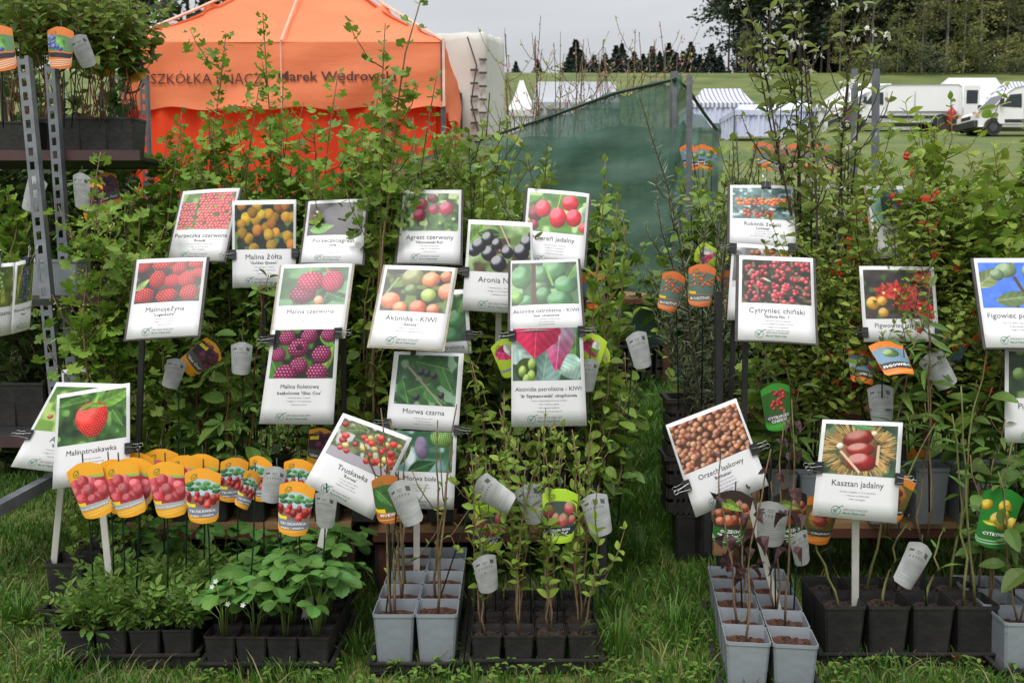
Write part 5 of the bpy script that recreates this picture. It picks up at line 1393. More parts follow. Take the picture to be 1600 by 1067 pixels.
def clump_mesh(seed, m, clumps, z0, z1, rad, crad, n, s0, s1, top=.5, name='crown'):
    rs = np.random.RandomState(seed); pts = []
    for _ in range(clumps):
        t = rs.rand(); z = z0 + (z1 - z0) * t; rr = rad * math.sin(math.pi * (.12 + .8 * t)) ** top * math.sqrt(rs.rand()); a = rs.rand() * 6.28
        c = np.array((rr * math.cos(a), rr * math.sin(a), z)); k = crad * rs.uniform(.5, 1.2)
        q = rs.randn(n, 3) * np.array((k, k, k * .55)) * .5 + c; pts.append(q)
    return tri_cloud(np.concatenate(pts), s0, s1, rs, m, name)
def trunk_mesh(m, r, h, name='trunk', seed=0, limbs=6, z0=.35):
    rd = random.Random(seed); mb = MB(); mb.tube([(0, 0, -.02), (rd.uniform(-.01, .01), 0, h * .5), (rd.uniform(-.02, .02), 0, h)], r, r * .3, n=6)
    for i in range(limbs):
        z = h * rd.uniform(z0, .95); a = rd.uniform(0, 6.28); L = .12 * (1.1 - z)
        mb.tube([(0, 0, z), (math.cos(a) * L, math.sin(a) * L, z + L * .5)], r * .35, r * .1, n=4)
    return mb.mesh(name, m)
barkp = mat('pine_bark', rgb(86, 70, 62), rgb(58, 48, 44), rough=.9); barkb = mat('birch_bark', rgb(150, 146, 140), rgb(90, 86, 80), rough=.8)
SPR = [spruce_mesh(i) for i in range(3)]; SPT = trunk_mesh(barkp, .012, .9)
PIN = [clump_mesh(i, [N_PIN, N_PIN2][i % 2], 24, .28, 1.0, .16, .10, 75, .02, .05, top=.8) for i in range(4)]; PIT = [trunk_mesh(barkp, .009, .97, seed=i, limbs=10) for i in range(3)]
BIR = [clump_mesh(20 + i, [N_BIR, N_BIR2, N_BIR3][i], 34, .16, 1.0, .22, .10, 90, .012, .03, top=.8) for i in range(3)]; BIT = [trunk_mesh(barkb, .011, .95, seed=i + 9, limbs=12, z0=.15) for i in range(2)]
BSH = [clump_mesh(40 + i, [N_BSH, N_BIR2, N_PIN2][i], 22, .05, .9, .5, .3, 50, .03, .09) for i in range(3)]
def tree(name, px, Y, h, crowns, trunks, label, group, i, rt=0.0, wx=1.0):
    x = XW(px, Y, gz(Y)); root = thing(name, Vector((x, Y, gz(Y) - .1)), label, 'tree' if name != 'meadow_bush' else 'bush', group)
    c = link('crown', crowns[i % len(crowns)], root); c.scale = (h * wx, h * wx, h); c.rotation_euler.z = rt
    if trunks: t = link('trunk', trunks[i % len(trunks)], root); t.scale = (h, h, h); t.rotation_euler.z = rt
    return root
rd = random.Random(77)
NTH = ['first', 'second', 'third', 'fourth', 'fifth', 'sixth', 'seventh', 'eighth', 'ninth', 'tenth', 'eleventh', 'twelfth', 'thirteenth', 'fourteenth', 'fifteenth', 'sixteenth', 'seventeenth', 'eighteenth', 'nineteenth', 'twentieth', 'twenty-first', 'twenty-second', 'twenty-third', 'twenty-fourth']
spx = [(893, 86), (908, 90), (899, 75), (928, 97), (945, 95), (962, 84), (971, 80), (990, 92), (1004, 96), (1018, 85), (1030, 92), (1044, 80), (1056, 94), (1066, 92), (1078, 78), (1092, 96), (1110, 82), (1124, 98), (840, 104), (806, 106)]
for i, (px, py) in enumerate(sorted(spx)):
    Y = 172 + (i % 4) * 5; h = P(px, py, Y).z - gz(Y)
    tree('spruce_tree', px, Y, h * 1.05 + .9, SPR, [SPT], 'dark small spruce on the skyline above the green net, ' + NTH[max(0, i - 2)] + ' from the left' if px > 850 else ('low conifer on the skyline over the grey tent' if px > 820 else 'low conifer top beside the trailer on the skyline'), 'spruces on the skyline', i, rd.random() * 6, 1.1)
for i in range(30):
    px = 1170 + i * 16 + rd.uniform(-7, 7); Y = 172 + rd.uniform(-2, 8)
    tree('spruce_tree', px, Y, rd.uniform(9, 16), SPR, [SPT], 'dark spruce filling the depth of the pine wood', 'spruces inside the wood', i, rd.random() * 6, 1.0)
for i in range(44):
    px = 1135 + i * 12 + rd.uniform(-5, 5); Y = rd.uniform(146, 170)
    tree('pine_tree', px, Y, rd.uniform(19, 26), PIN, PIT, 'tall dark pine in the wood beyond the meadow', 'pines in the wood beyond the meadow', i, rd.random() * 6, 1.15)
for i, (px, h, Y) in enumerate(sorted([(1165, 6, 144), (1312, 9, 142), (1362, 13, 141), (1440, 17, 140), (1478, 22, 139), (1530, 21, 139), (1572, 12, 140), (1602, 19, 141), (1650, 20, 140), (1402, 8, 139), (1505, 12, 137)])):
    tree('birch_tree', px, Y, h, BIR, BIT, 'pale green spring birch at the edge of the pine wood, ' + NTH[i - 1] + ' from the left' if px > 1200 else 'small pale green tree left of the pine wood', 'birches at the edge of the wood' if px > 1200 else None, i, rd.random() * 6)
for i, px in enumerate(range(1330, 1660, 15)):
    tree('meadow_bush', px + rd.uniform(-6, 6), 136 + rd.uniform(-1, 2), rd.choice((1.6, 2.4, 3.2, 4.6)) * rd.uniform(.8, 1.2), BSH, None, 'spring-green bush along the foot of the wood, ' + NTH[i] + ' from the left', 'bushes along the foot of the wood', i, rd.random() * 6)
for i, (px, Y, h) in enumerate([(262, 42, 17), (180, 44, 18), (95, 40, 16), (10, 42, 17), (300, 60, 17)]):
    tree('pine_tree', px, Y, h, PIN, PIT, ['dark pine rising behind the orange gazebo\'s left slope', 'dark pine behind the upper left shrubs', 'second dark pine behind the upper left shrubs', 'dark pine at the far left behind the rack', 'slim pine further back, left of the gazebo peak'][i], 'pines behind the gazebo and rack', i, i * 1.3, 1.4)
# ================================================================ STALL FURNITURE
wood_t = mat('planed_bench_wood', rgb(160, 126, 88), rgb(128, 98, 68), rough=.7, scale=5, stretch=(1, 6, 6), bump=.2)
wood_r = mat('reddish_bench_edge', rgb(92, 50, 36), rgb(70, 40, 30), rough=.7, scale=5)
def bench(px0, px1, Y, ztop, depth, label, legs=(), nboard=3):
    x0, x1 = XW(px0, Y, ztop), XW(px1, Y, ztop); c = Vector(((x0 + x1) / 2, Y + depth / 2, gz(Y)))
    root = thing('plank_bench', c, label, 'bench', None)
    bw = depth / nboard
    for i in range(nboard):
        mb = MB(); mb.box(((x0 + x1) / 2 + .006 * i, Y + bw * (i + .5), ztop - .011), (x1 - x0 - .01 * i, bw - .008, .022)); part('plank', mb, wood_t, root)
    mb = MB(); mb.box(((x0 + x1) / 2, Y + .012, ztop - .038), (x1 - x0 - .03, .02, .030)); part('front_rail', mb, wood_r, root)
    for px in legs:
        for yy in (Y + .04, Y + depth - .05):
            x = XW(px, Y, ztop); mb = MB(); mb.box((x, yy, (ztop - .07 + gz(Y)) / 2), (.045, .03, ztop - .07 - gz(Y))); part('leg', mb, wood_r, root)
    return root
ZB = .25
bench(196, 548, 3.03, ZB, .42, 'low plank bench with red-brown edge behind the strawberry trays', (215, 450, 540))
bench(575, 940, 3.06, ZB - .02, .42, 'low plank bench behind the mulberry and kiwi pots', (600, 900))
bench(1122, 1700, 3.04, ZB, .42, 'low tan plank bench behind the hazel and chestnut pots', (1150, 1440, 1640))
bench(150, 960, 3.75, .50, .5, 'raised plank bench behind the left currant row', (180, 500, 900))
bench(1080, 1750, 3.75, .50, .5, 'raised plank bench under the right-hand shrubs', (1120, 1450, 1700))
bench(930, 1062, 6.0, P(0, 462, 6.0).z, .5, 'brown plank shelf standing before the green net', (950, 1045), 2)
# upright board end at the right stall
o_ = MB(); a, b = P(1118, 800, 2.9), P(1142, 866, 2.9); o_.box(((a.x + b.x) / 2, 2.9, (a.z + b.z) / 2), (b.x - a.x + .01, .018, a.z - b.z)); c_ = Vector(((a.x + b.x) / 2, 2.9, b.z))
tag(link('board_offcut', o_.mesh('board_offcut', wood_t, c_), None, c_), 'tan board end standing on the bench behind the hazelnut sign', 'board')

# black crates; those under the stands are added to darken the space there
def black_crate(px, Y, z, w_, d, h, label, group='black crates added to darken under the stands'):
    p = Vector((XW(px, Y, z), Y + d / 2, z)); root = thing('plastic_crate', p, label, 'crate', group)
    mb = MB(); t = .006
    mb.box(p + Vector((0, 0, .005)), (w_ - .014, d - .014, .01))
    for s_ in (-1, 1):
        for k in range(4):
            zz = h * (k + .5) / 4
            mb.box(p + Vector((s_ * (w_ / 2 - t / 2), 0, zz)), (t, d - .014, h / 4 * .72)); mb.box(p + Vector((0, s_ * (d / 2 - t / 2), zz)), (w_ - .014, t, h / 4 * .72))
        for k in range(5): mb.box(p + Vector((-w_ / 2 + .03 + (w_ - .06) * k / 4, s_ * (d / 2 - .004), h / 2)), (.012, .012, h))
    part('basket', mb, black_pl, root)
    mb = MB()
    for s_ in (-1, 1): mb.box(p + Vector((0, s_ * d / 2, h)), (w_ + .02, .016, .014)); mb.box(p + Vector((s_ * w_ / 2, 0, h)), (.016, d - .018, .014))
    part('rim', mb, black_pl, root)
    return root
for k in range(7): black_crate(230 + k * 112, 3.55, 0, .24, .18, .20, f'added black crate darkening the space under the left stand, {["first","second","third","fourth","fifth","sixth","last"][k]} from its left end')
for k in range(7): black_crate(1130 + k * 90, 3.55, 0, .19, .18, .20, f'added black crate darkening the space under the right stand, {["first","second","third","fourth","fifth","sixth","last"][k]} from its left end')
for k in range(5): black_crate(955 + 22 * k, 6.05, gz(6), .085, .3, .28, 'dark crate under the brown shelf before the green net', 'dark crates before the green net')

# black upright posts of the stands
def post(px0, py0, px1, py1, Y, label, w_=.022, m=None):
    a, b = P(px1, py1, Y), P(px0, py0, Y); mb = MB(); mb.bar(a, b, w_, w_)
    return tag(link('stand_post', mb.mesh('stand_post', m or blackpost, a), None, a), label, 'post', 'black posts of the stands')
post(906, 560, 912, 940, 3.1, 'black stand post right of the variegated kiwi sign')
post(944, 760, 941, 930, 3.0, 'black stand post at the right end of the left bench')
post(1122, 455, 1126, 900, 3.0, 'black stand post left of the schisandra sign')
post(1105, 770, 1105, 860, 2.97, 'short black stand post under the hazelnut sign')
post(1523, 600, 1512, 910, 2.95, 'black stand post behind the crossed chestnut stems', .026)
post(514, 560, 520, 800, 3.2, 'black stand post left of the black mulberry sign')
post(592, 850, 590, 950, 3.1, 'short dark post left of the grey mulberry pots')

# steel uprights
upr(34, 88, 3.15, 98, 760, .033, 'leaning slotted steel upright at the far left, nearest the camera', 2.95)
upr(76, 100, 3.35, 118, 690, .031, 'second slotted steel upright, just right of the leaning one', 3.2)
upr(223, 116, 4.3, 233, 420, .030, 'slotted steel upright standing in front of the red gazebo wall')
def angle_post(px0, py0, px1, py1, Y, w_, label):
    a, b = P(px1, py1, Y), P(px0, py0, Y); mb = MB(); mb.bar(a, b, w_, .003); mb.bar(a + Vector((w_ / 2 + .002, .02, 0)), b + Vector((w_ / 2 + .002, .02, 0)), .003, .04)
    return tag(link('angle_post', mb.mesh('angle_post', steel, a), None, a), label, 'post', 'grey steel posts')
angle_post(1077, 118, 1075, 430, 5.2, .028, 'grey steel post in front of the green net\'s right corner')
angle_post(1054, 136, 1052, 400, 6.1, .026, 'thin grey steel post holding the green net\'s peak')
angle_post(1335, 108, 1333, 420, 5.0, .032, 'grey steel post carrying the purple poster')
angle_post(1368, 108, 1366, 420, 4.6, .034, 'grey steel post right of the purple poster')
# rack shelves left
def rail(pts, w_, h, label, name='shelf_rail', m=None):
    mb = MB(); p = [Vector(q) for q in pts]
    mb.bar(p[0], p[1], h, w_) if abs((p[1] - p[0]).z) > .9 * (p[1] - p[0]).length else None
    d = (p[1] - p[0]).normalized(); s_ = d.cross(Vector((0, 0, 1))).normalized() * w_ / 2; u = Vector((0, 0, h / 2))
    if not mb.v: mb.add([q + a for q in p for a in (-s_ - u, s_ - u, s_ + u, -s_ + u)], [(3, 2, 1, 0), (4, 5, 6, 7), (0, 1, 5, 4), (1, 2, 6, 5), (2, 3, 7, 6), (3, 0, 4, 7)])
    c = p[0]; return tag(link(name, mb.mesh(name, m or steel, c), None, c), label, 'shelf rail', 'steel rails of the left rack')
rail([P(-40, 815, 2.35), P(105, 736, 2.95)], .03, .032, 'grey steel base rail running back from the lower left edge')
rail([P(-60, 474, 2.6), P(160, 470, 3.3)], .03, .02, 'steel shelf rail under the grape pictures')
def rack_shelf(px0, px1, py, Y0, Y1, label):
    a, b = P(px0, py, Y0), P(px1, py, Y0); z = a.z; c = Vector(((a.x + b.x) / 2, (Y0 + Y1) / 2, z))
    root = thing('rack_shelf', c, label, 'shelf', 'shelves of the left rack')
    mb = MB(); mb.box(c - Vector((0, 0, .006)), (b.x - a.x, Y1 - Y0, .012)); part('shelf_board', mb, blackpost, root)
    for y in (Y0, Y1): mb = MB(); mb.box(Vector((c.x, y, z)), (b.x - a.x + .02, .008, .035)); part('edge_rail', mb, mat('brownish_shelf_edge', rgb(84, 56, 56), rgb(60, 44, 46), rough=.5), root)
    return z
zs1 = rack_shelf(-120, 214, 243, 3.35, 3.75, 'upper shelf of the left rack with dark edge rails, carrying black pots')
zs2 = rack_shelf(-140, 170, 470, 3.1, 3.8, 'middle shelf of the left rack with grey pots on it')
zs3 = rack_shelf(-160, 130, 690, 2.95, 3.9, 'lowest shelf of the left rack, in deep shade')

# ================================================================ FRONT TRAYS
def grid_tray(pl, pr, Y, wt, h, mk, nc, nr, what, tray_label, rot=0.0, th=.035, wy=None, maker=None, group=None, z=None, ry=None, only=None):
    """front-left pot's left edge at pl and front-right pot's right edge at pr (photograph x), front face at distance Y"""
    z = gz(Y) if z is None else z
    x0, x1 = XW(pl, Y, z + h), XW(pr, Y, z + h); pit = (x1 - x0) / nc; ry = ry or pit
    M = Matrix.Rotation(rot, 3, 'Z'); org = Vector((x0, Y, z))
    c = org + M @ Vector(((x1 - x0) / 2, ry * nr / 2, 0))
    if tray_label: tray(c, (x1 - x0) + .012, ry * nr + .012, th, rot, tray_label)
    out_ = []
    for j in range(nr):
        for i in range(nc):
            if only and (i, j) not in only: continue
            p = org + M @ Vector((pit * (i + .5), ry * (j + .5), .009)); out_.append((p, i, j))
            if maker: maker(p, i, j, rot)
    return out_
ORD = ['first', 'second', 'third', 'fourth', 'fifth', 'sixth']
ROW = ['front', 'second', 'third', 'fourth', 'back', 'sixth']
def potted(kind_label, leaf, wt, h, mk, what, group, maker_kw, rootname='potted_plant', cat='potted plant', jit=.4):
    def mk_(p, i, j, rot):
        kw = dict(maker_kw); kw['h'] = kw.get('h', .3) * RD.uniform(1 - jit * .5, 1 + jit * .4)
        zt = h * .87
        base = p.copy()
        lb = f'{kind_label}, {ORD[i]} pot from the left in the {ROW[j]} row {what}'
        root = plant_in_pot(rootname, base, lb, cat, leaf, zt, wt, h, mk, rot + RD.uniform(-.03, .03), group=group, **kw)
    return mk_
def plant_in_pot(name, base, label, cat, leaf, zt, wt, h_, mk, rot, **kw):
    root = plant(name, base + Vector((0, 0, zt)), label, cat, leaf, **kw)
    # move the root down to the pot's foot
    for c in root.children: c.location.z += zt
    for c in root.children:
        if c.matrix_local and c.name.startswith(('leaf', 'flower')): pass
    root.location.z = base.z
    add_pot(root, Vector((0, 0, 0)), wt, h_, mk, rot)
    return root
# rosette plants (strawberries): leaves on long petioles
str_stem = mat('strawberry_petiole', rgb(120, 140, 66), rgb(96, 116, 54), rough=.6)
def strawberry(p, wt, h, label, n=9, hh=(.06, .17), flowers=0, seed=0, size=(.05, .085), rot=0.0):
    rd = random.Random(seed); root = thing('strawberry_plant', p, label, 'potted plant', 'potted strawberry plants'); add_pot(root, Vector((0, 0, 0)), wt, h, 'black', rot)
    top = p + Vector((0, 0, h * .87))
    for k in range(n):
        a = k * 2.4 + rd.uniform(-.3, .3); H = rd.uniform(*hh); r = rd.uniform(.02, .075); e = top + Vector((math.cos(a) * r, math.sin(a) * r, H))
        mid = top + Vector((math.cos(a) * r * .3, math.sin(a) * r * .3, H * .6))
        mb = MB(); mb.tube([top + Vector((math.cos(a) * .006, math.sin(a) * .006, -.004)), mid, e], .0017, .0012, n=5); part('petiole', mb, str_stem, root, True)
        o = bpy.data.objects.new('leaf', LEAF['straw'][0]); COL.objects.link(o); o.parent = root
        d = Vector((math.cos(a), math.sin(a), rd.uniform(-.25, .35))); o.matrix_local = Matrix.Translation(-p) @ frame(e, d, rd.uniform(*size), rd.uniform(-.4, .4))
    for k in range(flowers):
        a = rd.uniform(0, 6.28); H = rd.uniform(.10, .15); e = top + Vector((math.cos(a) * .05, math.sin(a) * .05 - .03, H))
        mb = MB(); mb.tube([top, top.lerp(e, .6) + Vector((0, 0, .02)), e], .0011, n=4); part('petiole', mb, str_stem, root, True)
        o = bpy.data.objects.new('flower', FL_W); COL.objects.link(o); o.parent = root; o.matrix_local = Matrix.Translation(e - p) @ Matrix.Rotation(R(60), 4, 'X') @ Matrix.Scale(.016, 4)
    return root
# A: raspberry-strawberry tray
def mkA(p, i, j, rot):
    lb = f'bushy raspberry-strawberry seedling, {ORD[i]} pot from the left in the {ROW[j]} row'
    plant_in_pot('raspberry_strawberry_plant', p, lb, 'potted plant', 'malino', .082, .088, .095, 'black', rot, h=RD.uniform(.09, .135), canes=6, size=.09, spacing=.02, per=2, start=.2, cr=.0018, cm=str_stem, spread=.42, wob=.008, elev=28, group='raspberry-strawberry seedlings', cs=.02, taper=.7)
grid_tray(92, 300, YG(1044), .088, .095, 'black', 4, 4, '', 'black tray of raspberry-strawberry seedlings at the lower left', maker=mkA, rot=R(2))
# B: strawberry tray
def mkB(p, i, j, rot):
    strawberry(p, .086, .10, f'dark green strawberry plant, {ORD[i]} pot from the left in the {ROW[j]} row', n=RD.choice([7, 8, 9]) if j else (7, 8, 10, 10)[i], hh=(.07, .15) if i < 2 else (.10, .20), flowers=(2 if i < 2 and j < 2 else 0) + (1 if (i, j) == (2, 2) else 0), seed=i * 7 + j * 31, size=(.07, .10) if j < 3 else (.08, .11), rot=rot)
grid_tray(318, 514, YG(1055), .084, .10, 'black', 4, 4, '', 'black tray of flowering strawberry plants left of centre', maker=mkB, rot=R(-1))
# C: grey tall pots with mulberry sticks
def mkC(p, i, j, rot):
    root = thing('plant_pot', p, f'grey square pot of peaty soil, {"left" if i == 0 else "right"} column, {ROW[j]} row of the mulberry block', 'pot', 'grey pots of the mulberry block') if (i, j) not in CM else None
    if root: add_pot(root, Vector((0, 0, 0)), .113, .155, 'grey', rot)
    else:
        h_, n = CM[(i, j)]
        plant_in_pot('mulberry_sapling', p, f'bare-stemmed mulberry sapling in a grey pot, {"left" if i == 0 else "right"} column, {ROW[j]} row', 'potted plant', 'young', .135, .113, .155, 'grey', rot, h=h_, canes=n, size=.017, spacing=.045, per=1, start=.12, cr=.0042, cm=cane_tan, spread=.10, wob=.006, elev=50, group='mulberry saplings in grey pots', cs=.02, branches=1, bl=.16)
CM = {(0, 0): (.56, 2), (1, 0): (.58, 1), (0, 1): (.42, 2), (1, 1): (.52, 2), (0, 2): (.5, 1)}
grid_tray(581, 715, YG(1052), .113, .155, 'grey', 2, 5, '', 'black tray under the grey mulberry pots', maker=mkC, th=.03)
# D: kiwi tray
def mkD(p, i, j, rot):
    plant_in_pot('kiwi_vine', p, f'upright young kiwi vine on tan stems, {ORD[i]} pot from the left in the {ROW[j]} row', 'potted plant', 'young', .08, .084, .092, 'black', rot, h=RD.uniform(.42, .62), canes=2, size=.034, spacing=.04, per=2, start=.25, cr=.0030, cm=cane_tan, spread=.07, wob=.012, elev=40, group='young kiwi vines in the black tray', cs=.02, branches=2, bl=.1)
grid_tray(735, 937, YG(1050), .084, .092, 'black', 4, 4, '', 'black tray of young kiwi vines', maker=mkD)
# E: grey pots with purple hazel
EM = {(0, 0): (.50, 1), (0, 1): (.46, 2), (1, 1): (.62, 1), (0, 2): (.40, 1), (1, 2): (.56, 2), (1, 0): None}
def mkE(p, i, j, rot):
    if EM.get((i, j)):
        h_, n = EM[(i, j)]
        plant_in_pot('purple_hazel', p, f'drooping purple-leaved hazel in a grey pot, {"left" if i == 0 else "right"} column, {ROW[j]} row', 'potted plant', 'purple', .125, .112, .145, 'grey', rot, h=h_, canes=n, size=.038, spacing=.09, per=2, start=.35, cr=.0036, cm=cane_tan, spread=.06, wob=.012, elev=-10, group='purple hazels in grey pots', cs=.02, hang=.4)
    else:
        root = thing('plant_pot', p, f'grey square pot, {"left" if i == 0 else "right"} column, {ROW[j]} row of the hazel block', 'pot', 'grey pots of the hazel block'); add_pot(root, Vector((0, 0, 0)), .112, .145, 'grey', rot)
grid_tray(1133, 1277, YG(1094), .112, .145, 'grey', 2, 5, '', 'black tray under the grey hazel pots', maker=mkE, rot=R(-7), th=.03)
# F: black chestnut pots
FM = {(0, 0): (.30, 1, (-.25, 0)), (1, 0): (.26, 1, (.1, 0)), (2, 0): (.22, 1, (.05, 0)), (3, 0): (.62, 2, (-.12, 0)), (1, 1): (.5, 1, (.3, 0)), (3, 1): (.7, 1, (.1, 0))}
def mkF(p, i, j, rot):
    if (i, j) in FM:
        h_, n, ln = FM[(i, j)]
        plant_in_pot('chestnut_sapling', p, f'thin-stemmed chestnut sapling, {ORD[i]} black pot from the left in the {ROW[j]} row', 'potted plant', 'chest', .138, .115, .158, 'black', rot, h=h_, canes=n, size=.055, spacing=.05, per=1, start=.45, cr=.0045, cm=cane_grn, lean=ln, spread=.16, wob=.015, elev=20, group='chestnut saplings in black pots', cs=.02, hang=.1)
    else:
        root = thing('plant_pot', p, f'tall black pot, {ORD[i]} from the left in the {ROW[j]} row of the chestnut block', 'pot', 'tall black pots of the chestnut block'); add_pot(root, Vector((0, 0, 0)), .115, .158, 'black', rot)
grid_tray(1288, 1567, YG(1040), .115, .158, 'black', 4, 2, '', 'long black tray of tall chestnut pots at the lower right', maker=mkF, th=.035)
# G: right edge
def mkG(p, i, j, rot):
    plant_in_pot('broad_leaved_shrub', p, f'broad-leaved shrub in a grey pot at the right edge, {ROW[j]} row, {["inner", "outer"][i]} column', 'potted plant', 'broad', .125, .112, .145, 'grey', rot, h=.42 + .05 * j, canes=2, size=.085, spacing=.05, per=2, start=.35, cr=.0035, cm=cane_tan, spread=.12, wob=.012, elev=10, group='broad-leaved shrubs at the right edge', cs=.02, hang=.2)
grid_tray(1568, 1720, YG(1062), .112, .145, 'grey', 2, 3, '', 'black tray at the right edge under grey pots', maker=mkG, th=.03, rot=R(-3))
# H: tall black pots behind tray A, strawberries and mint behind
def mkH(p, i, j, rot):
    plant_in_pot('gooseberry_bush', p, f'small gooseberry bush in a tall black pot, {ORD[i]} from left, {ROW[j]} row', 'potted plant', 'goose', .16, .125, .185, 'black', rot, h=.26, canes=4, size=.028, spacing=.025, per=2, start=.2, cr=.002, cm=bark, spread=.3, wob=.02, group='gooseberry bushes in tall black pots', cs=.03)
grid_tray(66, 200, YG(978), .125, .185, 'black', 2, 2, '', 'black tray under the tall gooseberry pots at the left', maker=mkH, th=.05)
for i, px in enumerate([215, 262, 305, 352, 398, 445, 492, 535]):
    p = GX(px, 2.93, 0); strawberry(p, .09, .10, f'shaded strawberry plant under the left bench edge, {ORD[i] if i < 6 else ["seventh", "eighth"][i - 6]} from the left', n=6, hh=(.10, .20), seed=200 + i, size=(.07, .1))

# ================================================================ POTS ON THE BENCHES
def bench_pots(px0, px1, n, Y, z, wt, h, mk, where, group):
    for i in range(n):
        px = px0 + (px1 - px0) * i / max(n - 1, 1); p = Vector((XW(px, Y, z), Y, z + .001))
        pot_thing(p, wt, h, mk, RD.uniform(-.05, .05), f'{mk} pot {where}, {(ORD + ["seventh","eighth","ninth","tenth","eleventh","twelfth","thirteenth","fourteenth","fifteenth"])[i]} from the left', group)
bench_pots(1375, 1512, 3, 3.06, ZB, .112, .185, 'grey', 'on the right bench beside the chestnut sign', 'grey pots on the right bench')
bench_pots(1220, 1262, 2, 3.06, ZB, .08, .16, 'grey', 'on the right bench between the hazelnut and chestnut signs', 'grey pots on the right bench')
bench_pots(1380, 1530, 3, 3.19, ZB, .112, .185, 'grey', 'in the second rank on the right bench', 'grey pots on the right bench')
bench_pots(225, 920, 13, 3.08, ZB, .10, .17, 'black', 'standing along the left bench', 'black pots along the left bench')
bench_pots(215, 900, 13, 3.24, ZB, .10, .17, 'black', 'in the second rank of the left bench', 'black pots along the left bench')
bench_pots(1150, 1330, 4, 3.2, ZB, .10, .17, 'black', 'on the right bench behind the hazels', 'black pots on the right bench')
bench_pots(1585, 1700, 3, 3.08, ZB, .10, .17, 'black', 'at the right end of the right bench', 'black pots on the right bench')
bench_pots(75, 198, 4, 3.5, zs1, .115, .14, 'black', 'on the upper rack shelf', 'pots on the left rack')
bench_pots(-60, 50, 4, 3.45, zs1, .12, .12, 'black', 'at the left end of the upper rack shelf', 'pots on the left rack')
bench_pots(70, 110, 2, 3.2, zs2, .11, .13, 'grey', 'on the middle rack shelf', 'pots on the left rack')
bench_pots(-30, 60, 3, 3.25, zs3, .12, .15, 'black', 'on the lowest rack shelf', 'pots on the left rack')
for i, (px, py) in enumerate([(1072, 740), (1098, 745)]):
    Y = 3.35; p = GX(px, Y, 0); h_ = P(px, 625 if i == 0 else 612, Y).z
    pot_thing(p, .10, .2, 'black', 0, 'tall black pot beside the grass aisle behind the hazelnut sign' if i == 0 else 'second tall black pot beside the aisle, nearer the stand post', 'tall black pots at the aisle')
for i, (px, z) in enumerate([(1072, .202), (1092, .202), (1075, .404)]):
    black_crate(px, 3.3, z if i else .2, .14, .14, .2, ['black crate stacked at the aisle end of the right stand, lowest', 'black crate stacked at the aisle end of the right stand, right one', 'topmost black crate at the aisle end of the right stand'][i], 'black crates stacked at the aisle') if i != 1 else None
    # (the middle one is hidden and left out)

# ================================================================ PLANTS
def PL(name, label, px, Y, z0, ytop, leaf, cat='shrub', px2=None, **kw):
    base = Vector((XW(px, Y, z0), Y, z0)); h = P(px, ytop, Y).z - z0
    if px2 is not None:
        dx = XW(px2, Y, z0 + h) - base.x; kw['lean'] = (dx / (1.3 * h), 0)
    return plant(name, base, label, cat, leaf, h=h, **kw)
ZP = ZB + .15
cur = dict(size=.062, spacing=.032, per=2, start=.12, cr=.0042, cm=cane_tan, spread=.06, wob=.018, branches=6, bl=.17, elev=-8, evar=45, rollv=1.1, cs=.05)
def curr(label, px, Y, ytop, leaf='currant', canes=3, group='currant bushes of the left stand', **k):
    Y += .12 if 3.2 <= Y < 3.5 else 0; d = dict(cur); d.update(k); return PL('currant_bush', label, px, Y, d.pop('z0', ZP), ytop, leaf, canes=canes, group=group, **d)
yf = (BUD_Y, .25, .006, 5, .018)
curr('tall redcurrant reaching over the gazebo lettering, above the redcurrant sign', 338, 3.4, 52, canes=2, size=.05, spacing=.022, per=3, flowers=yf, px2=348, spread=.02)
curr('redcurrant bush with greenish flower tassels left of the redcurrant sign', 255, 3.4, 172, canes=3, flowers=(BUD_Y, .5, .006, 6, .02), px2=258)
curr('straight raspberry-like currant rising in front of the gazebo centre seam', 430, 3.35, 22, canes=3, size=.05, spacing=.024, per=3, px2=426, spread=.02)
curr('currant bush directly behind the yellow raspberry sign', 398, 3.4, 130, canes=3, px2=400)
curr('tall currant with large bright leaves crossing the skyline beside the trailer', 575, 3.1, -15, 'bigcurrant', canes=1, size=.075, px2=655, start=.62, cr=.005, branches=4, bl=.1, spacing=.055)
curr('currant with big lobed leaves standing before the end of the lettering', 588, 3.15, 36, 'bigcurrant', canes=2, size=.056, spacing=.032, per=2, px2=588, spread=.02, start=.5, z0=ZP)
curr('leafy currant behind the jostaberry sign', 510, 3.3, 130, canes=3, px2=520)
curr('leafy currant between the jostaberry and red gooseberry signs', 560, 3.35, 185, canes=3)
curr('currant bush behind the red gooseberry sign', 650, 3.3, 130, 'bigcurrant', canes=3, px2=668, size=.05)
curr('thin-leaved shrub at the gazebo\'s right corner', 700, 3.4, 190, 'goose', canes=4, size=.04)
curr('low currant in front of the steel upright at the left end', 128, 2.95, 235, canes=1, px2=132, flowers=(BUD_Y, .5, .006, 6, .02), start=.25, branches=4)
curr('currant bush hanging over the left bench end with flower tassels', 172, 3.0, 300, canes=3, px2=160, flowers=(BUD_Y, .6, .006, 6, .02))
curr('currant bush low behind the loganberry sign', 225, 3.1, 300, canes=3)
curr('currant bush behind the loganberry and redcurrant signs', 300, 3.5, 240, canes=4)
curr('dense currant behind the purple raspberry sign', 470, 3.4, 210, canes=4)
curr('dense currant right of the gazebo wall, behind the Geneva kiwi sign', 610, 3.45, 215, canes=4)
curr('small-leaved gooseberry in front of the red wall, left part', 365, 3.5, 200, 'goose', canes=4, size=.04)
curr('small-leaved gooseberry in front of the red wall, right part', 545, 3.55, 235, 'goose', canes=4, size=.04)
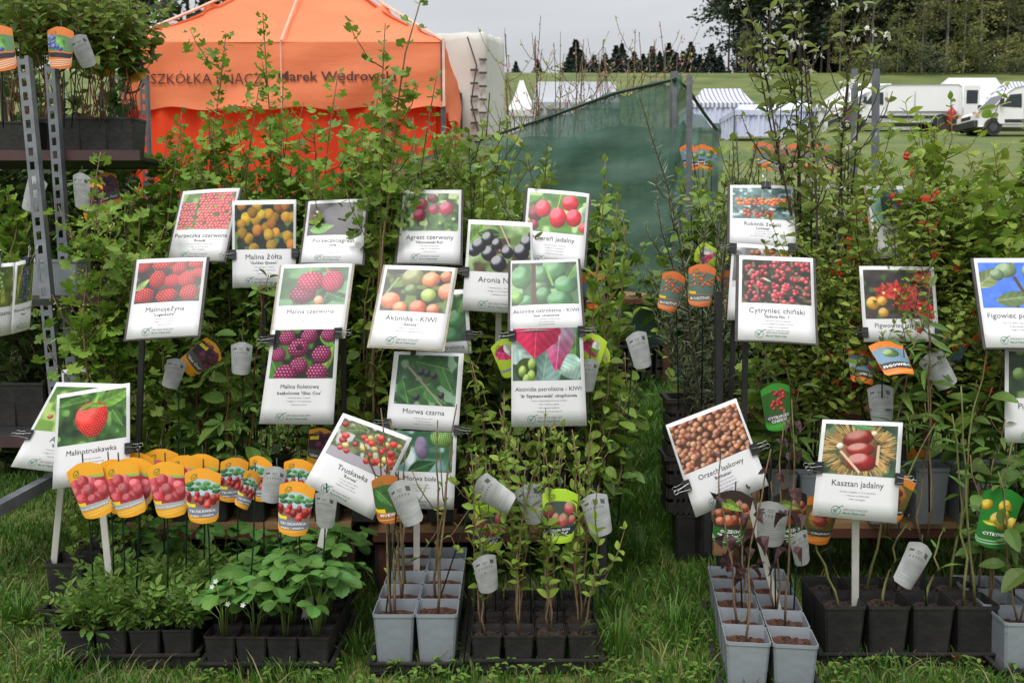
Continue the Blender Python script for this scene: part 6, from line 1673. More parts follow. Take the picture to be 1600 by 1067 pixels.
for i, (px, Y, yt, lf) in enumerate([(240, 3.62, 215, 'currant'), (292, 3.7, 190, 'currant'), (322, 3.6, 195, 'currant'), (380, 3.65, 185, 'currant'), (455, 3.6, 170, 'currant'), (495, 3.7, 185, 'currant'), (548, 3.6, 180, 'bigcurrant'), (610, 3.65, 160, 'bigcurrant'), (650, 3.6, 185, 'currant'), (690, 3.7, 205, 'currant'), (735, 3.65, 215, 'goose')]):
    curr('currant in the dense second rank before the gazebo wall, ' + (ORD + ['seventh', 'eighth', 'ninth', 'tenth', 'last'])[i] + ' from the left', px, Y, yt, lf, canes=4, size=.064, maxobj=140, z0=ZP + .1)
aro = dict(size=.065, spacing=.028, per=2, start=.15, cr=.004, cm=bark, spread=.08, wob=.015, branches=6, bl=.16, elev=30, cs=.05)
for i, (px, Y, yt, lf, lb) in enumerate([(735, 3.3, 205, 'aronia', 'chokeberry bush with glossy oval leaves behind its sign'), (790, 3.25, 225, 'aronia', 'chokeberry bush behind the cornelian cherry sign, left side'), (845, 3.4, 250, 'aronia', 'chokeberry bush right of the cornelian cherry sign'), (765, 3.5, 240, 'honey', 'yellowish oval-leaved shrub deep behind the chokeberries'), (700, 3.55, 230, 'aronia', 'oval-leaved bush between gooseberry and chokeberry signs')]):
    PL('chokeberry_bush', lb, px, Y, ZP, yt, lf, canes=4, group='chokeberry bushes of the left stand', **aro)
kw_ = dict(size=.055, spacing=.042, per=2, start=.2, cr=.0038, cm=cane_tan, spread=.03, wob=.012, branches=3, bl=.08, elev=45)
for i, (px, Y, yt, lb) in enumerate([(930, 3.0, 245, 'slim upright shrub with bright paired leaves against the green net'), (948, 3.2, 300, 'lower bright shrub at the aisle end of the left stand'), (912, 3.25, 330, 'bright shrub behind the green kiwi sign, right side'), (968, 3.15, 330, 'rightmost slim shrub leaning over the grass aisle')]):
    PL('dogwood_shrub', lb, px, Y, ZP - .1, yt, 'young', canes=2 if i else 3, group='bright paired-leaf shrubs at the aisle', **kw_)
# middle tier (behind and between the signs)
mid = dict(spread=.08, wob=.02, elev=0, cs=.05)
for i, (px, Y, yt, lf, sz, lb) in enumerate([
    (250, 3.02, 545, 'bigcurrant', .06, 'dark-leaved shrub below the loganberry sign'), (300, 3.05, 470, 'rasp', .10, 'raspberry with toothed leaves right of the loganberry sign'),
    (345, 3.08, 520, 'bigcurrant', .055, 'lobed-leaf shrub left of the purple raspberry sign, low'), (385, 3.0, 430, 'rasp', .09, 'red-caned raspberry beside the purple raspberry sign'),
    (480, 3.15, 600, 'rasp', .08, 'raspberry below the purple raspberry sign'), (560, 3.1, 430, 'kiwi', .06, 'kiwi plant left of the Geneva kiwi sign'),
    (590, 3.15, 520, 'kiwi', .055, 'kiwi plant below the Geneva kiwi sign'), (745, 3.0, 520, 'young', .05, 'bright kiwi shoots below the chokeberry sign'),
    (770, 2.95, 560, 'young', .045, 'bright kiwi shoots left of the variegated kiwi sign'), (935, 3.0, 490, 'kiwi', .06, 'kiwi vine with tags right of the variegated kiwi sign'),
    (965, 3.1, 520, 'kiwi', .055, 'kiwi vine leaning into the grass aisle'), (900, 3.1, 640, 'kiwi', .05, 'low kiwi vine under the variegated kiwi sign'), (850, 3.1, 650, 'kiwi', .05, 'low kiwi vine in the middle behind the lime tag'), (945, 2.98, 620, 'broad', .055, 'rounded leaves over the black crate by the aisle')]):
    PL('leafy_shrub', lb, px, Y, ZP - .08, yt, lf, canes=3, size=sz, spacing=.045, per=2, start=.15, cr=.0035, cm=cane_red if lf == 'rasp' else cane_tan, branches=2, bl=.1, group='shrubs between the signs of the left stand', **mid)
# deep rows: joined foliage, they fill the shade behind
for i in range(13):
    px = 175 + i * 62
    PL('background_shrub', f'shaded shrub deep in the back row of the left stand, {(ORD + ["seventh","eighth","ninth","tenth","eleventh","twelfth","last"])[i]} from the left', px, 3.95 + .1 * (i % 3), .5, 270 + 18 * (i % 3) + (30 if i == 12 else 0), 'back', canes=5, size=.075, spacing=.026, per=2, start=.02, cr=.004, cm=bark, branches=7, bl=.2, maxobj=0, spread=.10, cs=.08, elev=0, group='shaded back-row shrubs of the left stand')
for i in range(12):
    px = 1075 + i * 52
    PL('background_shrub', f'shaded shrub deep in the back row of the right stand, {(ORD + ["seventh","eighth","ninth","tenth","eleventh","last"])[i]} from the left', px, 3.95 + .1 * (i % 3), .5, 330 - 12 * min(i, 5) + 18 * (i % 3), 'back', canes=5, size=.075, spacing=.026, per=2, start=.02, cr=.004, cm=bark, branches=7, bl=.2, maxobj=0, spread=.10, cs=.08, elev=0, group='shaded back-row shrubs of the right stand')
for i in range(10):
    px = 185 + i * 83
    PL('background_shrub', f'shrub with shade-darkened leaves added under the left back bench, {(ORD + ["seventh","eighth","ninth","last"])[i]} from the left', px, 3.45, .0, 560, 'dark', canes=4, size=.06, spacing=.035, per=2, start=.02, cr=.004, cm=bark, branches=5, bl=.15, maxobj=0, spread=.10, cs=.08, group='low shaded shrubs of the left stand')  # dark leaf colour stands in for shade beneath the bench

# left rack plants
for i, (px, Y, yt, px2, lb) in enumerate([(20, 3.5, -60, 10, 'twiggy blueberry on the upper rack at the far left'), (75, 3.45, -50, 60, 'twiggy blueberry above the leaning upright'), (120, 3.5, -60, 110, 'twiggy blueberry behind the orange blueberry tag'), (165, 3.45, -40, 170, 'twiggy blueberry behind the raspberry-coloured tag'), (205, 3.5, -30, 225, 'twiggy blueberry at the right end of the upper rack'), (50, 3.8, -70, 50, 'blueberry deep on the upper rack, left'), (150, 3.85, -70, 150, 'blueberry deep on the upper rack, middle')]):
    PL('blueberry_bush', lb, px, Y, zs1 + .12, yt, 'blue', canes=7, size=.046, spacing=.025, per=2, start=.52, elev=0, maxobj=300, cr=.0025, cm=cane_red, px2=px2, spread=.14, wob=.02, branches=6, bl=.12, group='blueberry bushes on the upper rack', cs=.06)
for i, (px, Y, yt, z, lb) in enumerate([(20, 3.3, 300, zs2, 'shrub on the middle rack shelf at the left edge'), (95, 3.5, 290, zs2, 'shrub behind the uprights on the middle rack shelf'), (140, 3.6, 300, zs2, 'shrub at the right end of the middle rack shelf'), (10, 3.3, 560, zs3, 'dark shrub on the lowest rack shelf at the left edge'), (70, 3.3, 540, zs3, 'dark shrub on the lowest rack shelf behind the gooseberry sign'), (120, 3.4, 520, zs3, 'dark shrub beside the left rack\'s lowest shelf end')]):
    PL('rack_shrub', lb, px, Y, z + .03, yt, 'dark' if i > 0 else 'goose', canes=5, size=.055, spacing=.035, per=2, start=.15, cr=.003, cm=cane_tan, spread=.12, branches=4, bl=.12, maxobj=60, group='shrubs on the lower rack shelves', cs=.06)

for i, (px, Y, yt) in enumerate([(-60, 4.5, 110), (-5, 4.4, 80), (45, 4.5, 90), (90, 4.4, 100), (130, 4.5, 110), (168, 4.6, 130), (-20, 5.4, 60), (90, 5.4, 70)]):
    PL('background_shrub', f'shrub with darkened leaves added as gloom behind the left rack, {(ORD + ["seventh", "last"])[i]} from the left', px, Y, gz(Y), yt, 'dark', canes=8, size=.085, spacing=.025, per=2, start=.05, cr=.005, cm=bark, branches=8, bl=.25, maxobj=0, spread=.12, cs=.15, group='shaded shrubs behind the left rack')  # added dark backing; the gloom is put into the leaf colour
# right stand
sea = dict(size=.048, spacing=.012, per=3, start=.1, cr=.0036, cm=bark, spread=.10, wob=.02, branches=6, bl=.12, elev=45, cs=.05)
for i, (px, Y, yt, px2, nb, lb) in enumerate([(1095, 3.2, 150, 1005, 1, 'sea buckthorn branch arching left across the green net'), (1110, 3.25, 240, 1090, 3, 'grey-green sea buckthorn left of the sea buckthorn sign'), (1090, 3.4, 310, 1060, 3, 'grey-green sea buckthorn beside the grass aisle'), (1150, 3.4, 215, 1150, 2, 'grey-green sea buckthorn behind its sign'), (1085, 3.3, 420, 1040, 2, 'low sea buckthorn leaning into the aisle by the orange tags')]):
    PL('sea_buckthorn', lb, px, Y, ZP, yt, 'sea', canes=nb, px2=px2, group='sea buckthorn bushes', **sea)
ame = dict(size=.05, spacing=.07, per=2, start=.5, cr=.0050, cm=bark, spread=.06, wob=.02, branches=7, bl=.16, elev=30, cs=.04)
for i, (px, Y, yt, px2, lb) in enumerate([(1255, 3.2, -70, 1145, 'tall serviceberry leaning left over the striped tent'), (1262, 3.25, -60, 1195, 'tall serviceberry behind the sea buckthorn sign'), (1270, 3.15, -70, 1262, 'tall serviceberry with white blossom above the tags'), (1290, 3.3, -60, 1312, 'tall serviceberry leaning right before the long van\'s cab'), (1300, 3.35, -20, 1345, 'serviceberry leaning towards the purple poster')]):
    PL('serviceberry_tree', lb, px, Y, ZP, yt, 'ame', canes=2, px2=px2, flowers=(FL_W, .28, .022, 5, .02), group='serviceberry saplings', **ame)
qui = dict(size=.036, spacing=.020, per=2, start=.1, cr=.003, cm=bark, spread=.12, wob=.03, branches=12, bl=.2, elev=25, cs=.06)
for i, (px, Y, yt, lb) in enumerate([(1290, 3.0, 290, 'flowering quince with red blossom right of the sea buckthorn sign'), (1330, 3.1, 300, 'flowering quince left of the half-hidden purple-flower sign'), (1420, 2.95, 265, 'flowering quince in front of the half-hidden purple-flower sign'), (1475, 3.1, 300, 'flowering quince above the Japanese quince sign\'s right edge'), (1500, 3.0, 370, 'flowering quince with red buds left of the fig-leaf sign'), (1250, 3.15, 330, 'flowering quince behind the schisandra sign')]):
    PL('flowering_quince', lb, px, Y, ZP + .1, yt, 'quince', canes=3, flowers=((BUD_R if i % 2 else FL_R), .06, .016 if i % 2 else .024, 3, .02), group='flowering quince bushes', **qui)
hon = dict(size=.062, spacing=.027, per=2, start=.15, cr=.0035, cm=cane_tan, spread=.10, wob=.025, branches=11, bl=.24, elev=10, cs=.07)
for i, (px, Y, yt, lf, lb) in enumerate([(1385, 3.35, 215, 'honey', 'yellow-green honeysuckle below the long van'), (1440, 3.3, 150, 'honey', 'yellow-green honeysuckle reaching up to the van\'s rear door'), (1500, 3.3, 195, 'honey', 'yellow-green honeysuckle below the cropped van'), (1560, 3.2, 185, 'honey', 'yellow-green honeysuckle at the right edge'), (1610, 3.25, 200, 'aronia', 'green shrub cropped by the right edge'), (1580, 3.05, 290, 'bigcurrant', 'green broad-leaved shrub above the fig-leaf sign'), (1525, 3.1, 290, 'bigcurrant', 'green lobed shrub between the quince and fig-leaf signs')]):
    PL('honeysuckle_bush', lb, px, Y, ZP, yt, lf, canes=4, group='honeysuckle bushes of the right stand', **hon)
che = dict(size=.092, spacing=.045, per=2, start=.45, cr=.004, cm=cane_tan, spread=.05, wob=.015, branches=2, bl=.08, elev=15, hang=.15, cs=.04)
for i, (px, Y, yt, lf, lb, k) in enumerate([(1165, 2.95, 530, 'bigcurrant', 'schisandra with broad leaves below its sign, left', 3), (1215, 2.9, 540, 'chest', 'long-leaved schisandra below its sign, right', 3), (1385, 2.8, 520, 'chest', 'long-leaved fig-relative shrub below the Japanese quince sign', 2), (1440, 2.75, 430, 'chest', 'long-leaved shrub crossing the right part of the Japanese quince sign', 2), (1548, 2.8, 545, 'chest', 'long-leaved shrub below the fig-leaf sign', 2), (1520, 2.85, 590, 'broad', 'broad-leaved sapling left of the sign under the fig-leaf sign', 1), (1600, 2.75, 700, 'broad', 'broad-leaved bush at the right edge above the lemon tag', 3)]):
    PL('long_leaved_shrub', lb, px, Y, ZP - .12, yt, lf, canes=k, group='long-leaved shrubs of the right stand', **che)
# bare pink-blossoming whips beyond the net
whip = mat('bare_whip', rgb(110, 86, 70), rgb(84, 66, 56), rough=.8)
rw = random.Random(21)
for i in range(34):
    px = 800 + i * 7.6 + rw.uniform(-4, 4); Y = rw.uniform(8.2, 9.6); yt = rw.uniform(50, 125) if i % 4 else rw.uniform(30, 70)
    z0 = gz(Y); h = P(px, yt, Y).z - z0
    plant('peach_whip', Vector((XW(px, Y, z0), Y, z0)), 'bare pink-budded fruit whip rising behind the green net', 'sapling', 'young', h=h, canes=1, size=.04, spacing=.12, per=1, start=.45, cr=.007, cm=whip, spread=.04, wob=.03, branches=5, bl=.4, elev=50, flowers=(FL_P, .45, .028, 2, .03), maxobj=0, group='fruit whips behind the net')
for i, (px, Y, yt) in enumerate([(1110, 5.4, 215), (1140, 5.0, 225), (1170, 5.6, 235), (1205, 5.0, 250), (1235, 5.3, 240), (1100, 4.6, 260), (790, 6.6, 205), (745, 5.2, 190), (705, 5.0, 150)]):
    PL('far_shrub', ['leafy shrub right of the green net corner', 'leafy shrub under the striped tent', 'leafy shrub below the curtained stall', 'leafy shrub left of the orange tag row', 'leafy shrub among the orange tags', 'leafy shrub behind the sea buckthorns', 'shrub between the trailer and the net', 'shrub in front of the trailer', 'shrub beside the gazebo\'s right corner'][i], px, Y, gz(Y), yt, ['kiwi', 'aronia', 'honey'][i % 3], canes=6, size=.085, spacing=.06, per=2, start=.2, cr=.006, cm=bark, branches=6, bl=.28, spread=.12, cs=.15, maxobj=0, group='shrubs behind the stands')

# ================================================================ SIGNS
wl, wr = (0, .62, -1), (1, .62, 1)
B3 = ['Owocuje lipiec - sierpień', 'Osiąga do 1.5 m wysokości', 'Odporna na mróz']
sign('sign headed Porzeczka czerwona with a picture of redcurrants, tilted, top left of the stand', [(286, 299), (375, 294), (350, 408), (262, 408)], 3.22, .10, pic_redcurrant(), 'Porzeczka czerwona', "'Rosada'", ['Owocuje na przełomie czerwca i lipca', 'Osiąga do 1.5 m wysokości', 'Mało wymagająca'], post=('black', 300, 560, 3.3))
sign('sign headed Malina żółta with a picture of yellow raspberries', [(363, 314), (463, 312), (462, 448), (363, 450)], 3.16, .05, pic_yellowrasp(), 'Malina żółta', "'Golden Queen'", B3, board=None, clips=[(0, .62, -1), (1, .62, 1)], post=('black', 412, 600, 3.25))
sign('sign headed Porzeczkoagrest with a picture of dark jostaberries', [(482, 315), (573, 311), (566, 413), (470, 411)], 3.12, .12, pic_josta(), 'Porzeczkoagrest', "'Josta'", B3, post=('black', 520, 600, 3.2))
sign('sign headed Agrest czerwony with a picture of four red gooseberries', [(630, 298), (721, 297), (719, 413), (620, 411)], 3.12, .10, pic_redgoose(), 'Agrest czerwony', "'Hinnonmaki Rot'", ['Owocuje od połowy lipca', 'Osiąga do 1.2 m wysokości', 'Odporny na mróz'], post=('black', 668, 600, 3.2))
sign('sign headed Aronia with black chokeberries, partly behind the green kiwi sign', [(732, 343), (832, 348), (836, 492), (722, 485)], 3.02, .06, pic_aronia(), 'Aronia Nero', None, B3, board=None, clips=[(0, .58, -1)], post=('white', 778, 560, 3.1))
sign('sign headed Dereń jadalny with a picture of red cornelian cherries', [(825, 294), (921, 303), (912, 420), (815, 412)], 3.10, .10, pic_dogwood(), 'Dereń jadalny', None, ['Owocuje sierpień - wrzesień', 'Osiąga do 5 m wysokości', 'Odporny na przesadzanie', 'Wyjątkowo miododajna'], post=('black', 865, 600, 3.2))
sign('sign headed Malinojeżyna with a picture of long red loganberries, below the redcurrant sign', [(214, 406), (323, 402), (309, 524), (197, 531)], 2.80, .12, pic_logan(), 'Malinojeżyna', "'Loganberry'", B3, post=('black', 216, 712, 2.95, .13))
sign('sign headed Malina czerwona with a picture of three pink raspberries', [(440, 414), (551, 412), (536, 526), (424, 530)], 2.86, .12, pic_rasp(), 'Malina czerwona', None, ['Owocuje lipiec - sierpień', 'Osiąga do 1.5 m wysokości'], board='tan', logo=False, post=('black', 538, 690, 3.0, .9))
sign('sign headed Malina fioletowa with purple raspberries, clipped below the red raspberry sign', [(425, 516), (530, 514), (521, 663), (405, 662)], 2.83, .03, pic_purplerasp(), 'Malina fioletowa', "bezkolcowa 'Glen Coe'", B3, board=None, ph=(.05, .0, .95, .515), tcap=.043, clips=[(0, .1, -1), (1, .04, 1)], post=None)
sign('sign headed Aktinidia - KIWI with a picture of reddish kiwi berries', [(602, 414), (712, 419), (691, 547), (577, 541)], 2.80, .12, pic_kiwired(), 'Aktinidia - KIWI', '„Geneva”', ['wyjątkowo smaczne owoce', 'odmiana żeńska (wymaga zapylacza)'], board='tan', tcap=.06, post=('black', 640, 700, 2.95))
sign('narrow strip of a sign with green kiwi berries, half behind the Geneva kiwi sign', [(640, 456), (730, 452), (737, 552), (642, 560)], 3.0, .05, pic_kiwigreen(11), 'Aktinidia ostrolistna', 'samopłodna', B3[:2], board=None, clips=[(1, .72, 1)], ph=(.05, .07, .94, .80), logo=False, post=('black', 690, 700, 3.1))
sign('sign headed Aktinidia ostrolistna - KIWI with round green kiwi berries', [(798, 408), (903, 405), (911, 514), (797, 519)], 2.86, .10, pic_kiwigreen(12), 'Aktinidia ostrolistna - KIWI', "'Issai' obupłciowa", ['Owoce dojrzewają w połowie września', 'Silne i wybitne pnącze', 'Nie wymaga zapylacza'], ph=(.02, .04, .97, .64), logo=False, post=('black', 905, 700, 3.0, .85))
sign('sign headed Aktinidia pstrolistna - KIWI showing pink and white leaves', [(799, 514), (910, 511), (917, 665), (799, 667)], 2.84, .02, pic_actinidia(), 'Aktinidia pstrolistna - KIWI', "'dr Szymanowski' obupłciowa", ['Owoce dojrzewają pod koniec sierpnia', 'Silne i wybitne pnącze', 'Nie wymaga zapylacza', 'Wyjątkowo mrozoodporna'], board=None, ph=(.02, .0, .95, .53), tcap=.042, clips=[(0, .07, -1), (1, .04, 1)])
sign('sign headed Morwa czarna with a picture of dark mulberries on a branch', [(616, 549), (725, 552), (716, 676), (603, 668)], 2.86, .05, pic_mulberry(), 'Morwa czarna', None, ['Owocuje czerwiec - lipiec', 'Odporna na mróz', 'Osiąga do 10 m wysokości'], board=None, ph=(.07, .04, .93, .68), tcap=.065, logo=False, clips=[(0, .95, -1), (1, .97, 1)])
sign('sign headed Morwa biała with pale and lilac mulberries, half behind the strawberry sign', [(606, 672), (714, 676), (709, 796), (600, 792)], 2.84, .02, pic_whitemul(), 'Morwa biała', None, B3, board=None, ph=(.05, .0, .95, .52), tcap=.06, post=('white', 651, 925, 2.88, .45))
sign('strongly tilted sign headed Truskawka with a picture of many strawberries', [(536, 645), (644, 684), (582, 812), (475, 756)], 2.68, .06, pic_strawmany(), 'Truskawka', "'Korona'", ['Owocuje czerwiec - lipiec', 'Owoce duże i słodkie', 'Wyjątkowo mrozoodporna'], board=None, ph=(.05, .05, .95, .54), tcap=.062, bow=.009, post=('white', 472, 985, 2.62, .3))
sign('sign headed Agrest with a green gooseberry picture, behind the raspberry-strawberry sign', [(88, 597), (197, 600), (128, 742), (17, 729)], 2.76, .06, pic_greengoose(), 'Agrest', "'Invicta'", B3, board=None, tcap=.06, clips=[(0, .62, -1)], post=('white', 84, 882, 2.85, .55))
sign('sign headed Malinotruskawka with one big red berry, in front of the gooseberry sign', [(89, 617), (203, 598), (203, 748), (82, 764)], 2.66, .05, pic_bigstraw(), 'Malinotruskawka', None, ['Owocuje w sierpniu', 'Osiąga do 80 cm wysokości', 'Odporna na mróz'], board=None, ph=(.04, .04, .955, .56), tcap=.055, clips=[(1, .68, 1)], post=('white', 172, 912, 2.70, .55))
sign('dark-fruited sign half hidden above the big-berry sign', [(96, 578), (137, 575), (140, 612), (98, 614)], 2.95, .03, pic_dark(), None, None, (), board=None, logo=False, ph=(.08, .15, .95, .95))
sign('left grape sign hanging from the rack shelf, with green grapes', [(-45, 416), (23, 410), (18, 522), (-50, 534)], 2.62, .02, pic_grape(19, [(130, 165, 70), (150, 180, 90)]), 'Winorośl jasna', "'Solaris'", B3, board=None, shy=-.1, clips=[(.5, 0, 0)], ph=(.03, .05, .97, .60))
sign('right grape sign hanging from the rack shelf, with dark blue grapes', [(24, 410), (55, 402), (46, 513), (18, 522)], 2.66, .02, pic_grape(20, [(50, 65, 110), (70, 85, 130)]), 'Winorośl ciemna', "'Nero'", B3, board=None, shy=-.1, clips=[(.6, 0, 0)], ph=(.07, .05, .95, .60))
sign('sign headed Rokitnik żeński with a picture of orange berries, topmost on the right stand', [(1141, 289), (1239, 291), (1244, 388), (1140, 382)], 3.12, .10, pic_seabuck(), 'Rokitnik żeński', "'Luchistaja'", ['Owocuje sierpień - wrzesień', 'Odporny i niezwykle odporny', 'Wiatropylny dwupienny, wymaga zapylacza'], logo=False, clips=[(.56, 0, 0)], post=('black', 1195, 620, 3.25))
sign('greyish sign sandwiched between the sea buckthorn and schisandra signs', [(1144, 380), (1238, 386), (1232, 502), (1136, 500)], 3.0, .05, pic_greybush(), 'Rokitnik męski', "'Pollmix'", B3, board=None, clips=[(0, .07, -1), (1, .02, 1)], post=('black', 1139, 700, 3.05, .1))
sign('sign headed Cytryniec chiński with a picture of red berry clusters', [(1155, 399), (1270, 404), (1275, 537), (1153, 531)], 2.70, .12, pic_schis(), 'Cytryniec chiński', "'Sadova No. 1'", ['Owocuje pod koniec września', 'Owoce wyjątkowo kwaśne i zdrowe', 'Osiąga do 5 m wysokości', 'Odporny i bezproblemowy'], post=('black', 1158, 860, 2.85, .12))
sign('purple-flower sign half hidden by quince twigs', [(1353, 291), (1455, 292), (1474, 402), (1368, 402)], 3.22, .08, pic_purpleflower(), 'Jagoda kamczacka', None, B3, board='tan', post=('black', 1412, 620, 3.3))
sign('sign headed Pigwowiec with red flowers and three yellow fruits', [(1342, 416), (1459, 417), (1468, 534), (1350, 534)], 2.88, .06, pic_quince(), 'Pigwowiec Japoński', None, ['Owocuje wrzesień - październik', 'Odporny na mróz'], board=None, ph=(.045, .05, .955, .70), tcap=.06, logo=False, clips=[(0, .88, -1), (1, .88, 1)], post=('black', 1412, 720, 2.98))
sign('sign headed Figowiec with green figs against blue sky, at the right edge', [(1521, 404), (1642, 404), (1648, 545), (1541, 543)], 2.70, .12, pic_fig(), 'Figowiec pospolity', None, ['Owocuje obficie od lipca do września', 'Roślina wymaga okrycia', 'Osiąga 3 m wysokości'], post=('black', 1600, 800, 2.85))
sign('sign under the fig-leaf sign, cropped by the right edge', [(1570, 546), (1688, 546), (1688, 694), (1570, 691)], 2.74, .03, pic_pear(), 'Pigwa pospolita', None, B3, board=None, ph=(.05, .02, .95, .52), post=('black', 1630, 850, 2.85))
sign('tilted sign headed Orzech laskowy with a picture of many hazelnuts', [(1040, 664), (1150, 622), (1201, 758), (1087, 808)], 2.58, .04, pic_hazel(), 'Orzech laskowy', "'Barbakan'", ['Owocuje we wrześniu', 'Osiąga do 5 m wysokości', 'Odporny i mało wymagający', 'Wiatropylny'], board=None, ph=(.03, .04, .97, .55), tcap=.055, clips=[(0, .66, -1), (1, .58, 1)], post=('white', 1217, 955, 2.60, .75))
sign('sign headed Kasztan jadalny with chestnuts in their spiny husk, on a white stick', [(1285, 655), (1411, 660), (1401, 817), (1269, 805)], 2.50, .04, pic_chestnut(), 'Kasztan jadalny', None, ['Drzewo osiągające do 15 m wysokości', 'Owocuje w październiku', 'Mało wymagające'], board=None, ph=(.045, .04, .945, .555), tcap=.06, clips=[(0, .50, -1), (1, .56, 1)], post=('white', 1336, 946, 2.60, .5))

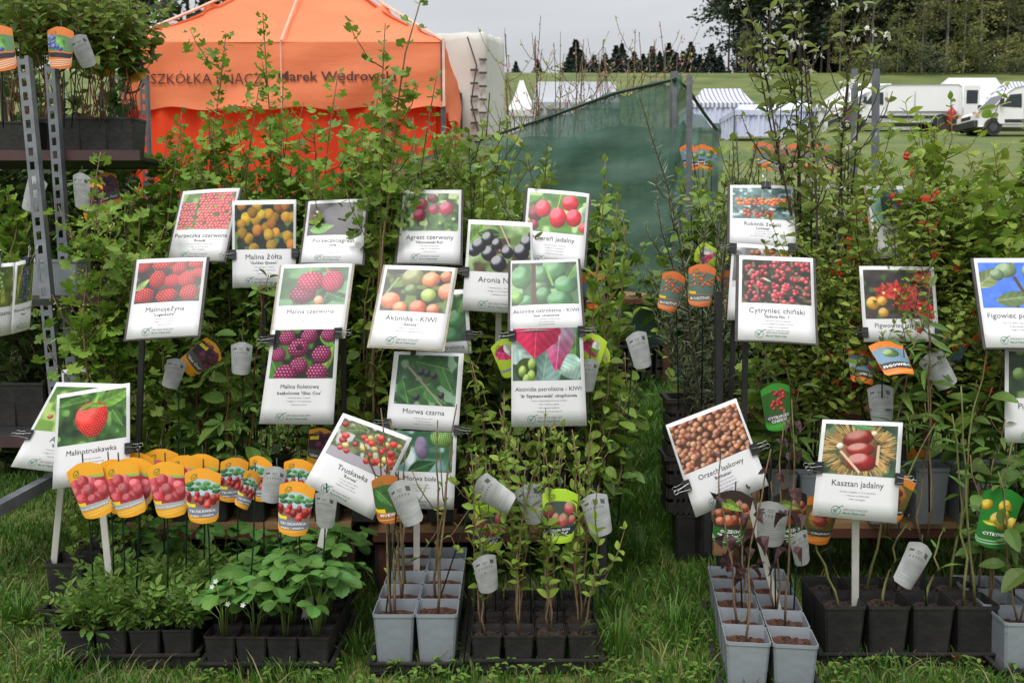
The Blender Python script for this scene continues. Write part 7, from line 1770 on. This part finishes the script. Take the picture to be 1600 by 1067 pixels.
# ================================================================ PLANT LABELS
ml = 'yellow raspberry-strawberry label, '
for a in [
    ('malino', 128, 722, 2.52, .100, -14, 0, 148, 950, 2.62, ml + 'frontmost on the left below the big-berry sign'),
    ('malino', 168, 718, 2.62, .100, -16, 0, 178, 950, 2.7, ml + 'squeezed behind the two on the left'),
    ('malino', 184, 720, 2.53, .100, -12, 0, 196, 960, 2.62, ml + 'second in the front row'),
    ('malino', 216, 714, 2.55, .100, 10, 0, 212, 950, 2.65, ml + 'tilting to the right over its neighbour'),
    ('malino', 257, 720, 2.54, .100, -5, 0, 262, 950, 2.62, ml + 'just left of the front strawberry label'),
    ('malino', 214, 706, 2.72, .100, 2, 0, 218, 930, 2.8, ml + 'back row, left'),
    ('malino', 252, 700, 2.76, .100, 0, 0, 256, 930, 2.85, ml + 'highest in the back row'),
    ('malino', 288, 710, 2.72, .100, -3, 0, 290, 930, 2.8, ml + 'back row behind the front strawberry label'),
    ('malino', 316, 708, 2.74, .100, 3, 0, 318, 930, 2.82, ml + 'right end of the back row'),
    ('trusk', 317, 730, 2.52, .098, 2, 0, 330, 950, 2.62, 'front strawberry label with a yellow border, right of the raspberry labels'),
    ('trusk', 368, 714, 2.66, .082, 8, 35, 370, 930, 2.75, 'strawberry label turned aside, right of the front one'),
    ('trusk', 408, 712, 2.70, .086, 6, -28, 412, 930, 2.8, 'strawberry label half behind a twisted one, in the middle'),
    ('trusk', 398, 735, 2.60, .07, 30, 60, 389, 950, 2.62, 'twisted strawberry label seen nearly edge-on'),
    ('trusk', 468, 716, 2.72, .088, 6, 0, 470, 930, 2.8, 'strawberry label left of the tilted strawberry sign, back'),
    ('trusk', 466, 751, 2.54, .098, 8, 0, 466, 960, 2.6, 'front strawberry label below the tilted strawberry sign'),
    ('back', 432, 728, 2.62, .075, 14, 45, 440, 940, 2.65, 'grey back of a label turned aside, left of the front strawberry label'),
    ('back', 510, 768, 2.50, .075, 8, -15, 497, 960, 2.55, 'grey back of a label, right of the front strawberry label'),
    ('morwa', 604, 741, 2.50, .085, -4, 0, 610, 960, 2.58, 'brown mulberry label mostly behind a grey label back'),
    ('back', 622, 750, 2.46, .090, -22, 0, 603, 960, 2.56, 'large grey label back with symbols, below the tilted strawberry sign'),
    ('back', 745, 752, 2.56, .09, -62, -20, 682, 950, 2.6, 'grey label back lying almost flat, right of the white mulberry sign'),
    ('weiki', 876, 762, 2.54, .098, 2, 0, 870, 985, 2.6, 'lime-green kiwi label with pink-red berries, in front'),
    ('weiki', 768, 782, 2.66, .092, 3, 10, 775, 985, 2.7, 'lime-green kiwi label partly behind leaves, left of the front one'),
    ('back', 822, 756, 2.58, .084, -16, 10, 830, 980, 2.62, 'grey label back left of the front lime kiwi label'),
    ('back', 926, 770, 2.60, .088, -12, -12, 925, 985, 2.64, 'grey label back right of the front lime kiwi label'),
    ('back', 755, 866, 2.50, .078, -10, 15, 758, 990, 2.58, 'low grey label back in front of the kiwi stems'),
    ('kiwip', 782, 530, 2.96, .080, -20, 20, 780, 800, 3.0, 'lime label with pink leaf, left of the variegated kiwi sign'),
    ('kiwip', 932, 522, 2.96, .080, 15, -20, 925, 800, 3.0, 'lime label with pink leaf, right of the variegated kiwi sign'),
    ('kiwip', 950, 545, 2.98, .080, 60, 0, 945, 800, 3.02, 'lime label tipped sideways, right of the variegated kiwi sign'),
    ('back', 992, 518, 2.92, .085, -14, 0, 965, 820, 3.0, 'grey label back leaning over the aisle'),
    ('back', 922, 560, 2.92, .075, 5, 10, 920, 820, 3.0, 'grey label back beside the variegated kiwi sign'),
    ('roki', 1055, 424, 3.1, .084, 12, 15, 1060, 640, 3.2, 'orange sea buckthorn label leaning, left of the other'),
    ('roki', 1098, 412, 3.05, .088, 3, 0, 1096, 640, 3.2, 'orange sea buckthorn label with white lettering, right of the leaning one'),
    ('roki', 1136, 422, 3.25, .080, -12, 0, 1130, 640, 3.3, 'orange sea buckthorn label behind the grey sign'),
    ('kiwip', 1087, 390, 3.5, .08, -65, 0, 1090, 600, 3.6, 'pale pink label lying sideways above the orange ones'),
    ('cytr', 1210, 598, 2.78, .092, -8, 10, 1200, 840, 2.85, 'green and red schisandra label under its sign'),
    ('orzech', 1150, 765, 2.52, .10, 8, 0, 1160, 960, 2.6, 'hazelnut label with green foot behind the hazelnut sign\'s corner'),
    ('orzech', 1232, 765, 2.62, .10, -6, 0, 1236, 960, 2.66, 'hazelnut label mostly behind a grey label back'),
    ('back', 1208, 782, 2.50, .095, 4, 0, 1212, 960, 2.55, 'grey label back in front of the purple hazels'),
    ('back', 1246, 830, 2.52, .075, -20, 40, 1240, 960, 2.56, 'narrow grey label back hanging low right of the hazels'),
    ('kaszt', 1290, 772, 2.60, .092, 10, 0, 1300, 930, 2.64, 'orange chestnut label at the chestnut sign\'s lower left corner'),
    ('kaszt', 1408, 740, 2.62, .090, 14, -15, 1400, 930, 2.66, 'orange chestnut label behind the chestnut sign\'s right edge'),
    ('back', 1442, 848, 2.52, .095, 28, 0, 1448, 960, 2.58, 'grey label back tilted above the black chestnut pots'),
    ('back', 1375, 600, 2.85, .085, -5, -20, 1375, 800, 2.9, 'grey label back below the Japanese quince sign, left'),
    ('back', 1450, 552, 2.80, .085, -32, 0, 1452, 800, 2.9, 'grey label back tilted below the Japanese quince sign'),
    ('figo', 1380, 534, 2.80, .10, -3, 0, 1376, 800, 2.9, 'orange fig label right below the Japanese quince sign', .10, None, -58),
    ('figo', 1345, 545, 2.98, .085, 12, 0, 1350, 800, 3.05, 'orange label below the quince sign\'s left corner', .10, None, -40),
    ('figo', 1500, 520, 2.95, .085, 22, 0, 1500, 800, 3.0, 'orange label left of the fig-leaf sign, leaning'),
    ('figo', 1530, 518, 3.0, .085, -25, 0, 1520, 800, 3.05, 'orange label tucked behind the fig-leaf sign'),
    ('kaszt', 1430, 700, 3.15, .10, -8, 0, 1432, 790, 3.2, 'yellow-topped label standing in the grey bench pots'),
    ('pigw', 1572, 762, 2.56, .11, 12, 0, 1585, 930, 2.6, 'green label with yellow fruits at the right edge'),
    ('oran', 95, 42, 3.3, .09, 4, 0, 100, 200, 3.3, 'orange and blue label high on the left rack'),
    ('back', 118, 55, 3.1, .075, -28, 30, 112, 200, 3.3, 'grey label back slanting beside the orange rack label'),
    ('oran', -5, 40, 3.2, .095, -8, 0, 5, 200, 3.3, 'orange and blue label cropped by the left edge'),
    ('malf', 158, 62, 3.5, .085, -4, 0, 155, 200, 3.35, 'raspberry-coloured label high on the left rack'),
    ('malf', 196, 72, 3.5, .085, -18, 0, 190, 200, 3.35, 'pink and white label at the gazebo\'s left slope'),
    ('back', 128, 270, 3.2, .085, 8, 0, 125, 430, 3.3, 'grey label back hanging below the upper rack shelf'),
    ('malf', 140, 285, 3.3, .085, -5, 0, 140, 430, 3.4, 'dark label with orange foot below the upper rack shelf'),
    ('back', 62, 275, 3.2, .09, 22, 0, 60, 430, 3.3, 'grey label back behind the leaning steel upright'),
    ('malf', 162, 270, 3.5, .085, -12, 0, 165, 430, 3.6, 'orange-footed label at the end of the upper rack shelf'),
    ('malf', 505, 668, 3.0, .085, 10, 0, 505, 850, 3.05, 'purple raspberry label with orange foot below its sign'),
    ('malf', 340, 540, 3.0, .085, 55, 0, 335, 800, 3.05, 'raspberry label lying aslant right of the loganberry sign'),
    ('back', 278, 560, 2.95, .07, 18, 30, 275, 800, 3.0, 'grey label back below the loganberry sign'),
    ('back', 378, 534, 2.95, .075, 4, 0, 376, 800, 3.0, 'grey label back left of the purple raspberry sign'),
    ('figo', 925, 425, 3.2, .08, -8, 0, 925, 600, 3.3, 'orange-red label right of the green kiwi sign'),
]: plant_label(*a)
for i in range(9):
    px = 1185 + 13 * i; plant_label('roki', px, 222 + 3 * (i % 3), 4.9 + .1 * (i % 2), .08, -15 + 9 * (i % 4), 0, px, 300, 5.0, 'orange label in the blurred row under the curtained stall', group='orange labels in the far row')
for i in range(4):
    px = 1072 + 13 * i; plant_label('figo', px, 226 + 4 * (i % 2), 5.6, .085, -12 + 8 * i, 0, px, 300, 5.7, 'orange label in the blurred group at the net\'s right corner', group='orange labels at the net corner')
print('leaf objects', NLEAF[0], 'objects', len(bpy.data.objects))
